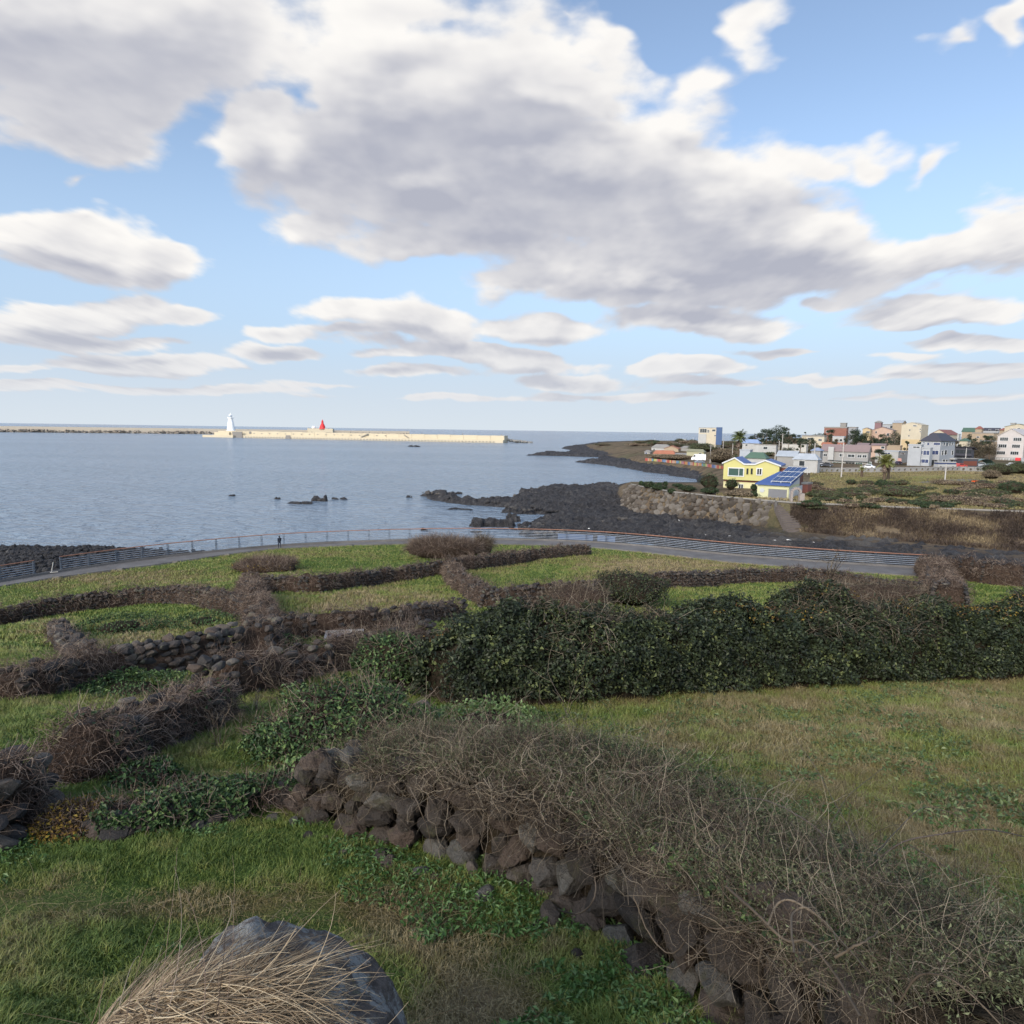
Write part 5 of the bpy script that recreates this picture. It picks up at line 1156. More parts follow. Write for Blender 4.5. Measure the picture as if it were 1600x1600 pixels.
# rubble end on the right
q = at_z(np.array(785.0), np.array(691.5), 0.0); n = 420; xs = rng.uniform(-1, 1, n); P = np.column_stack([q[0] + xs * 42, q[1] + rng.normal(0, 9, n), 4.5 * (1 - np.abs(xs)) + rng.normal(0, .6, n)])
tag(mk_rocks('armour_stones', P, rng.uniform(1.2, 2.6, n), paint('grey_armour_rock', (.24, .23, .21)), sub=1, cuts=6), 'heap of grey armour stones at the right end of the breakwater', 'rocks', kind='stuff')
# outer breakwater behind and to the left
A2, B2 = seg(-60, 675.6, 620, 684.2); A2 = at_z(np.array(-60.), np.array(674.5), 0.0); B2 = at_z(np.array(640.), np.array(681.2), 0.0); t2 = nrm(B2 - A2); L2 = np.linalg.norm((B2 - A2)[:2])
ob = thing('breakwater', 'thin far breakwater stretching to the left edge', 'breakwater', A2, math.atan2(t2[1], t2[0]))
MB().box(0, L2, 0, 24, -4, hz(200, 668.3, A2) * .95).build('crown_wall', paint('weathered_far_concrete', (.50, .44, .36), .9, .2, .1, .03), ob)
n = 900; P = np.column_stack([rng.uniform(0, L2, n), rng.uniform(-12, -1, n), rng.uniform(0, 5.5, n)]); o = mk_rocks('armour_blocks', P, rng.uniform(1.5, 3.2, n), paint('brown_armour_rock', (.22, .19, .16)), ob, sub=1, cuts=6); o['kind'] = 'stuff'
# lighthouses
def lighthouse(px, pyb, pyt, y, w0, w1, label, body, top, d=None):
    P = at_y(np.array(float(px)), np.array(float(pyb)), y); T_ = at_y(np.array(float(px)), np.array(float(pyt)), y); h = T_[2] - P[2]
    root = thing('lighthouse', label, 'lighthouse', P)
    z = np.array([0, .04, .05, .30, .62, .70, .705, .74, .745]) * h; r = np.array([w0 * 1.35, w0 * 1.35, w0, w0 * .86, w1 * 1.08, w1, w1 * 1.5, w1 * 1.5, w1 * 1.2])
    MB().tube(np.column_stack([z * 0, z * 0, z]), r, 16).build('tower', body, root, smooth=False)
    MB().tube(np.array([(0, 0, .745 * h), (0, 0, .86 * h)]), w1 * .7, 12).build('lantern_room', top, root)
    MB().tube(np.array([(0, 0, .86 * h), (0, 0, .90 * h), (0, 0, .93 * h), (0, 0, 1.0 * h)]), [w1 * .95, w1 * .6, w1 * .15, w1 * .08], 12).build('cap', body, root)
    b = MB()
    for k in range(10):
        a = k * .628; b.bar((math.cos(a) * w1 * 1.42, math.sin(a) * w1 * 1.42, .745 * h), (math.cos(a) * w1 * 1.42, math.sin(a) * w1 * 1.42, .78 * h), .25)
    b.build('gallery_rail', body, root); return root
M_white = paint('white_lighthouse_paint', (.82, .83, .84), .5, .3, .04); M_red = paint('red_lighthouse_paint', (.62, .035, .04), .5, .3, .06)
yb = A_[1] + 18
lighthouse(361, 674, 645, yb, 6.2, 3.3, 'white lighthouse on the left head of the breakwater', M_white, mat('lantern_glass', lambda t: bsdf(t, (.35, .40, .45), .2, .5)))
lighthouse(504, 670.5, 655, B2[1] * .9 + 60, 6.8, 2.2, 'red lighthouse showing over the middle of the breakwater', M_red, MATS['red_lighthouse_paint'])
P = at_y(np.array(491.), np.array(671.), B2[1] * .9 + 60); hs = thing('port_building', 'low cream building with round tank beside the red lighthouse', 'building', P)
MB().box(-14, 44, -6, 6, -8, 2.2).build('wall', M_bw, hs); b = MB()
for i in range(9): b.bar((-12 + i * 6.5, -6.2, 2.2), (-12 + i * 6.5, -6.2, 4.2), .8)
b.build('parapet_posts', M_bw, hs); V, F = ico(3); mk('tank', V * [4.6, 4.6, 3.4] + [-1, 0, 4.4], F, M_white, hs, smooth=True)
# ================================================================== the village on the headland
def glassm(name, col): return mat(name, lambda t: bsdf(t, col, .12, .6))
G_blue = glassm('blue_tinted_glass', (.045, .06, .13)); G_dark = glassm('dark_glass', (.03, .035, .04)); G_grn = glassm('green_grey_glass', (.05, .09, .08))
M_fr = paint('white_window_frame', (.55, .56, .57), .5, .3, .03)
def P_(px, py, y): return at_y(np.array(float(px)), np.array(float(py)), y)
class B:
    """a building set on the land: front wall from x0 to xm, right side wall to x1, all in photograph pixels, at distance d"""
    def __init__(s, name, label, x0, xm, x1, top, d, wall, roof=None, rt='flat', rh=0.0, depth=None, yaw=None, cat='building', group=None, over=.35, low=1.5):
        c = P_(xm, top, d); s.z1 = float(c[2]); s.c = c
        yaw = (yaw if yaw is not None else (.32 if x1 > xm else .0)) + math.atan(float(proj_u(xm, top)))
        s.dF = np.array([-math.cos(yaw), math.sin(yaw)]); s.dS = np.array([math.sin(yaw), math.cos(yaw)])
        # along a line of sight bearing u, x = u*y : solve the lengths of both walls
        def length(px, dr):
            u = float(proj_u(px, top)); return (u * c[1] - c[0]) / (dr[0] - u * dr[1])
        s.w = length(x0, s.dF); s.dp = length(x1, s.dS) if x1 > xm else (depth or s.w * .7)
        if depth and x1 > xm: s.dp = min(s.dp, depth)
        s.dp = max(2.5, min(s.dp, 30))
        gz = (float(H(c[0], c[1])) if d < 130 else float(min(H(c[0], c[1]), H(*(c[:2] + s.dF * s.w)), H(*(c[:2] + s.dS * s.dp))))) - low
        s.h = s.z1 - gz; s.rz = math.atan2(-s.dF[1], -s.dF[0])
        s.root = thing(name, label, cat, (c[0], c[1], gz), s.rz, group)      # local x: left is negative, y: back, z: up
        s.name = name
        MB().box(-s.w, 0, 0, s.dp, 0, s.h).build('wall', wall, s.root)
        roof = roof or wall; o = over; h = s.h + .003; b = MB(); W_, D_ = s.w, s.dp
        if rt == 'flat':
            if rh == 0: rh = .35
            b.box(-W_ - .12, .12, -.12, .12, h, h + rh); b.box(-W_ - .12, .12, D_ - .12, D_ + .12, h, h + rh); b.box(-W_ - .12, -W_ + .12, .12, D_ - .12, h, h + rh); b.box(-.12, .12, .12, D_ - .12, h, h + rh); b.box(-W_ + .12, -.12, .12, D_ - .12, h, h + .12)
        elif rt == 'hip':
            k = min(W_, D_) * .42; V = [(-W_ - o, -o, h), (o, -o, h), (o, D_ + o, h), (-W_ - o, D_ + o, h)]
            V += [(-W_ + k, k, h + rh), (-k, k, h + rh), (-k, D_ - k, h + rh), (-W_ + k, D_ - k, h + rh)]; V += [(x, y, z - .15) for x, y, z in V[:4]]
            b.add(V, [(0, 1, 5, 4), (1, 2, 6, 5), (2, 3, 7, 6), (3, 0, 4, 7), (4, 5, 6, 7), (8, 9, 1, 0), (9, 10, 2, 1), (10, 11, 3, 2), (11, 8, 0, 3), (11, 10, 9, 8)])
        elif rt in ('gable', 'gablex'):          # gable: ridge runs back; gablex: ridge runs along the front
            if rt == 'gable': e = [(-W_ - o, h, 0), (-W_ / 2, h + rh, 0), (o, h, 0)]; y0, y1 = -o, D_ + o; f = lambda x, z, y: (x, y, z)
            else: e = [(-o, h, 0), (D_ / 2, h + rh, 0), (D_ + o, h, 0)]; y0, y1 = -W_ - o, o; f = lambda x, z, y: (y, x, z)
            for (a, za, _), (c_, zc, _) in ((e[0], e[1]), (e[1], e[2])):
                V = [f(a, za, y0), f(c_, zc, y0), f(c_, zc, y1), f(a, za, y1)]; V += [(x, y, z + .16) for x, y, z in V]
                b.add(V, [(0, 1, 2, 3), (7, 6, 5, 4), (0, 4, 5, 1), (1, 5, 6, 2), (2, 6, 7, 3), (3, 7, 4, 0)])
            g = MB()
            if rt == 'gable':
                for y in (0.002, D_ - .2): g.add([(-W_, y, h), (0, y, h), (-W_ / 2, y, h + rh - .05), (-W_, y + .18, h), (0, y + .18, h), (-W_ / 2, y + .18, h + rh - .05)], [(0, 1, 2), (5, 4, 3)])
            else:
                for x in (-.002, -W_ + .2): g.add([(x, 0, h), (x, D_, h), (x, D_ / 2, h + rh - .05), (x - .18, 0, h), (x - .18, D_, h), (x - .18, D_ / 2, h + rh - .05)], [(0, 1, 2), (5, 4, 3)])
            g.build('gable_wall', wall, s.root)
        elif rt == 'shed':
            V = [(-W_ - o, -o, h), (o, -o, h), (o, D_ + o, h + rh), (-W_ - o, D_ + o, h + rh)]; V += [(x, y, z + .18) for x, y, z in V]; b.add(V, [(3, 2, 1, 0), (4, 5, 6, 7), (0, 1, 5, 4), (1, 2, 6, 5), (2, 3, 7, 6), (3, 0, 4, 7)])
        if rt != 'none': s.roof = b.build('roof', roof, s.root)
    def fr(s, px, py):                           # pixel -> front wall coordinates
        d = unproj_dir(np.array(float(px)), np.array(float(py))); n = s.dS; t = (s.c[:2] - CAM[:2]) @ n / (d[:2] @ n); P = CAM + d * t
        return -(P[:2] - s.c[:2]) @ s.dF, P[2] - s.root.location[2]
    def sr(s, px, py):                           # pixel -> side wall coordinates
        d = unproj_dir(np.array(float(px)), np.array(float(py))); n = s.dF; t = (s.c[:2] - CAM[:2]) @ n / (d[:2] @ n); P = CAM + d * t
        return (P[:2] - s.c[:2]) @ s.dS, P[2] - s.root.location[2]
    def win(s, rects, glass=None, frame=None, part='window', mull=1, side=False, pr=.10):
        for (a, b_, c_, d_) in rects:
            x0, z1 = (s.sr if side else s.fr)(a, b_); x1, z0 = (s.sr if side else s.fr)(c_, d_)
            if x1 - x0 < .25: x1 = x0 + .25
            f = min(.12, (x1 - x0) * .12); m = MB()
            def bx(u0, u1, v0, v1, w0, w1):      # u along the wall, v outwards, w up
                if side: m.box(v0 + .0, v1, u0, u1, w0, w1)
                else: m.box(u0, u1, -v1, -v0, w0, w1)
            bx(x0 - f, x1 + f, .003, pr, z1, z1 + f); bx(x0 - f, x1 + f, .003, pr, z0 - f, z0); bx(x0 - f, x0, .003, pr, z0, z1); bx(x1, x1 + f, .003, pr, z0, z1)
            for k in range(1, mull + 1):
                xm = x0 + (x1 - x0) * k / (mull + 1); bx(xm - f * .3, xm + f * .3, .03, pr * .9, z0, z1)
            w_ = m.build(part, frame or M_fr, s.root); m = MB(); bx(x0, x1, .003, .025, z0, z1); m.build('pane' if part == 'window' else 'leaf', glass or G_dark, w_)
        return s
    def boxp(s, name, a, b_, c_, d_, out, m_, side=False, inn=0.0):
        x0, z1 = (s.sr if side else s.fr)(a, b_); x1, z0 = (s.sr if side else s.fr)(c_, d_)
        m = MB(); m.box(*((inn + .004, out, x0, x1) if side else (x0, x1, -out, -inn - .004)), z0, z1); return m.build(name, m_, s.root)
def proj_u(px, py): d = unproj_dir(np.array(float(px)), np.array(float(py))); return d[0] / d[1]

cW = paint('white_render', (.36, .362, .36), var=.18); cCream = paint('cream_render', (.45, .40, .31), var=.16); cOchre = paint('ochre_render', (.45, .35, .21), var=.16); cGrey = paint('grey_render', (.26, .255, .25)); cPale = paint('pale_grey_render', (.33, .345, .37), var=.16); cPink = paint('pale_pink_render', (.44, .41, .40), var=.16)
cBrick = paint('red_brick', (.22, .10, .075), var=.2); cTan = paint('tan_render', (.32, .25, .18), var=.2); cPeach = paint('peach_render', (.42, .30, .24), var=.2); cDark = paint('charcoal_cladding', (.055, .055, .07)); cBrown = paint('dark_brown_cladding', (.13, .045, .03))
rBlue = paint('blue_metal_roof', (.045, .09, .26), .45, .4, .10, .5); rNavy = paint('dark_slate_roof', (.055, .055, .07)); rOrange = paint('orange_tile_roof', (.30, .12, .075), var=.2); rGreyT = paint('grey_tile_roof', (.22, .21, .20), var=.2); rGreen = paint('green_metal_roof', (.07, .12, .09), var=.2); rWhite = paint('pale_metal_roof', (.32, .35, .39), .5, var=.2); rRed = paint('red_brown_tile_roof', (.22, .09, .07)); rOlive = paint('olive_roof', (.20, .20, .14)); rMauve = paint('mauve_roof', (.20, .15, .15))
cLime = paint('yellow_render', (.48, .45, .19), .8, .2, .06, .4)

# far left of the headland
b = B('apartment_building', 'tall narrow white and cream house with dark blue stair tower near the sea horizon', 1092, 1120, 1127.5, 669, 440, cCream, cGrey, yaw=.30)
b.win([(1094, 670, 1104, 676), (1105.5, 671.5, 1108, 676)], G_dark, mull=2).win([(1093, 685, 1100, 691)], G_blue, mull=1).win([(1113, 671, 1118, 674), (1116, 680, 1119, 681.5)], mull=0); b.boxp('stair_tower', 1119.8, 667.5, 1127.5, 695, .5, paint('navy_glass_tiles', (.05, .09, .19), .3), False)
b.boxp('lower_wall', 1091.5, 678, 1103, 698, .25, cW)
B('farmhouse', 'low white house with worn grey tile roof at the village tip', 1018, 1046, 1050, 700, 430, cW, rGreyT, 'hip', 2.2).win([(1021, 701, 1023, 704)], mull=0)
B('farmhouse', 'house with brick-orange gable behind the bright orange roof', 1038, 1060, 1063, 701.5, 405, cTan, rOrange, 'gable', 1.7)
B('farmhouse', 'small house with bright orange tile roof by the rainbow wall', 1021, 1054, 1056, 709.5, 375, cTan, rOrange, 'hip', 1.9)
B('farmhouse', 'small grey-roofed hut between the orange roofs and the olive roof', 1064, 1078, 1081, 700, 410, cGrey, rGreyT, 'hip', 1.2)
B('shed', 'grey-roofed shed right of the bright orange roof', 1055, 1072, 1075, 711, 365, cGrey, rGreyT, 'gablex', .8, cat='shed')
B('farmhouse', 'house with flat olive roof behind the white camper', 1073, 1100, 1102, 706, 350, cOlive if False else paint('olive_render', (.34, .33, .22)), rOlive, 'hip', 1.3).win([(1092, 708, 1096, 711)], mull=0)
B('shed', 'long low white shed on the skyline of the headland', 1058, 1072, 1073, 686.5, 600, cW, rWhite, 'flat', cat='shed')
B('shed', 'tiny house with glass porch at the left end of the rainbow wall', 1007, 1016, 1018, 706, 400, cGrey, rGreyT, 'hip', 1.0, cat='shed').win([(1008.5, 707, 1011, 710)], G_blue, mull=0)
# behind the yellow house
B('farmhouse', 'white cottage with light blue roof right of the tall palm', 1160, 1186, 1189, 692.5, 330, cW, paint('pale_blue_roof', (.20, .27, .42)), 'hip', 1.8).win([(1165, 694, 1168, 697)], mull=0)
B('shed', 'pale grey metal shed below the tall palm', 1156, 1172, 1176, 704, 250, rWhite, rWhite, 'flat', cat='shed')
B('farmhouse', 'long white wall-like house with oval opening right of the light blue roof', 1178, 1213, 1215, 696, 320, cW, rGreyT, 'flat').win([(1193, 698, 1199, 702)], G_dark, mull=0)
B('farmhouse', 'weathered white ruin wall among dark bushes', 1222, 1260, 1263, 695, 335, paint('stained_white_wall', (.42, .41, .38), var=.3), rGreyT, 'flat')
B('farmhouse', 'low house with dull green roof right behind the yellow house', 1165, 1196, 1200, 716, 190, cW, rGreen, 'hip', 1.6)
B('shed', 'shed with pale tin roof behind the yellow house, left one', 1214, 1243, 1250, 714, 205, cGrey, rWhite, 'gablex', 1.6, cat='shed', depth=7)
k = B('shed', 'open pavilion with white hipped tin roof beside the long grey inn', 1240, 1277, 1281, 718.5, 195, cW, rWhite, 'hip', 1.7, cat='pavilion'); k.win([(1249, 720, 1257, 728)], G_dark, mull=0)
B('farmhouse', 'cream flat-roofed house under the umbrella pines', 1253, 1288, 1292, 682.5, 420, cCream, rGreyT, 'flat', .9).win([(1262, 684, 1271, 687), (1279, 686, 1284, 689)])
B('farmhouse', 'small house with blue-grey roof left of the long grey inn', 1268, 1282, 1286, 704, 240, cGrey, paint('blue_grey_roof', (.22, .26, .36)), 'hip', 1.0)
# the inn and its neighbours
b = B('inn', 'long two-storey grey inn with terracotta eaves and white upright sign', 1284, 1357, 1361, 707, 255, cGrey, rMauve, 'gablex', 2.6, depth=10)
b.win([(1287, 709, 1292, 713), (1312, 709, 1318, 713.5), (1325, 710, 1335, 714.5), (1340, 711, 1346, 715), (1348, 711, 1354, 715)], G_dark, mull=1)
b.win([(1301, 722, 1318, 728), (1337, 722.5, 1347, 728), (1356, 722, 1361, 728)], G_grn, mull=2).win([(1321.5, 722, 1335, 730)], G_dark, paint('grey_door_frame', (.3, .3, .3)), 'door', 2)
b.boxp('eave_band', 1301, 719.5, 1358, 721.5, .8, paint('slate_band', (.10, .12, .14)))
s_ = b.boxp('sign', 1296, 698, 1303, 718.5, 1.0, cW, inn=.35)
B('inn_annexe', 'grey upper block rising behind the long grey inn', 1340, 1356, 1359, 696, 268, cGrey, rMauve, 'gablex', .8, cat='building').win([(1342, 698, 1347, 701)])
B('warehouse', 'red brick block with flat roof on the skyline', 1288, 1323, 1326, 669, 440, cBrick, rGreyT, 'flat', .8, cat='building').win([(1291, 673, 1295, 676)], mull=0)
B('rooftop_hut', 'small pale hut on top of the red brick block', 1313, 1322, 1324, 661.5, 446, rGreyT, rGreyT, 'flat', cat='building')
B('house', 'grey flat-roofed house right of the red brick block', 1325, 1338, 1341, 669, 450, cPale, rGreyT, 'flat', .8).win([(1328, 674, 1334, 676)])
B('house', 'little white block with one dark window under the red brick block', 1301, 1319, 1320, 682.5, 370, cW, rWhite, 'flat').win([(1312, 686, 1316, 689.5)], mull=0)
B('house', 'low house with orange ridge roof left above the inn', 1284, 1318, 1321, 696, 330, rOrange, rOrange, 'gablex', 1.2)
B('house', 'ochre and white house with brown gable among dark trees', 1348, 1360, 1362, 671, 420, cOchre, rMauve, 'gable', 1.0).win([(1354, 674, 1359, 676)], G_dark, cW, mull=0)
B('house', 'peach house with wide low gable among dark trees', 1361, 1397, 1400, 673, 415, cPeach, rMauve, 'gable', 2.2).win([(1368, 674, 1370, 677), (1386, 677, 1389, 681)], mull=0)
B('tower', 'round-topped dark red brick water tower on the skyline', 1367, 1377, 1379.5, 660, 470, paint('plum_brick', (.20, .12, .13)), rGreyT, 'hip', 1.2, cat='tower')
b = B('house', 'pale villa with dark balcony glazing on the skyline', 1376, 1406, 1410, 664, 480, cPale, rGreyT, 'flat', .5); b.win([(1391, 665, 1406, 669.5)], G_dark, mull=3); b.win([(1378, 667, 1380, 670), (1384, 667, 1386, 670)], mull=0)
B('house', 'tan upper storey with curved white canopy beside the tall cream hostel', 1395, 1410, 1416, 661, 475, cTan, rWhite, 'gablex', 1.8)
b = B('hostel', 'tall cream and ochre hostel with a shallow front gable', 1409, 1440, 1451, 664.5, 330, cCream, cCream, 'gable', 1.3, over=.1); b.win([(1421, 671, 1422.5, 673), (1419.5, 680, 1421, 682), (1437, 670, 1439.5, 671.2), (1437, 674, 1439.5, 675), (1417, 696.5, 1419, 698)], mull=0)
b.boxp('lower_storeys', 1408.7, 686.3, 1440.2, 712, .12, cOchre); b.win([(1427, 664.5, 1432, 666)], mull=0)
b = B('shop', 'low white shop with blue upper windows left of the blue-glass hotel', 1368, 1404, 1420, 706, 262, cW, rWhite, 'flat', .3); b.win([(1378, 707, 1391, 709.5)], G_blue, mull=2).win([(1392, 716, 1398, 720)], paint('olive_panel', (.25, .25, .10)), mull=0); b.win([(1408, 707.5, 1413, 710)], G_dark, mull=1, side=True)
b.boxp('mural', 1403, 716, 1408, 727, .12, paint('pink_mural', (.5, .28, .25)))
B('shop', 'long orange-roofed shop above the white shop', 1362, 1383, 1386, 696.5, 300, cPeach, rMauve, 'gablex', .8).win([(1377, 697.5, 1382, 701)], mull=0)
B('wall_block', 'tan walled yard left of the tall cream hostel', 1386, 1407, 1408, 697, 310, cTan, cTan, 'flat', cat='building')
# blue-glass hotel
b = B('hotel', 'three-storey pale grey hotel with blue glass and dark hipped roof', 1439.5, 1470, 1493, 689, 246, cPale, rNavy, 'hip', 2.9, over=.5)
b.win([(1442, 691, 1445, 692.5), (1449, 691.5, 1452, 695.5), (1459, 691.5, 1469, 695.5)], G_blue, mull=0)
b.win([(1456.5, 704, 1466, 710.5)], G_blue, mull=1).win([(1455.5, 718.5, 1464, 727.5)], G_dark, paint('grey_door_frame', (.3, .3, .3)), 'door', 1)
b.win([(1474, 691, 1476.2, 696), (1478, 691, 1481, 697), (1483, 691, 1485, 696), (1487, 691, 1489, 695.5), (1471.5, 704, 1473.5, 711), (1476, 703.5, 1479, 710.5), (1487, 704, 1489, 711), (1473, 718, 1476, 725), (1478, 718, 1480, 725)], G_dark, mull=0, side=True)
b.win([(1485.5, 719, 1488.5, 726)], G_dark, paint('grey_door_frame', (.3, .3, .3)), 'door', 0, side=True); b.boxp('canopy', 1484, 715.5, 1491, 717.5, 1.6, cW, side=True)
b = B('hotel_wing', 'two-storey pale grey wing with terrace at the left of the blue-glass hotel', 1419.5, 1439.7, 1440, 696, 243.5, cPale, cPale, 'flat', .4, depth=9, low=1.5, cat='building')
b.win([(1427, 697.5, 1437, 700)], G_dark, mull=1)
b2 = B('hotel_block', 'projecting lower storeys of the blue-glass hotel with long ribbon windows', 1421, 1453.5, 1454, 701, 242, cPale, cPale, 'flat', .4, depth=3.2, cat='building')
b2.win([(1425, 703.5, 1432, 710), (1433.5, 704, 1441.5, 710), (1443, 704, 1452, 711)], G_blue, mull=1).win([(1425, 717, 1450.5, 723.5)], G_blue, mull=4)
b = B('cafe', 'dark clad building with wide eaves beside the blue-glass hotel', 1492, 1519, 1522, 699, 266, cDark, cDark, 'shed', -1.0, depth=10, over=.8); b.win([(1494, 702.5, 1518, 709)], G_dark, cDark, mull=3); b.win([(1495, 714, 1502, 722), (1505, 714, 1515, 722)], G_dark, cDark, mull=2); b.boxp('canopy', 1493, 711, 1519, 712.5, .9, cDark)
# upper right slope
B('house', 'cream house with wide red-brown roof behind the hotel roof', 1453, 1481, 1499, 679.5, 400, cCream, rRed, 'gable', 3.0)
B('house', 'low house with small green roof right of the red-brown one', 1499, 1512, 1517, 689, 350, cCream, rGreen, 'hip', 1.4)
B('chimney', 'slim white chimney between the green roof and the hotel', 1496, 1498.3, 1499.2, 679, 360, cW, cW, 'flat', cat='chimney')
b = B('apartment_building', 'long tan building with balcony band on the right hillside', 1519, 1553, 1561, 677.5, 430, cTan, rGreyT, 'flat', .6); b.win([(1526, 682, 1530, 684), (1546, 681, 1551, 684)], mull=0); b.boxp('balcony', 1532, 688, 1558, 690, 1.2, cW)
B('house', 'house with long green roof on the right skyline', 1503, 1524, 1529, 675, 470, cTan, rGreen, 'gablex', 2.8)
B('house', 'house with small red-brown hipped roof on the right skyline', 1524, 1534, 1537, 670, 455, cTan, rRed, 'hip', 1.8)
B('house', 'white dormered house with dark roof on the right skyline', 1536, 1560, 1564, 673, 465, cPale, rNavy, 'gablex', 1.8).win([(1545, 671, 1548, 673.5), (1556, 671, 1560, 674)], mull=0)
B('house', 'brown house left of the cream house on the right skyline', 1562, 1572, 1576, 672, 450, cTan, rRed, 'hip', 1.4)
B('house', 'wide cream house with grey roof at the top right of the village', 1570, 1612, 1616, 667, 430, cCream, rOlive, 'gable', 1.8).win([(1590, 669, 1594, 671)], mull=0)
B('rooftop_hut', 'grey rooftop tank house on the right skyline', 1579, 1586, 1588, 661.5, 440, cGrey, cGrey, 'flat', cat='building')
b = B('guesthouse', 'four-storey pale pink guesthouse at the right edge', 1559, 1601, 1640, 682, 290, cPink, cPink, 'gable', 3.2, yaw=.25, over=.3)
for y0 in (683.5, 694.2, 705): b.win([(1563 - (y0 - 683) * .22, y0, 1575 - (y0 - 683) * .22, y0 + 5.2), (1584 - (y0 - 683) * .22, y0 + .4, 1596 - (y0 - 683) * .22, y0 + 5.6)], G_dark, mull=3)
b.boxp('lower_storey', 1555, 714, 1601, 727, .3, cGrey); b.win([(1560, 716, 1567, 723), (1569, 716, 1576, 723), (1578, 716, 1585, 723)], G_dark, mull=1, pr=.42)
b.boxp('sign', 1588, 715, 1595, 721, 1.2, paint('red_sign', (.60, .04, .05), .5), inn=.45)
B('porch', 'pale flat-roofed entrance block at the right edge below the pink guesthouse', 1596, 1612, 1618, 718, 262, cPale, cPale, 'flat', cat='building')

# ------------------------------------------------------------------ the yellow house and its garage
yd = 143.0
o = P_(1218, 760, yd); gz = float(H(o[0], o[1])) - .8
yaw = .10 + math.atan(o[0] / o[1]); dF = np.array([-math.cos(yaw), math.sin(yaw)]); dS = np.array([math.sin(yaw), math.cos(yaw)])
yh = thing('yellow_house', 'two-storey yellow house with two gables and blue roofs on the stone embankment', 'house', (o[0], o[1], gz), math.atan2(-dF[1], -dF[0]))
def yl(px, py):
    d = unproj_dir(np.array(float(px)), np.array(float(py))); t = (o[:2] - CAM[:2]) @ dS / (d[:2] @ dS); P = CAM + d * t; return float(-(P[:2] - o[:2]) @ dF), float(P[2] - gz)
pts = [yl(*p) for p in [(1131, 749), (1131, 723.5), (1148, 716.5), (1163, 726.5), (1180, 726.5), (1196, 720.5), (1217.8, 728.5), (1217.8, 750)]]
D_ = 10.0; n = len(pts); V = [(x, y, z) for y in (0, D_) for x, z in pts]
# outline as a fan of quads down to the floor line
zb = min(pts[0][1], pts[-1][1]); m = MB(); xs = [p[0] for p in pts[1:-1]]; zs = [p[1] for p in pts[1:-1]]; zs[-1] = zs[-1]
for i in range(len(xs) - 1):
    a, c = xs[i], xs[i + 1]; VV = [(a, 0, zb), (c, 0, zb), (c, 0, zs[i + 1]), (a, 0, zs[i]), (a, D_, zb), (c, D_, zb), (c, D_, zs[i + 1]), (a, D_, zs[i])]
    m.add(VV, [(0, 1, 2, 3), (5, 4, 7, 6), (3, 2, 6, 7)])
m.add([(xs[0], 0, zb), (xs[0], D_, zb), (xs[0], D_, zs[0]), (xs[0], 0, zs[0])], [(1, 0, 3, 2)]); m.add([(xs[-1], 0, zb), (xs[-1], D_, zb), (xs[-1], D_, zs[-1]), (xs[-1], 0, zs[-1])], [(0, 1, 2, 3)]); m.add([(xs[0], 0, zb), (xs[-1], 0, zb), (xs[-1], D_, zb), (xs[0], D_, zb)], [(3, 2, 1, 0)])
m.build('upper_wall', cLime, yh)
MB().box(xs[0] + .1, xs[-1] - .1, .5, D_ - .2, zb - .42, zb - .003).build('floor_band', cBrown, yh)
MB().box(xs[0] + .02, xs[-1] - .3, .62, D_ - .2, -1, zb - .425).build('lower_wall', paint('pale_yellow_render', (.58, .55, .32)), yh)
tr_ = MB(); rf = MB()
for i in range(len(xs) - 1):
    a, c = xs[i], xs[i + 1]; za, zc = zs[i], zs[i + 1]
    if i == 0: a -= .35; za -= .2
    if i == len(xs) - 2: c += .35; zc -= .1
    tr_.add([(a, -.3, za + .0), (c, -.3, zc + .0), (c, -.3, zc + .3), (a, -.3, za + .3), (a, .0, za + .0), (c, .0, zc + .0), (c, .0, zc + .3), (a, .0, za + .3)], [(0, 1, 2, 3), (3, 2, 6, 7), (5, 4, 7, 6), (1, 0, 4, 5), (0, 3, 7, 4), (1, 5, 6, 2)])
    if i != 2: rf.add([(a, .01, za + .02), (c, .01, zc + .02), (c, D_ + .3, zc + .02), (a, D_ + .3, za + .02), (a, .01, za + .24), (c, .01, zc + .24), (c, D_ + .3, zc + .24), (a, D_ + .3, za + .24)], [(3, 2, 1, 0), (4, 5, 6, 7), (1, 2, 6, 5), (3, 0, 4, 7), (2, 3, 7, 6)])
    else: rf.add([(a + .01, .01, za + .16), (c - .01, .01, zc + .16), (c - .01, D_, zc + .16), (a + .01, D_, za + .16)], [(0, 1, 2, 3)])
tr_.build('eave_trim', M_fr, yh); rf.build('roof', rBlue, yh)
def ywin(a, b_, c_, d_, mull=0, glass=G_grn, part='window', fw=.2, nof=False, y=0):
    x0, z1 = yl(a, b_); x1, z0 = yl(c_, d_); m = MB(); f = 0.03 if nof else fw
    m.box(x0 - f, x1 + f, y - .14, y - .003, z1, z1 + f); m.box(x0 - f, x1 + f, y - .14, y - .003, z0 - f, z0); m.box(x0 - f, x0, y - .14, y - .003, z0, z1); m.box(x1, x1 + f, y - .14, y - .003, z0, z1)
    if mull: xm = x0 + (x1 - x0) * mull; m.box(xm - .06, xm + .06, y - .13, y - .02, z0, z1)
    w_ = m.build(part, M_fr if not nof else paint('olive_slot_frame', (.20, .19, .07)), yh); MB().box(x0, x1, y - .05, y - .003, z0, z1).build('pane', glass, w_)
ywin(1139, 731.5, 1161, 743.5, .70); ywin(1183.5, 732.5, 1189.5, 741.5, .5, G_dark); ywin(1166.8, 732, 1169, 741, 0, G_dark, nof=True); ywin(1173.5, 732, 1175.7, 741, 0, G_dark, nof=True)
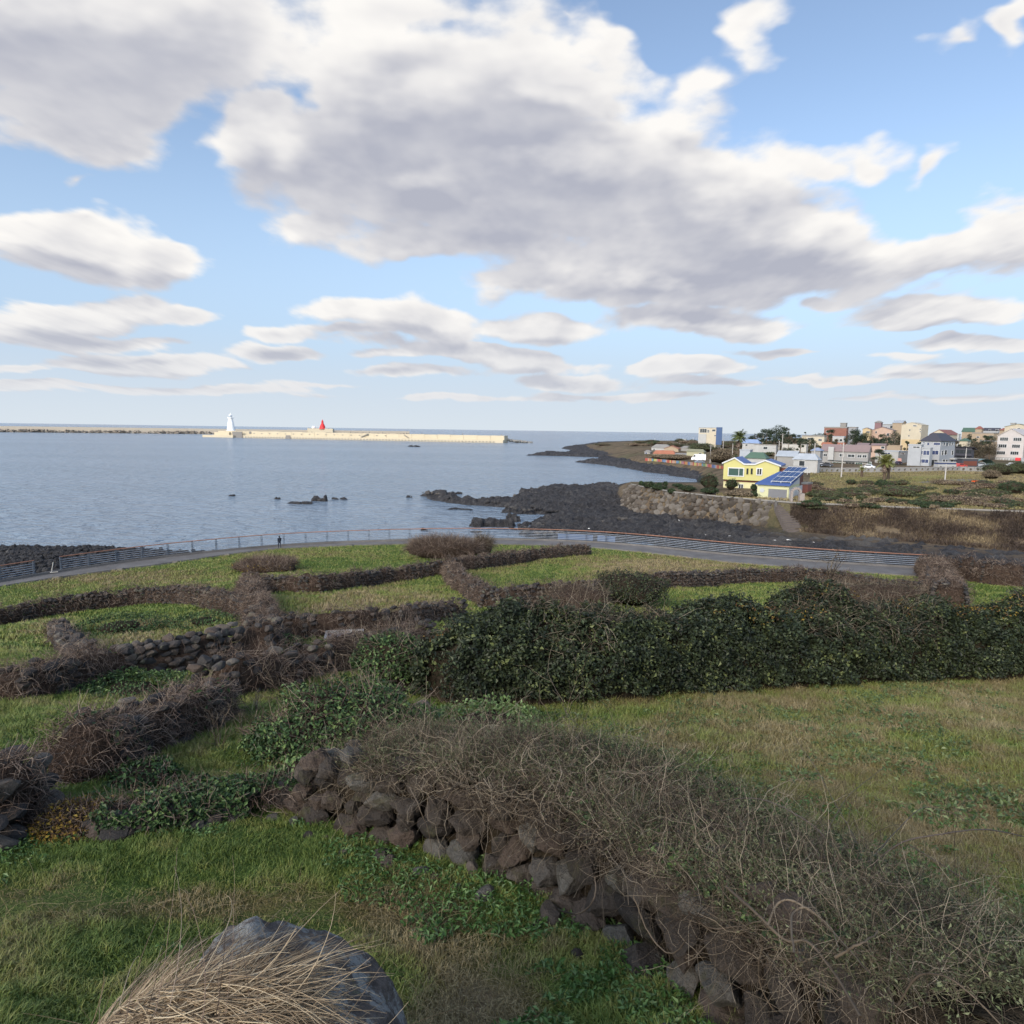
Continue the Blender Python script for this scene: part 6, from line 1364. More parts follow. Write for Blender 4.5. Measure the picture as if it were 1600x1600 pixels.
ywin(1154, 757, 1160, 764, .5, G_dark, fw=.1, y=.62)
b = B('annexe', 'dark brown clad annexe with flat grey roof joined to the yellow house', 1219, 1250, 1256, 732, 142.5, cBrown, rGreyT, 'flat', .25, yaw=.12, over=.3, cat='building', depth=8); b.win([(1231, 736, 1243, 739.6)], G_dark, mull=1)
gd = 123.5
g = B('garage', 'garage with blue lean-to roof and grey shutter on top of the embankment', 1183.5, 1233, 1252, 759.5, gd, paint('pale_cream_render', (.50, .50, .32), .8), rBlue, 'none', yaw=.22, cat='garage', depth=8.5, low=.6)
h0 = g.h; W_, D_ = g.w, g.dp; rh = 1.9
r_ = MB(); V = [(-W_ - .35, -.5, h0), (.3, -.5, h0), (.3 + .2, D_ + .4, h0 + rh), (-W_ + 1.6, D_ + .4, h0 + rh)]; V += [(x, y, z + .22) for x, y, z in V]
r_.add(V, [(3, 2, 1, 0), (4, 5, 6, 7), (0, 1, 5, 4), (1, 2, 6, 5), (2, 3, 7, 6), (3, 0, 4, 7)]); r_.build('roof', rBlue, g.root)
MB().add([(-.01, 0, h0), (-.01, D_, h0), (-.01, D_, h0 + rh * .93), (-.2, 0, h0), (-.2, D_, h0), (-.2, D_, h0 + rh * .93)], [(0, 1, 2), (5, 4, 3)]).build('gable_wall', paint('white_side_wall', (.48, .48, .49)), g.root)
g.boxp('side_render', 1233.6, 763, 1252, 778, .06, paint('white_side_wall', (.48, .48, .49)), side=True)
def shut(t):
    z = t.node('ShaderNodeSeparateXYZ', {0: wpos(t)}).outputs[2]; s2 = t.m('SINE', t.m('MULTIPLY', z, 60)); return bsdf(t, (.20, .205, .225), .5, .4, bump(t, s2, .02))
x0, z1 = g.fr(1201, 763.5); x1, z0 = g.fr(1229, 781.5); dr = MB().box(x0, x1, -.06, -.004, 0.4, z1).build('door', mat('grey_roller_shutter', shut), g.root)
m = MB(); m.box(x0 - .15, x0, -.1, -.004, .4, z1 + .15); m.box(x1, x1 + .15, -.1, -.004, .4, z1 + .15); m.box(x0, x1, -.1, -.004, z1, z1 + .15); m.build('door_frame', paint('pale_cream_render', (.66, .66, .45)), g.root)
xa, za = g.fr(1191, 766); MB().tube(np.array([(xa, -.02, za), (xa, -.12, za)]), .42, 14).build('emblem', paint('grey_emblem', (.42, .44, .46)), g.root)
g.win([(1238, 765, 1240, 771), (1246.5, 762, 1249, 770)], G_dark, mull=0, side=True)
# solar array standing on the lean-to roof: three rows of four
sa = thing('solar_array', 'array of twelve blue solar panels on the garage roof', 'solar panels', g.root.location, g.rz)
sl_ = rh / (D_ + .9); nx, ny = 4, 3; m = None
a0 = np.array([-W_ * .60, D_ * .08, h0 + .55 + sl_ * D_ * .08]); u1 = np.array([W_ * .62 / nx, 0, 0]); u2 = np.array([.42, D_ * .86 / ny, (sl_ * D_ * .86 + 1.0) / ny])
pn_ = mat('solar_cells', lambda t: bsdf(t, (.04, .07, .16), .18, .6)); first = None
for i in range(nx):
    for j in range(ny):
        p = a0 + u1 * i + u2 * j; q = .04; c = [p + u1 * q + u2 * q, p + u1 * (1 - q) + u2 * q, p + u1 * (1 - q) + u2 * (1 - q), p + u1 * q + u2 * (1 - q)]; dn = np.array([0, 0, .05])
        MB().add(np.array(c + [x_ + dn for x_ in c]), [(3, 2, 1, 0), (4, 5, 6, 7), (0, 1, 5, 4), (1, 2, 6, 5), (2, 3, 7, 6), (3, 0, 4, 7)]).build('panel', pn_, sa)
m = MB()
for i in range(nx + 1): m.bar(a0 + u1 * i - [0, 0, .03], a0 + u1 * i + u2 * ny - [0, 0, .03], .09)
for j in range(ny + 1): m.bar(a0 + u2 * j + [0, 0, .03], a0 + u2 * j + u1 * nx + [0, 0, .03], .09)
for i in (0, 2, 4):
    for j in (0, 3): p = a0 + u1 * i + u2 * j; m.bar(p, (p[0], p[1], h0 + sl_ * p[1] + .2), .08)
m.build('frame', M_fr, sa)
B('shed', 'small rust-red shed behind the right side of the garage', 1253, 1262, 1265, 757, 134, paint('rust_red_boards', (.22, .08, .06)), rGreyT, 'flat', cat='shed')
g_ = gnd(1243, 784, 60); lt = thing('stone_arch', 'small weathered stone ornament with arch beside the garage', 'ornament', g_); b_ = MB()
for a in np.linspace(0, np.pi, 8)[:-1]: b_.bar((math.cos(a) * .8, 0, 1.6 + math.sin(a) * .8), (math.cos(a + .45) * .8, 0, 1.6 + math.sin(a + .45) * .8), .4)
b_.box(-1.0, -.6, -.25, .25, -.3, 1.6); b_.box(.6, 1.4, -.4, .4, -.3, 1.5); b_.build('stone', paint('mottled_stone', (.30, .26, .24), var=.25, scale=2), lt)

# ------------------------------------------------------------------ stone embankment, steps
us_ = np.linspace(FL[0][0][2] - .001, proj_u(1205, 800), 240)
d0, z0 = np.interp(us_, FL[0][0], FL[0][1]), np.interp(us_, FL[0][0], FL[0][2]); d1, z1 = np.interp(us_, FL[1][0], FL[1][1]), np.interp(us_, FL[1][0], FL[1][2])
cnt = 0; sp_, ss_, sr_ = [], [], []
Lw = np.concatenate([[0], np.cumsum(np.hypot(np.diff(us_ * d0), np.diff(d0)))])
for row in range(6):
    f = (row + .4) / 6; s_ = rng.uniform(0, .6)
    while s_ < Lw[-1]:
        u = np.interp(s_, Lw, us_); a = np.interp(u, us_, d0); b_ = np.interp(u, us_, d1); za = np.interp(u, us_, z0); zb_ = np.interp(u, us_, z1)
        big = rng.uniform(.55, 1.0) * (1.05 - .35 * f); y = a + (b_ - a) * f + .02; z = za + (zb_ - za) * f
        sp_.append([u * y, y, z + rng.normal() * .08]); ss_.append([big * 1.25, .42, big * 1.05]); sr_.append(rng.normal(0, .2)); s_ += big * 1.85
wl = thing('retaining_wall', 'sloping embankment of large fitted grey-brown stones below the yellow house', 'stone wall', (sp_[0][0], sp_[0][1], 0))
wo = np.array(wl.location)
o_ = mk_rocks('stones', np.array(sp_) - wo, np.array(ss_), mat('embankment_stone', lambda t: bsdf(t, t.v('SCALE', ramp(t, attr(t, 'rnd'), [(0, (.045, .038, .032)), (.5, (.09, .077, .066)), (1, (.15, .135, .12))]), sc=t.m('MULTIPLY_ADD', t.noise(wpos(t), 2.5, 5, .7), 1.0, .5)), .9, .2)), wl, sub=2, cuts=10, rz=np.array(sr_))
# coping kerb along the top edge, left part
u3 = np.linspace(FL[1][0][3], proj_u(1760, 800), 200); dd = np.interp(u3, FL[1][0], FL[1][1]); zz_ = np.interp(u3, FL[1][0], FL[1][2]); Pk = np.column_stack([u3 * dd, dd, zz_ + .02]); m = MB(); m.tube(Pk, .2, 4); tag(m.build('coping', paint('old_coping', (.20, .185, .165), var=.25)), 'low stone coping along the top of the embankment', 'coping', kind='thing')
ps = P_(1222, 787, 119.5); st = thing('steps', 'worn concrete steps leading down from the garage to the rocks', 'steps', (ps[0], ps[1], 0), .15); m = MB()
for i in range(14): z_ = 5.85 - i * .32; m.box(-1.7 - i * .10, 1.1 - i * .10, -i * .55 - .55, -i * .55 + .1, z_ - 1.2, z_)
m.build('treads', paint('worn_concrete', (.12, .10, .09), var=.35, scale=1.5), st)
m = MB(); m.box(-1.9, -1.7, -1.2, -.9, 4.4, 6.3); m.build('pillar', M_conc, st); MB().box(-2.3, 2.0, .2, 3.2, 5.4, 6.08).build('landing', M_conc, st)
# ================================================================== rainbow wall, road, poles, cars, trees and bushes of the headland
cols = [(.36, .09, .07), (.40, .22, .09), (.42, .36, .14), (.13, .22, .12), (.12, .21, .34), (.11, .12, .24), (.30, .17, .21), (.40, .26, .21)]
u4 = np.linspace(proj_u(1008, 717), proj_u(1132, 731), 63); dw = np.interp(u4, FL[6][0], FL[6][1]) ; zw = np.interp(u4, FL[6][0], FL[6][2]); rw = thing('painted_wall', 'low sea wall painted in rainbow blocks along the far coast road', 'wall', (u4[0] * dw[0], dw[0], zw[0])); ro = np.array(rw.location)
for k in range(62):
    a = np.array([u4[k] * dw[k], dw[k], zw[k]]) - ro; c = np.array([u4[k + 1] * dw[k + 1], dw[k + 1], zw[k + 1]]) - ro; m = MB(); V = [a + [0, -.3, -.6], c + [0, -.3, -.6], c + [0, -.3, 1.15], a + [0, -.3, 1.15], a + [0, .1, -.6], c + [0, .1, -.6], c + [0, .1, 1.15], a + [0, .1, 1.15]]
    m.add(np.array(V), [(0, 1, 2, 3), (3, 2, 6, 7), (5, 4, 7, 6), (0, 3, 7, 4), (1, 5, 6, 2)]); q = (k // 2) % 8 if k % 9 < 6 else 7; q = [0, 7, 1, 4, 3, 2, 6, 0, 1, 5, 4, 7, 0, 2][(k * 5 // 7) % 14]; c_ = cols[q]; m.build('block', paint('wall_colour_%s' % 'abcdefgh'[q], c_, .7, .2, .05), rw)
# village road and the pierced white parapet
def strip(name, px, z_off, w, m_, label, kind='structure'):
    P = np.array([gnd(a, b, 60) for a, b in px]); P = resample(P, 2.0)[0]; T, N = frame(P); L = P[:, :2] + N * w / 2; R_ = P[:, :2] - N * w / 2
    V = np.stack([np.column_stack([L, H(L[:, 0], L[:, 1]) + z_off]), np.column_stack([R_, H(R_[:, 0], R_[:, 1]) + z_off])], 1)
    return tag(mk(name, V.reshape(-1, 3), grid_faces(len(P), 2), m_), label, kind=kind)
M_asph = paint('worn_asphalt', (.10, .10, .105), .9, .2, .2, .3)
strip('village_road', [(1283, 734), (1340, 734.5), (1400, 733.5), (1450, 732), (1500, 731.5), (1560, 733), (1640, 736)], .06, 6, M_asph, 'asphalt road in front of the village')
strip('paved_yard', [(1437, 755), (1460, 754), (1490, 752), (1520, 750.5), (1540, 751)], .10, 5, M_conc, 'pale concrete slab in the scrub')
strip('lawn_strip', [(1425, 747), (1460, 745), (1500, 743.5), (1540, 743)], .09, 7, paint('dry_lawn', (.20, .20, .07), .95, .1, .25, .6), 'dry lawn strip below the road')
pw = np.array([gnd(a, b, 60) for a, b in [(1258, 737.5), (1300, 738), (1340, 738), (1390, 737.5), (1450, 736.5), (1500, 736), (1545, 737)]]); pr, pt_ = resample(pw, 1.9)
par = thing('parapet', 'low pale parapet with round holes along the village road', 'parapet', pr[0]); po = pr[0]
hol = MB(); m = MB()
for i in range(len(pr) - 1):
    a, c = pr[i] - po, pr[i + 1] - po; t_ = nrm(c - a); n_ = np.array([-t_[1], t_[0], 0]) * .12; L_ = np.linalg.norm(c - a); K = 10; z0, z1 = -.6, 1.25; mid = (a + c) / 2; r_ = .38; cz = .62
    ang_ = np.linspace(0, 2 * np.pi, K, endpoint=False); inner = [mid + t_ * math.cos(q) * r_ + np.array([0, 0, cz + math.sin(q) * r_]) for q in ang_]
    outer = []
    for q in ang_:
        cx, cy = math.cos(q), math.sin(q); s_ = min(L_ / 2 / max(abs(cx), 1e-3), (z1 - cz if cy > 0 else cz - z0) / max(abs(cy), 1e-3)); outer.append(mid + t_ * cx * s_ + np.array([0, 0, cz + cy * s_]))
    V = np.array([p + n_ for p in inner] + [p + n_ for p in outer] + [p - n_ for p in inner] + [p - n_ for p in outer])
    F = []
    for k in range(K): l = (k + 1) % K; F += [(k, l, K + l, K + k), (2 * K + l, 2 * K + k, 3 * K + k, 3 * K + l), (l, k, 2 * K + k, 2 * K + l), (K + k, K + l, 3 * K + l, 3 * K + k)]
    m.add(V, F)
m.build('pierced_blocks', paint('parapet_white', (.24, .235, .23), .85, .2, .15), par)
m = MB()
for i in range(len(pr) - 1): m.bar(pr[i] - po + [0, 0, 1.33], pr[i + 1] - po + [0, 0, 1.33], .34, .14)
m.build('coping', paint('parapet_coping', (.28, .27, .26), .85), par)

# utility poles
def pole(px, pyb, pyt, d, label, arm=True):
    P = P_(px, pyb, d); P[2] = float(H(P[0], P[1])) - .3; T_ = P_(px, pyt, d); h = T_[2] - P[2]; root = thing('utility_pole', label, 'pole', P, rng.uniform(-.4, .4), 'utility poles in the village')
    MB().tube(np.array([(0, 0, 0), (0, 0, h)]), [.19, .12], 8).build('shaft', paint('pole_concrete', (.40, .38, .36)), root, smooth=True)
    if arm:
        m = MB(); m.bar((-.9, 0, h - .6), (.9, 0, h - .6), .1); m.bar((-.7, 0, h - 1.5), (.7, 0, h - 1.5), .1); m.build('cross_arm', M_bwd, root); m = MB()
        for x_ in (-.8, 0, .8): m.tube(np.array([(x_, 0, h - .55), (x_, 0, h - .25)]), .06, 6)
        m.build('insulator', cW, root)
for px, pb, pt2, d, lab, arm in [(1109.5, 723, 695, 300, 'concrete pole beside the white camper', True), (1144, 715, 693, 290, 'pole at the foot of the tall palm', False), (1130, 697, 684, 420, 'pole right of the dark blue stair tower', False), (1211, 716, 698, 230, 'short pole behind the yellow house', True), (1216.5, 712, 689, 250, 'pole behind the pale tin roof', True), (1221.5, 708, 677, 270, 'tallest pole, in front of the dark pines', True), (1271, 732, 692, 200, 'pole before the white hipped pavilion', True), (1276, 735, 715, 195, 'short pole at the right of the pavilion', False),
                         (1314, 751, 692, 182, 'slanting pole rising in front of the grey inn', True), (1508, 724, 700, 236, 'thin pole before the dark clad building', False), (1476, 754, 725, 170, 'thin pale post on the concrete slab', False), (1023, 694, 685, 640, 'far pole on the headland skyline', False), (1062, 697, 692, 500, 'far short pole behind the huts', False), (1083, 692, 684, 620, 'far pole left of the tall narrow house', False), (1192, 690, 680, 480, 'far pole left of the pines', False)]:
    pole(px, pb, pt2, d, lab, arm)

# vehicles
tyre = mat('tyre_rubber', lambda t: bsdf(t, (.02, .02, .02), .8, .2))
def car(px, py, d, rz, label, col, L=4.4, W_=1.8, h=1.45, name='parked_car', cat='car', box=False, group='cars parked in the village'):
    P = P_(px, py, d); P[2] = float(H(P[0], P[1])) + .12; root = thing(name, label, cat, P, rz, group)
    cp = mat('car_paint_%d_%d_%d' % tuple(int(c * 99) for c in col), lambda t: bsdf(t, col, .3, .5, **{'Coat Weight': .5}))
    if box: prof = [(-L / 2, .35), (-L / 2, h), (L * .20, h), (L * .30, h * .98), (L * .42, h * .55), (L / 2, h * .42), (L / 2, .35)]; gl = [(L * .22, h * .6), (L * .22, h * .88), (L * .30, h * .88), (L * .385, h * .6)]
    else: prof = [(-L / 2, .3), (-L / 2, .75), (-L * .44, .92), (-L * .30, 1.0), (-L * .22, h - .04), (-L * .08, h), (L * .08, h - .03), (L * .24, .98), (L * .44, .82), (L / 2, .62), (L / 2, .3)]; gl = [(-L * .26, .98), (-L * .20, h - .10), (L * .07, h - .10), (L * .20, .98)]
    n = len(prof)
    def ext(pr_, y0, y1, ins=0.0):
        V = [(x, y0, z) for x, z in pr_] + [(x, y1, z) for x, z in pr_]; n = len(pr_); m = MB(); m.add(V, [((i + 1) % n, i, n + i, n + (i + 1) % n) for i in range(n)])
        cx = np.mean([p[0] for p in pr_]); cz = np.mean([p[1] for p in pr_]); m.add([(x, y0, z) for x, z in pr_] + [(cx, y0, cz)], [(i, (i + 1) % n, n) for i in range(n)]); return m.add([(x, y1, z) for x, z in pr_] + [(cx, y1, cz)], [((i + 1) % n, i, n) for i in range(n)])
    ext(prof, -W_ / 2, W_ / 2).build('body', cp, root)
    for s_ in (-1, 1): ext(gl, *sorted((s_ * (W_ / 2 + .002), s_ * (W_ / 2 + .012)))).build('side_window', G_dark, root)
    if not box:
        m = MB(); m.add([(L * .095, -W_ * .42, h - .06), (L * .095, W_ * .42, h - .06), (L * .23, W_ * .45, 1.01), (L * .23, -W_ * .45, 1.01)], [(0, 1, 2, 3)]); m.build('windscreen', G_dark, root)
    for x_ in (-L * .31, L * .31):
        for s_ in (-1, 1):
            w_ = MB().tube(np.array([(x_, s_ * (W_ / 2 - .18), .32), (x_, s_ * (W_ / 2 + .02), .32)]), .33, 14).build('wheel', tyre, root); MB().tube(np.array([(x_, s_ * (W_ / 2 + .0), .32), (x_, s_ * (W_ / 2 + .03), .32)]), .18, 10).build('rim', M_rail, w_)
    for s_ in (-1, 1): MB().box(L / 2 - .02, L / 2 + .02, s_ * W_ * .36 - .15, s_ * W_ * .36 + .15, .6, .75).build('headlight', M_fr, root)
    return root
car(1091, 722.5, 318, 2.9, 'white camper van parked behind the rainbow wall', (.75, .76, .78), 6.6, 2.3, 3.1, 'camper_van', 'van', True, None)
car(1093, 726, 305, .1, 'blue-grey car in front of the white camper', (.20, .24, .30))
car(1186, 716, 235, .3, 'white car behind the yellow house', (.6, .62, .66)); car(1200, 717.5, 235, .3, 'dark blue car behind the yellow house', (.04, .06, .12))
car(1291, 730, 236, 2.6, 'dark car at the left end of the inn', (.03, .035, .05)); car(1282, 728.5, 238, 2.8, 'silver car at the left edge of the inn yard', (.35, .36, .40)); car(1356, 731, 226, 2.5, 'white car parked before the inn, by the shaggy palm', (.72, .74, .78)); car(1268, 734, 205, 2.9, 'dark car beside the open pavilion', (.03, .03, .04))
car(1404, 724, 250, .4, 'dark motor-scooter sized car at the white shop', (.04, .03, .05), 2.6, 1.3, 1.3)
car(1533, 727, 238, 2.6, 'silver car under the glass canopy at the right', (.40, .44, .50)); car(1545, 728, 232, 2.7, 'pale blue car right of the glass canopy', (.30, .40, .48)); car(1540, 733, 222, 2.8, 'dark car in front of the glass canopy', (.04, .05, .08)); car(1583, 729, 240, .2, 'white car before the pink guesthouse', (.7, .7, .72)); car(1592, 734, 225, .2, 'grey car at the right edge of the road', (.25, .27, .30))
car(1500, 731.5, 228, .1, 'red car beside the white bus stop roof', (.45, .06, .05), 3.8)
P = P_(1476, 733, 224); P[2] = float(H(P[0], P[1])) + .1; bs = thing('minibus', 'white and pale blue minibus parked below the hotel', 'minibus', P, .05)
MB().box(-3.2, 3.2, -1, 1, .5, 1.45).build('body', cW, bs); MB().box(-3.1, 3.05, -.96, .96, 1.453, 2.0).build('window_band', G_blue, bs); MB().box(-3.15, 3.1, -1, 1, 2.003, 2.3).build('roof', cW, bs)
for x_ in (-2.1, 2.1):
    for s_ in (-1, 1): MB().tube(np.array([(x_, s_ * .82, .45), (x_, s_ * 1.02, .45)]), .42, 14).build('wheel', tyre, bs)
# glass canopy, pergola, barrier
P = P_(1531, 728, 240); P[2] = float(H(P[0], P[1])); cn = thing('canopy', 'curved greenish glass canopy beside the road on the right', 'canopy', P, .1); m = MB()
a = np.linspace(.25, np.pi - .25, 9); V = np.array([(math.cos(q) * 4, y_, math.sin(q) * 2.6 + .3) for y_ in (-2.5, 2.5) for q in a]); m.add(V, grid_faces(2, 9)); m.build('roof', paint('green_glass_sheet', (.12, .22, .20), .3), cn); m = MB()
for x_ in (-3.7, 3.7):
    for y_ in (-2.4, 2.4): m.bar((x_, y_, -.3), (x_, y_, 1.1), .15)
m.build('frame', M_rail, cn)
P = P_(1511, 731, 236); P[2] = float(H(P[0], P[1])); pg = thing('kiosk', 'dark timber kiosk with flat roof beside the road', 'kiosk', P, .05); MB().box(-3.2, 3.2, -1.5, 1.5, 2.9, 3.15).build('roof', rGreyT, pg); MB().box(-2.9, 2.9, -1.3, 1.3, 0, 2.895).build('wall', cDark, pg); MB().box(-2.4, 2.4, -1.36, -1.303, .6, 2.2).build('shutter', cBrown, pg)
P = P_(1523.5, 762, 160); P[2] = float(H(P[0], P[1])); br_ = thing('barrier', 'orange safety barrier in the scrub on the right', 'barrier', P, .1); M_or = paint('orange_plastic', (.75, .12, .03), .5)
m = MB(); m.box(-1.0, 1.0, -.08, .08, .25, .95); m.build('panel', M_or, br_)
for x_ in (-.8, .8): MB().box(x_ - .12, x_ + .12, -.3, .3, 0, .25).build('foot', M_or, br_)

# ------------------------------------------------------------------ trees
M_bark = paint('tree_bark', (.10, .075, .055), .95, .1, .2, 2)
M_pine = leafmat('pine_foliage', [(0, (.010, .018, .010)), (.5, (.022, .036, .018)), (1, (.05, .075, .03))], patch=.2, pscale=.3)
def pine(px, pyb, pyt, wpx, d, label, flat=.5, n=2200, blobs=9, lm=None, ls=None, name='pine_tree', cat='pine', group='dark trees of the village', trunk=.35):
    P = P_(px, pyb, d); P[2] = float(H(P[0], P[1])) - .3; T_ = P_(px, pyt, d); h = max(T_[2] - P[2], 1.5); w = wpx * d / FPX; root = thing(name, label, cat, P, group=group)
    m = MB(); bend = rng.normal(0, w * .05, 2); tp = np.array([(0, 0, 0), (bend[0], 0, h * .3), (bend[0] * 1.5, bend[1], h * .6), (bend[0], bend[1], h * .85)]); m.tube(tp, [h * .03 + .06, h * .025 + .05, h * .016 + .04, .05], 7)
    cc = []
    for k in range(blobs):
        f = rng.uniform(trunk, .95); a = rng.uniform(0, 6.28); r = rng.uniform(.15, .42) * w * (1.15 - .6 * max(0, f - .6) / .4); c = np.array([math.cos(a) * r, math.sin(a) * r, f * h]); cc.append((c, rng.uniform(.16, .28) * w)); m.bar((bend[0], 0, f * h * .8), c, .1)
    m.build('trunk', M_bark, root); Ps, Ns = [], []
    for c, r in cc:
        q = nrm(rng.normal(size=(n // blobs, 3))); Ps.append(c + q * np.array([r, r, r * flat]) * rng.uniform(.5, 1.08, (len(q), 1))); Ns.append(nrm(q + rng.normal(size=q.shape) * .6 + up2 * .4))
    ls = ls or d * .0012; mk_leaves('crown', np.vstack(Ps), np.vstack(Ns), rng.uniform(.7, 1.4, sum(map(len, Ps))) * ls, lm or M_pine, root); return root
for a_ in [(1213, 690, 664.5, 34, 480, 'broad dark pine, the largest on the skyline', .55, 4200, 13), (1231, 690, 664, 20, 500, 'umbrella pine with open crown right of the largest pine', .35, 1100, 6), (1182, 690, 675, 24, 500, 'low dark pine left of the largest pine', .6, 1500, 8), (1197, 690, 672, 22, 495, 'dark pine tucked against the largest pine', .6, 1500, 8), (1243, 691, 677, 16, 500, 'small dark tree right of the umbrella pine', .5, 800, 6),
           (1259, 688, 672.5, 9, 500, 'tiny umbrella pine above the cream flat-roofed house', .5, 500, 4), (1275, 688, 673.5, 17, 500, 'small round pine above the cream flat-roofed house', .5, 800, 5), (1289, 690, 668, 14, 470, 'dark tree at the left end of the red brick block', .8, 900, 6), (1297, 690, 672, 18, 430, 'dark shrub-like tree before the red brick block', .8, 900, 6),
           (1337, 696, 672, 26, 405, 'dense dark tree left of the ochre house', .9, 2200, 9), (1345, 700, 676, 22, 395, 'dark tree below the ochre house', .9, 1600, 8), (1371, 694, 676, 14, 395, 'round dark tree before the peach house', .8, 900, 6), (1383, 694, 675, 15, 390, 'round dark tree in the middle of the peach house', .8, 900, 6), (1400, 700, 675, 22, 385, 'dark tree beside the tall cream hostel', .8, 1600, 8), (1392, 702, 688, 34, 370, 'wide dark thicket below the peach house', .7, 1800, 9), (1360, 700, 684, 22, 380, 'dark thicket right of the ochre house', .7, 1100, 7),
           (1372, 722, 702, 20, 255, 'black pine leaning over the white shop', .5, 1300, 7), (1524, 724, 693, 40, 300, 'wide brownish tree between hotel and pink guesthouse', .9, 3500, 12), (1545, 726, 697, 26, 296, 'brown-green tree beside the pink guesthouse', .9, 2000, 9), (1404, 668, 657, 26, 490, 'wind-bent tree over the pale villa roof', .3, 500, 4)]:
    lm = leafmat('brownish_foliage', [(0, (.03, .025, .018)), (.5, (.07, .055, .035)), (1, (.12, .10, .06))]) if 'brown' in a_[5] else None
    pine(*a_, lm=lm, **({'name': 'tree', 'cat': 'tree'} if 'pine' not in a_[5] else {}))
for i in range(80):                              # trees between the houses
    px = rng.uniform(1170, 1620); d = rng.uniform(300, 470); hh = rng.uniform(7, 14); bt = 700 - (d - 300) * .07 + rng.uniform(-3, 3)
    pine(px, bt + 4, bt - hh, rng.uniform(9, 20), d, 'small dark tree among the village houses', .8, 620, 6, lm=[M_pine, M_pine, leafmat('brownish_foliage', [(0, (.03, .025, .018)), (.5, (.07, .055, .035)), (1, (.12, .10, .06))])][i % 3], name='tree', cat='tree', group='small trees among the houses')
def palm(px, pyb, pyt, wpx, d, label, shag=True, nf=46, col=None):
    P = P_(px, pyb, d); P[2] = float(H(P[0], P[1])) - .2; T_ = P_(px, pyt, d); h = T_[2] - P[2]; w = wpx * d / FPX; root = thing('palm_tree', label, 'palm', P, group='palms of the village')
    MB().tube(np.array([(0, 0, 0), (.1, 0, h * .35), (0, 0, h * .68)]), [.42, .32, .3], 10).build('trunk', M_bark, root, smooth=True)
    V, F3, k = [], [], 0
    lists = {'crown': [], 'dead_fronds': []}
    for i in range(nf):
        dead = shag and i > nf * .65; a = rng.uniform(0, 6.28); el = rng.uniform(-.15, 1.35) if not dead else rng.uniform(-1.3, -.5); L = w * rng.uniform(.42, .56) * (1 if not dead else .8)
        d0 = np.array([math.cos(a) * math.cos(el), math.sin(a) * math.cos(el), math.sin(el)]); c = np.array([0, 0, h * (.70 if not dead else .62)]) ; pth = [c]
        for q in range(6): d0 = nrm(d0 - np.array([0, 0, .16])); pth.append(pth[-1] + d0 * L / 6)
        pth = np.array(pth)
        for q in range(1, 7):
            for s_ in (-1, 1):
                for e_ in range(4):
                    b0 = pth[q - 1] + (pth[q] - pth[q - 1]) * (e_ / 4); sd_ = nrm(np.cross(d0, [0, 0, 1])) * s_; tipv = nrm(d0 * .8 + sd_ + np.array([0, 0, -.35])) * L * .28; ww = nrm(pth[q] - pth[q - 1]) * L * .022
                    lists['dead_fronds' if dead else 'crown'].append([b0 - ww, b0 + ww, b0 + tipv])
    for nm, T3 in lists.items():
        if not T3: continue
        T3 = np.array(T3); n = len(T3); mk(nm, T3.reshape(-1, 3), np.arange(n * 3).reshape(-1, 3), (M_pf if nm == 'crown' else M_creep) if col is None else (col if nm == 'crown' else M_creep), root, attrs={'rnd': np.repeat(rng.uniform(0, 1, n), 3)})
M_pf = leafmat('palm_fronds', [(0, (.03, .045, .018)), (.5, (.08, .105, .035)), (1, (.15, .17, .06))]); M_pf2 = leafmat('yellow_palm_fronds', [(0, (.07, .08, .025)), (.5, (.16, .17, .05)), (1, (.26, .26, .09))])
palm(1154, 702, 666, 26, 300, 'tall bushy palm with dead brown skirt beyond the yellow house', nf=80)
palm(1380, 762, 710, 30, 172, 'shaggy yellow-green palm in front of the inn', nf=70, col=M_pf2); palm(1346, 745, 727, 15, 185, 'small yellow-green palm left of the shaggy palm', nf=34, col=M_pf2); palm(1388, 740, 712, 22, 176, 'yellow palm behind the shaggy palm', nf=40, col=M_pf2)

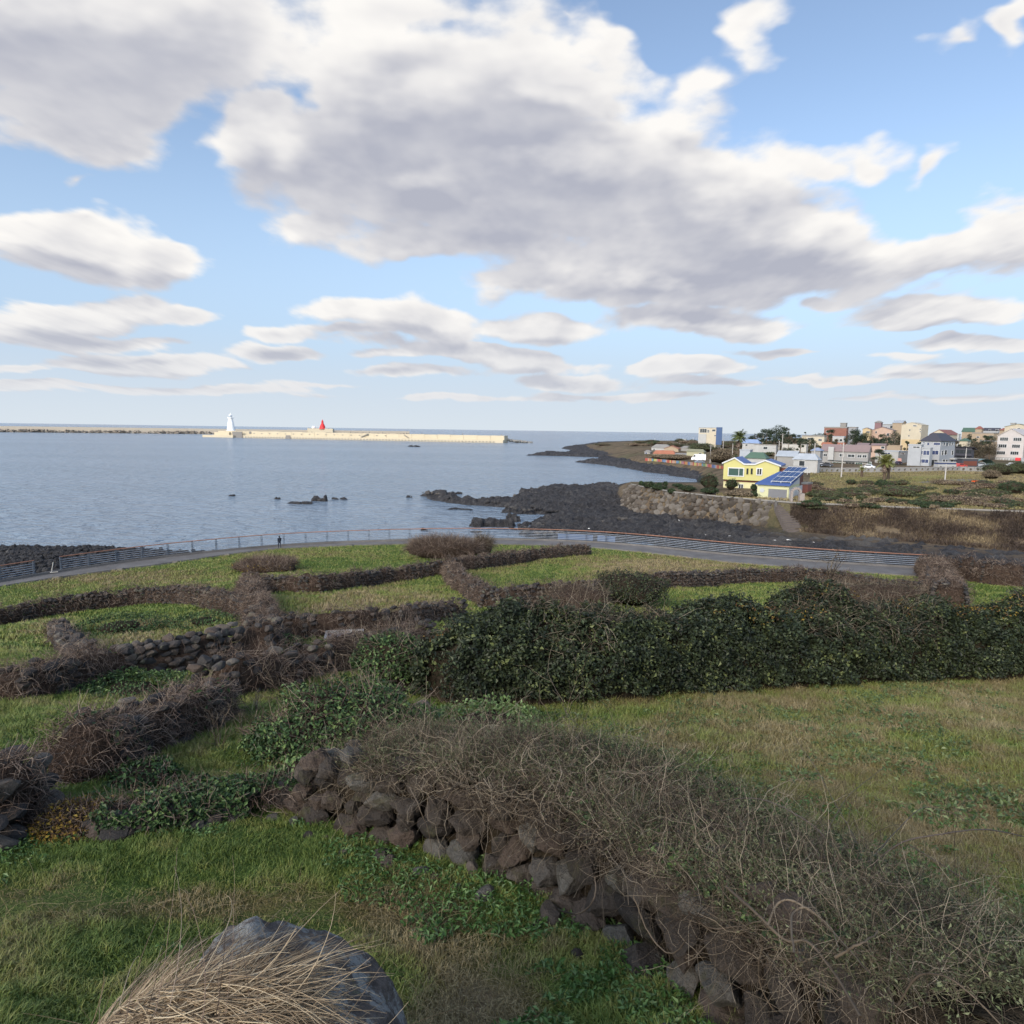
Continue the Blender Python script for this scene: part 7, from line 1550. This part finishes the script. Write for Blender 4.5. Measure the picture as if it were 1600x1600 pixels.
# ------------------------------------------------------------------ shrubs of the embankment yard and the scrub
M_ev2 = leafmat('yard_evergreen', [(0, (.010, .020, .008)), (.5, (.022, .042, .015)), (1, (.05, .08, .03))]); M_dry = leafmat('dry_scrub', [(0, (.07, .05, .035)), (.5, (.15, .115, .075)), (1, (.26, .21, .14))]); M_dg = leafmat('dull_green_scrub', [(0, (.025, .035, .015)), (.5, (.055, .07, .03)), (1, (.10, .11, .05))])
def hb(px, py, w_, h_, lab, lm=M_ev2, n=500, d=None, ls=.28, core=None, group=None, depth=.8):
    if d is None: d = float(gnd(px, py, 60)[1])
    return bush(px, py, w_, h_, lab, lm=lm, n=n, ls=ls, d=d, core=core or M_core, group=group, depth=depth)
for px, py, w_, h_, lab in [(1108, 766, 30, 26, 'big round dark evergreen bush left of the yellow house'), (1143, 766, 19, 19, 'conical dark shrub at the left corner of the yellow house'), (1178, 768, 10, 12, 'small dark shrub before the lower storey'), (1013, 763, 22, 11, 'clipped dark bush at the left tip of the yard'), (1030, 767, 26, 10, 'second clipped dark bush from the tip of the yard'), (1049, 772, 12, 9, 'small dark bush on the yard edge'), (1073, 768, 28, 10, 'olive-brown clipped bush in the yard'), (1109, 772, 30, 11, 'flat dark clipped bush before the big round one'), (1148, 776, 32, 10, 'long low clipped bush left of the tan shrub'), (1185, 776, 40, 9, 'long low brown-green hedge before the garage'), (1163, 777, 26, 9, 'tan dry shrub on the embankment edge'), (1002, 751, 8, 8, 'dark upright shrub at the seaward yard edge'), (1030, 753, 10, 6, 'low round shrub at the seaward yard edge'), (1040, 752, 7, 8, 'tiny conical shrub at the seaward yard edge'), (1060, 754, 16, 5, 'low hedge at the seaward yard edge')]:
    hb(px, py, w_, h_, lab, lm=M_dry if 'tan' in lab else M_ev2, n=int(350 + w_ * 14), d={True: 149.0, False: None}['seaward' in lab], ls=.24, core=M_core)
GRP = 'scrub bushes of the headland'
for i in range(120):
    px = rng.uniform(1262, 1640); q = rng.uniform(0, 1); py = 757 + q * 38; gx = gnd(px, py, 60)
    lm = [M_dg, M_dry, M_dry, M_dg, M_ev2][rng.integers(0, 5)]; o = hb(px, py, rng.uniform(14, 40), rng.uniform(4, 9) , 'low scrub bush on the headland terrace', lm=lm, n=330, ls=.26, core=M_core_br, group=GRP, d=float(gx[1]))
for px, py, w_, h_, lm in [(1402, 776, 55, 14, M_dg), (1460, 792, 60, 7, M_ev2), (1540, 774, 70, 10, M_dg), (1580, 772, 38, 20, M_ev2), (1480, 758, 44, 8, M_dry), (1378, 762, 20, 12, M_ev2), (1290, 778, 60, 12, M_dg), (1340, 772, 60, 10, M_dg), (1270, 790, 26, 9, M_ev2), (1500, 786, 90, 12, M_dry)]:
    hb(px, py, w_, h_, 'larger bush on the headland terrace', lm=lm, n=1400, ls=.26, core=M_core_br, group='larger bushes of the headland')
for i in range(150):                              # dark thickets between the village and the shore, and on the far headland
    px = rng.uniform(930, 1290); py = rng.uniform(692, 709); d = rng.uniform(300, 640); q = P_(px, py, d); 
    if (px < 1120 and d > 440 + (1120 - px) * .8) or px > 1110: hb(px, py, rng.uniform(12, 34), rng.uniform(3, 7), 'dark wild thicket on the far headland', lm=[M_dg, M_dry, M_ev2][i % 3], n=300, d=d, ls=.7, core=M_core_br, group='thickets of the far headland')
for px, py, w_, h_, d, lab in [(1125, 722, 40, 22, 290, 'big bare brown thicket beside the pole'), (1060, 717, 60, 8, 345, 'dark hedge behind the rainbow wall'), (1030, 716.5, 40, 6, 360, 'dark hedge at the left end of the rainbow wall'), (1098, 703, 46, 14, 400, 'grey-green thicket below the tall narrow house'), (1135, 706, 30, 14, 330, 'brown thicket left of the tall palm'), (1240, 706, 60, 8, 300, 'dark hedge before the white ruin wall'), (1560, 746, 50, 20, 195, 'dark rough bushes at the right below the road'), (1590, 744, 36, 20, 200, 'second dark rough bush at the right below the road'), (1548, 755, 26, 14, 180, 'dark bush right of the orange barrier')]:
    hb(px, py, w_, h_, lab, lm=M_dg if 'green' in lab or 'rough' in lab else M_dry, n=2200, d=d, ls=d * .0013, core=M_core)
# dead grass and brambles down the earth bank
n = 60000; u = rng.uniform(proj_u(1235, 800), proj_u(1700, 800), n); f = rng.uniform(0, 1.0, n); d0 = np.interp(u, FL[0][0], FL[0][1]); d1 = np.interp(u, FL[1][0], FL[1][1]); y = d0 + (d1 - d0) * f - rng.uniform(0, 2, n); x = u * y; z = H(x, y)
kf = fbm(x * .25, f * 4, 4, 17) > .42; x, y, z, f = x[kf], y[kf], z[kf], f[kf]; n = len(x); a = rng.uniform(0, 6.28, n)
V, F = blades(np.column_stack([x, y, z]), np.stack([np.cos(a), np.sin(a)], 1), rng.uniform(.3, .95, n), rng.uniform(.06, .14, n), rng.uniform(.2, .9, n)); dr = np.clip(fbm(x * .3, y * .3 + f * 3, 3, 27) * 1.2, 0, 1)
tag(mk('dead_bank_grass', V, F, leafmat('bank_scrub', [(0, (.035, .025, .02)), (.4, (.07, .05, .038)), (.7, (.13, .098, .062)), (1, (.27, .21, .125))], rough=.8, patch=.9, pscale=.16), attrs={'rnd': np.repeat(rng.uniform(.1, .7, n), 5)}), 'dead grass and brambles on the earth bank of the headland', 'dead grass', kind='stuff')
n = 90000; px = rng.uniform(1120, 1720, n); y = rng.uniform(109, 215, n); u = (px - 800) / FPX; x = u * y; d1 = np.interp(u, FL[1][0], FL[1][1]); kf = (y > d1 + .5) & ((px > 1265) | (y < 135)) ; x, y = x[kf], y[kf]; z = H(x, y); n = len(x); a = rng.uniform(0, 6.28, n)
V, F = blades(np.column_stack([x, y, z - .03]), np.stack([np.cos(a), np.sin(a)], 1), rng.uniform(.2, .6, n), rng.uniform(.07, .16, n), rng.uniform(.2, .9, n)); dr = np.clip(.48 + .7 * fbm(x * .05, y * .05, 3, 28), 0, 1)
tag(mk('headland_grass', V, F, M_blade, attrs={'dry': np.repeat(dr, 5), 'rnd': np.repeat(rng.uniform(0, 1, n), 5)}), 'rough dry grass over the headland terrace', 'grass', kind='stuff')
bpy.context.view_layer.update()
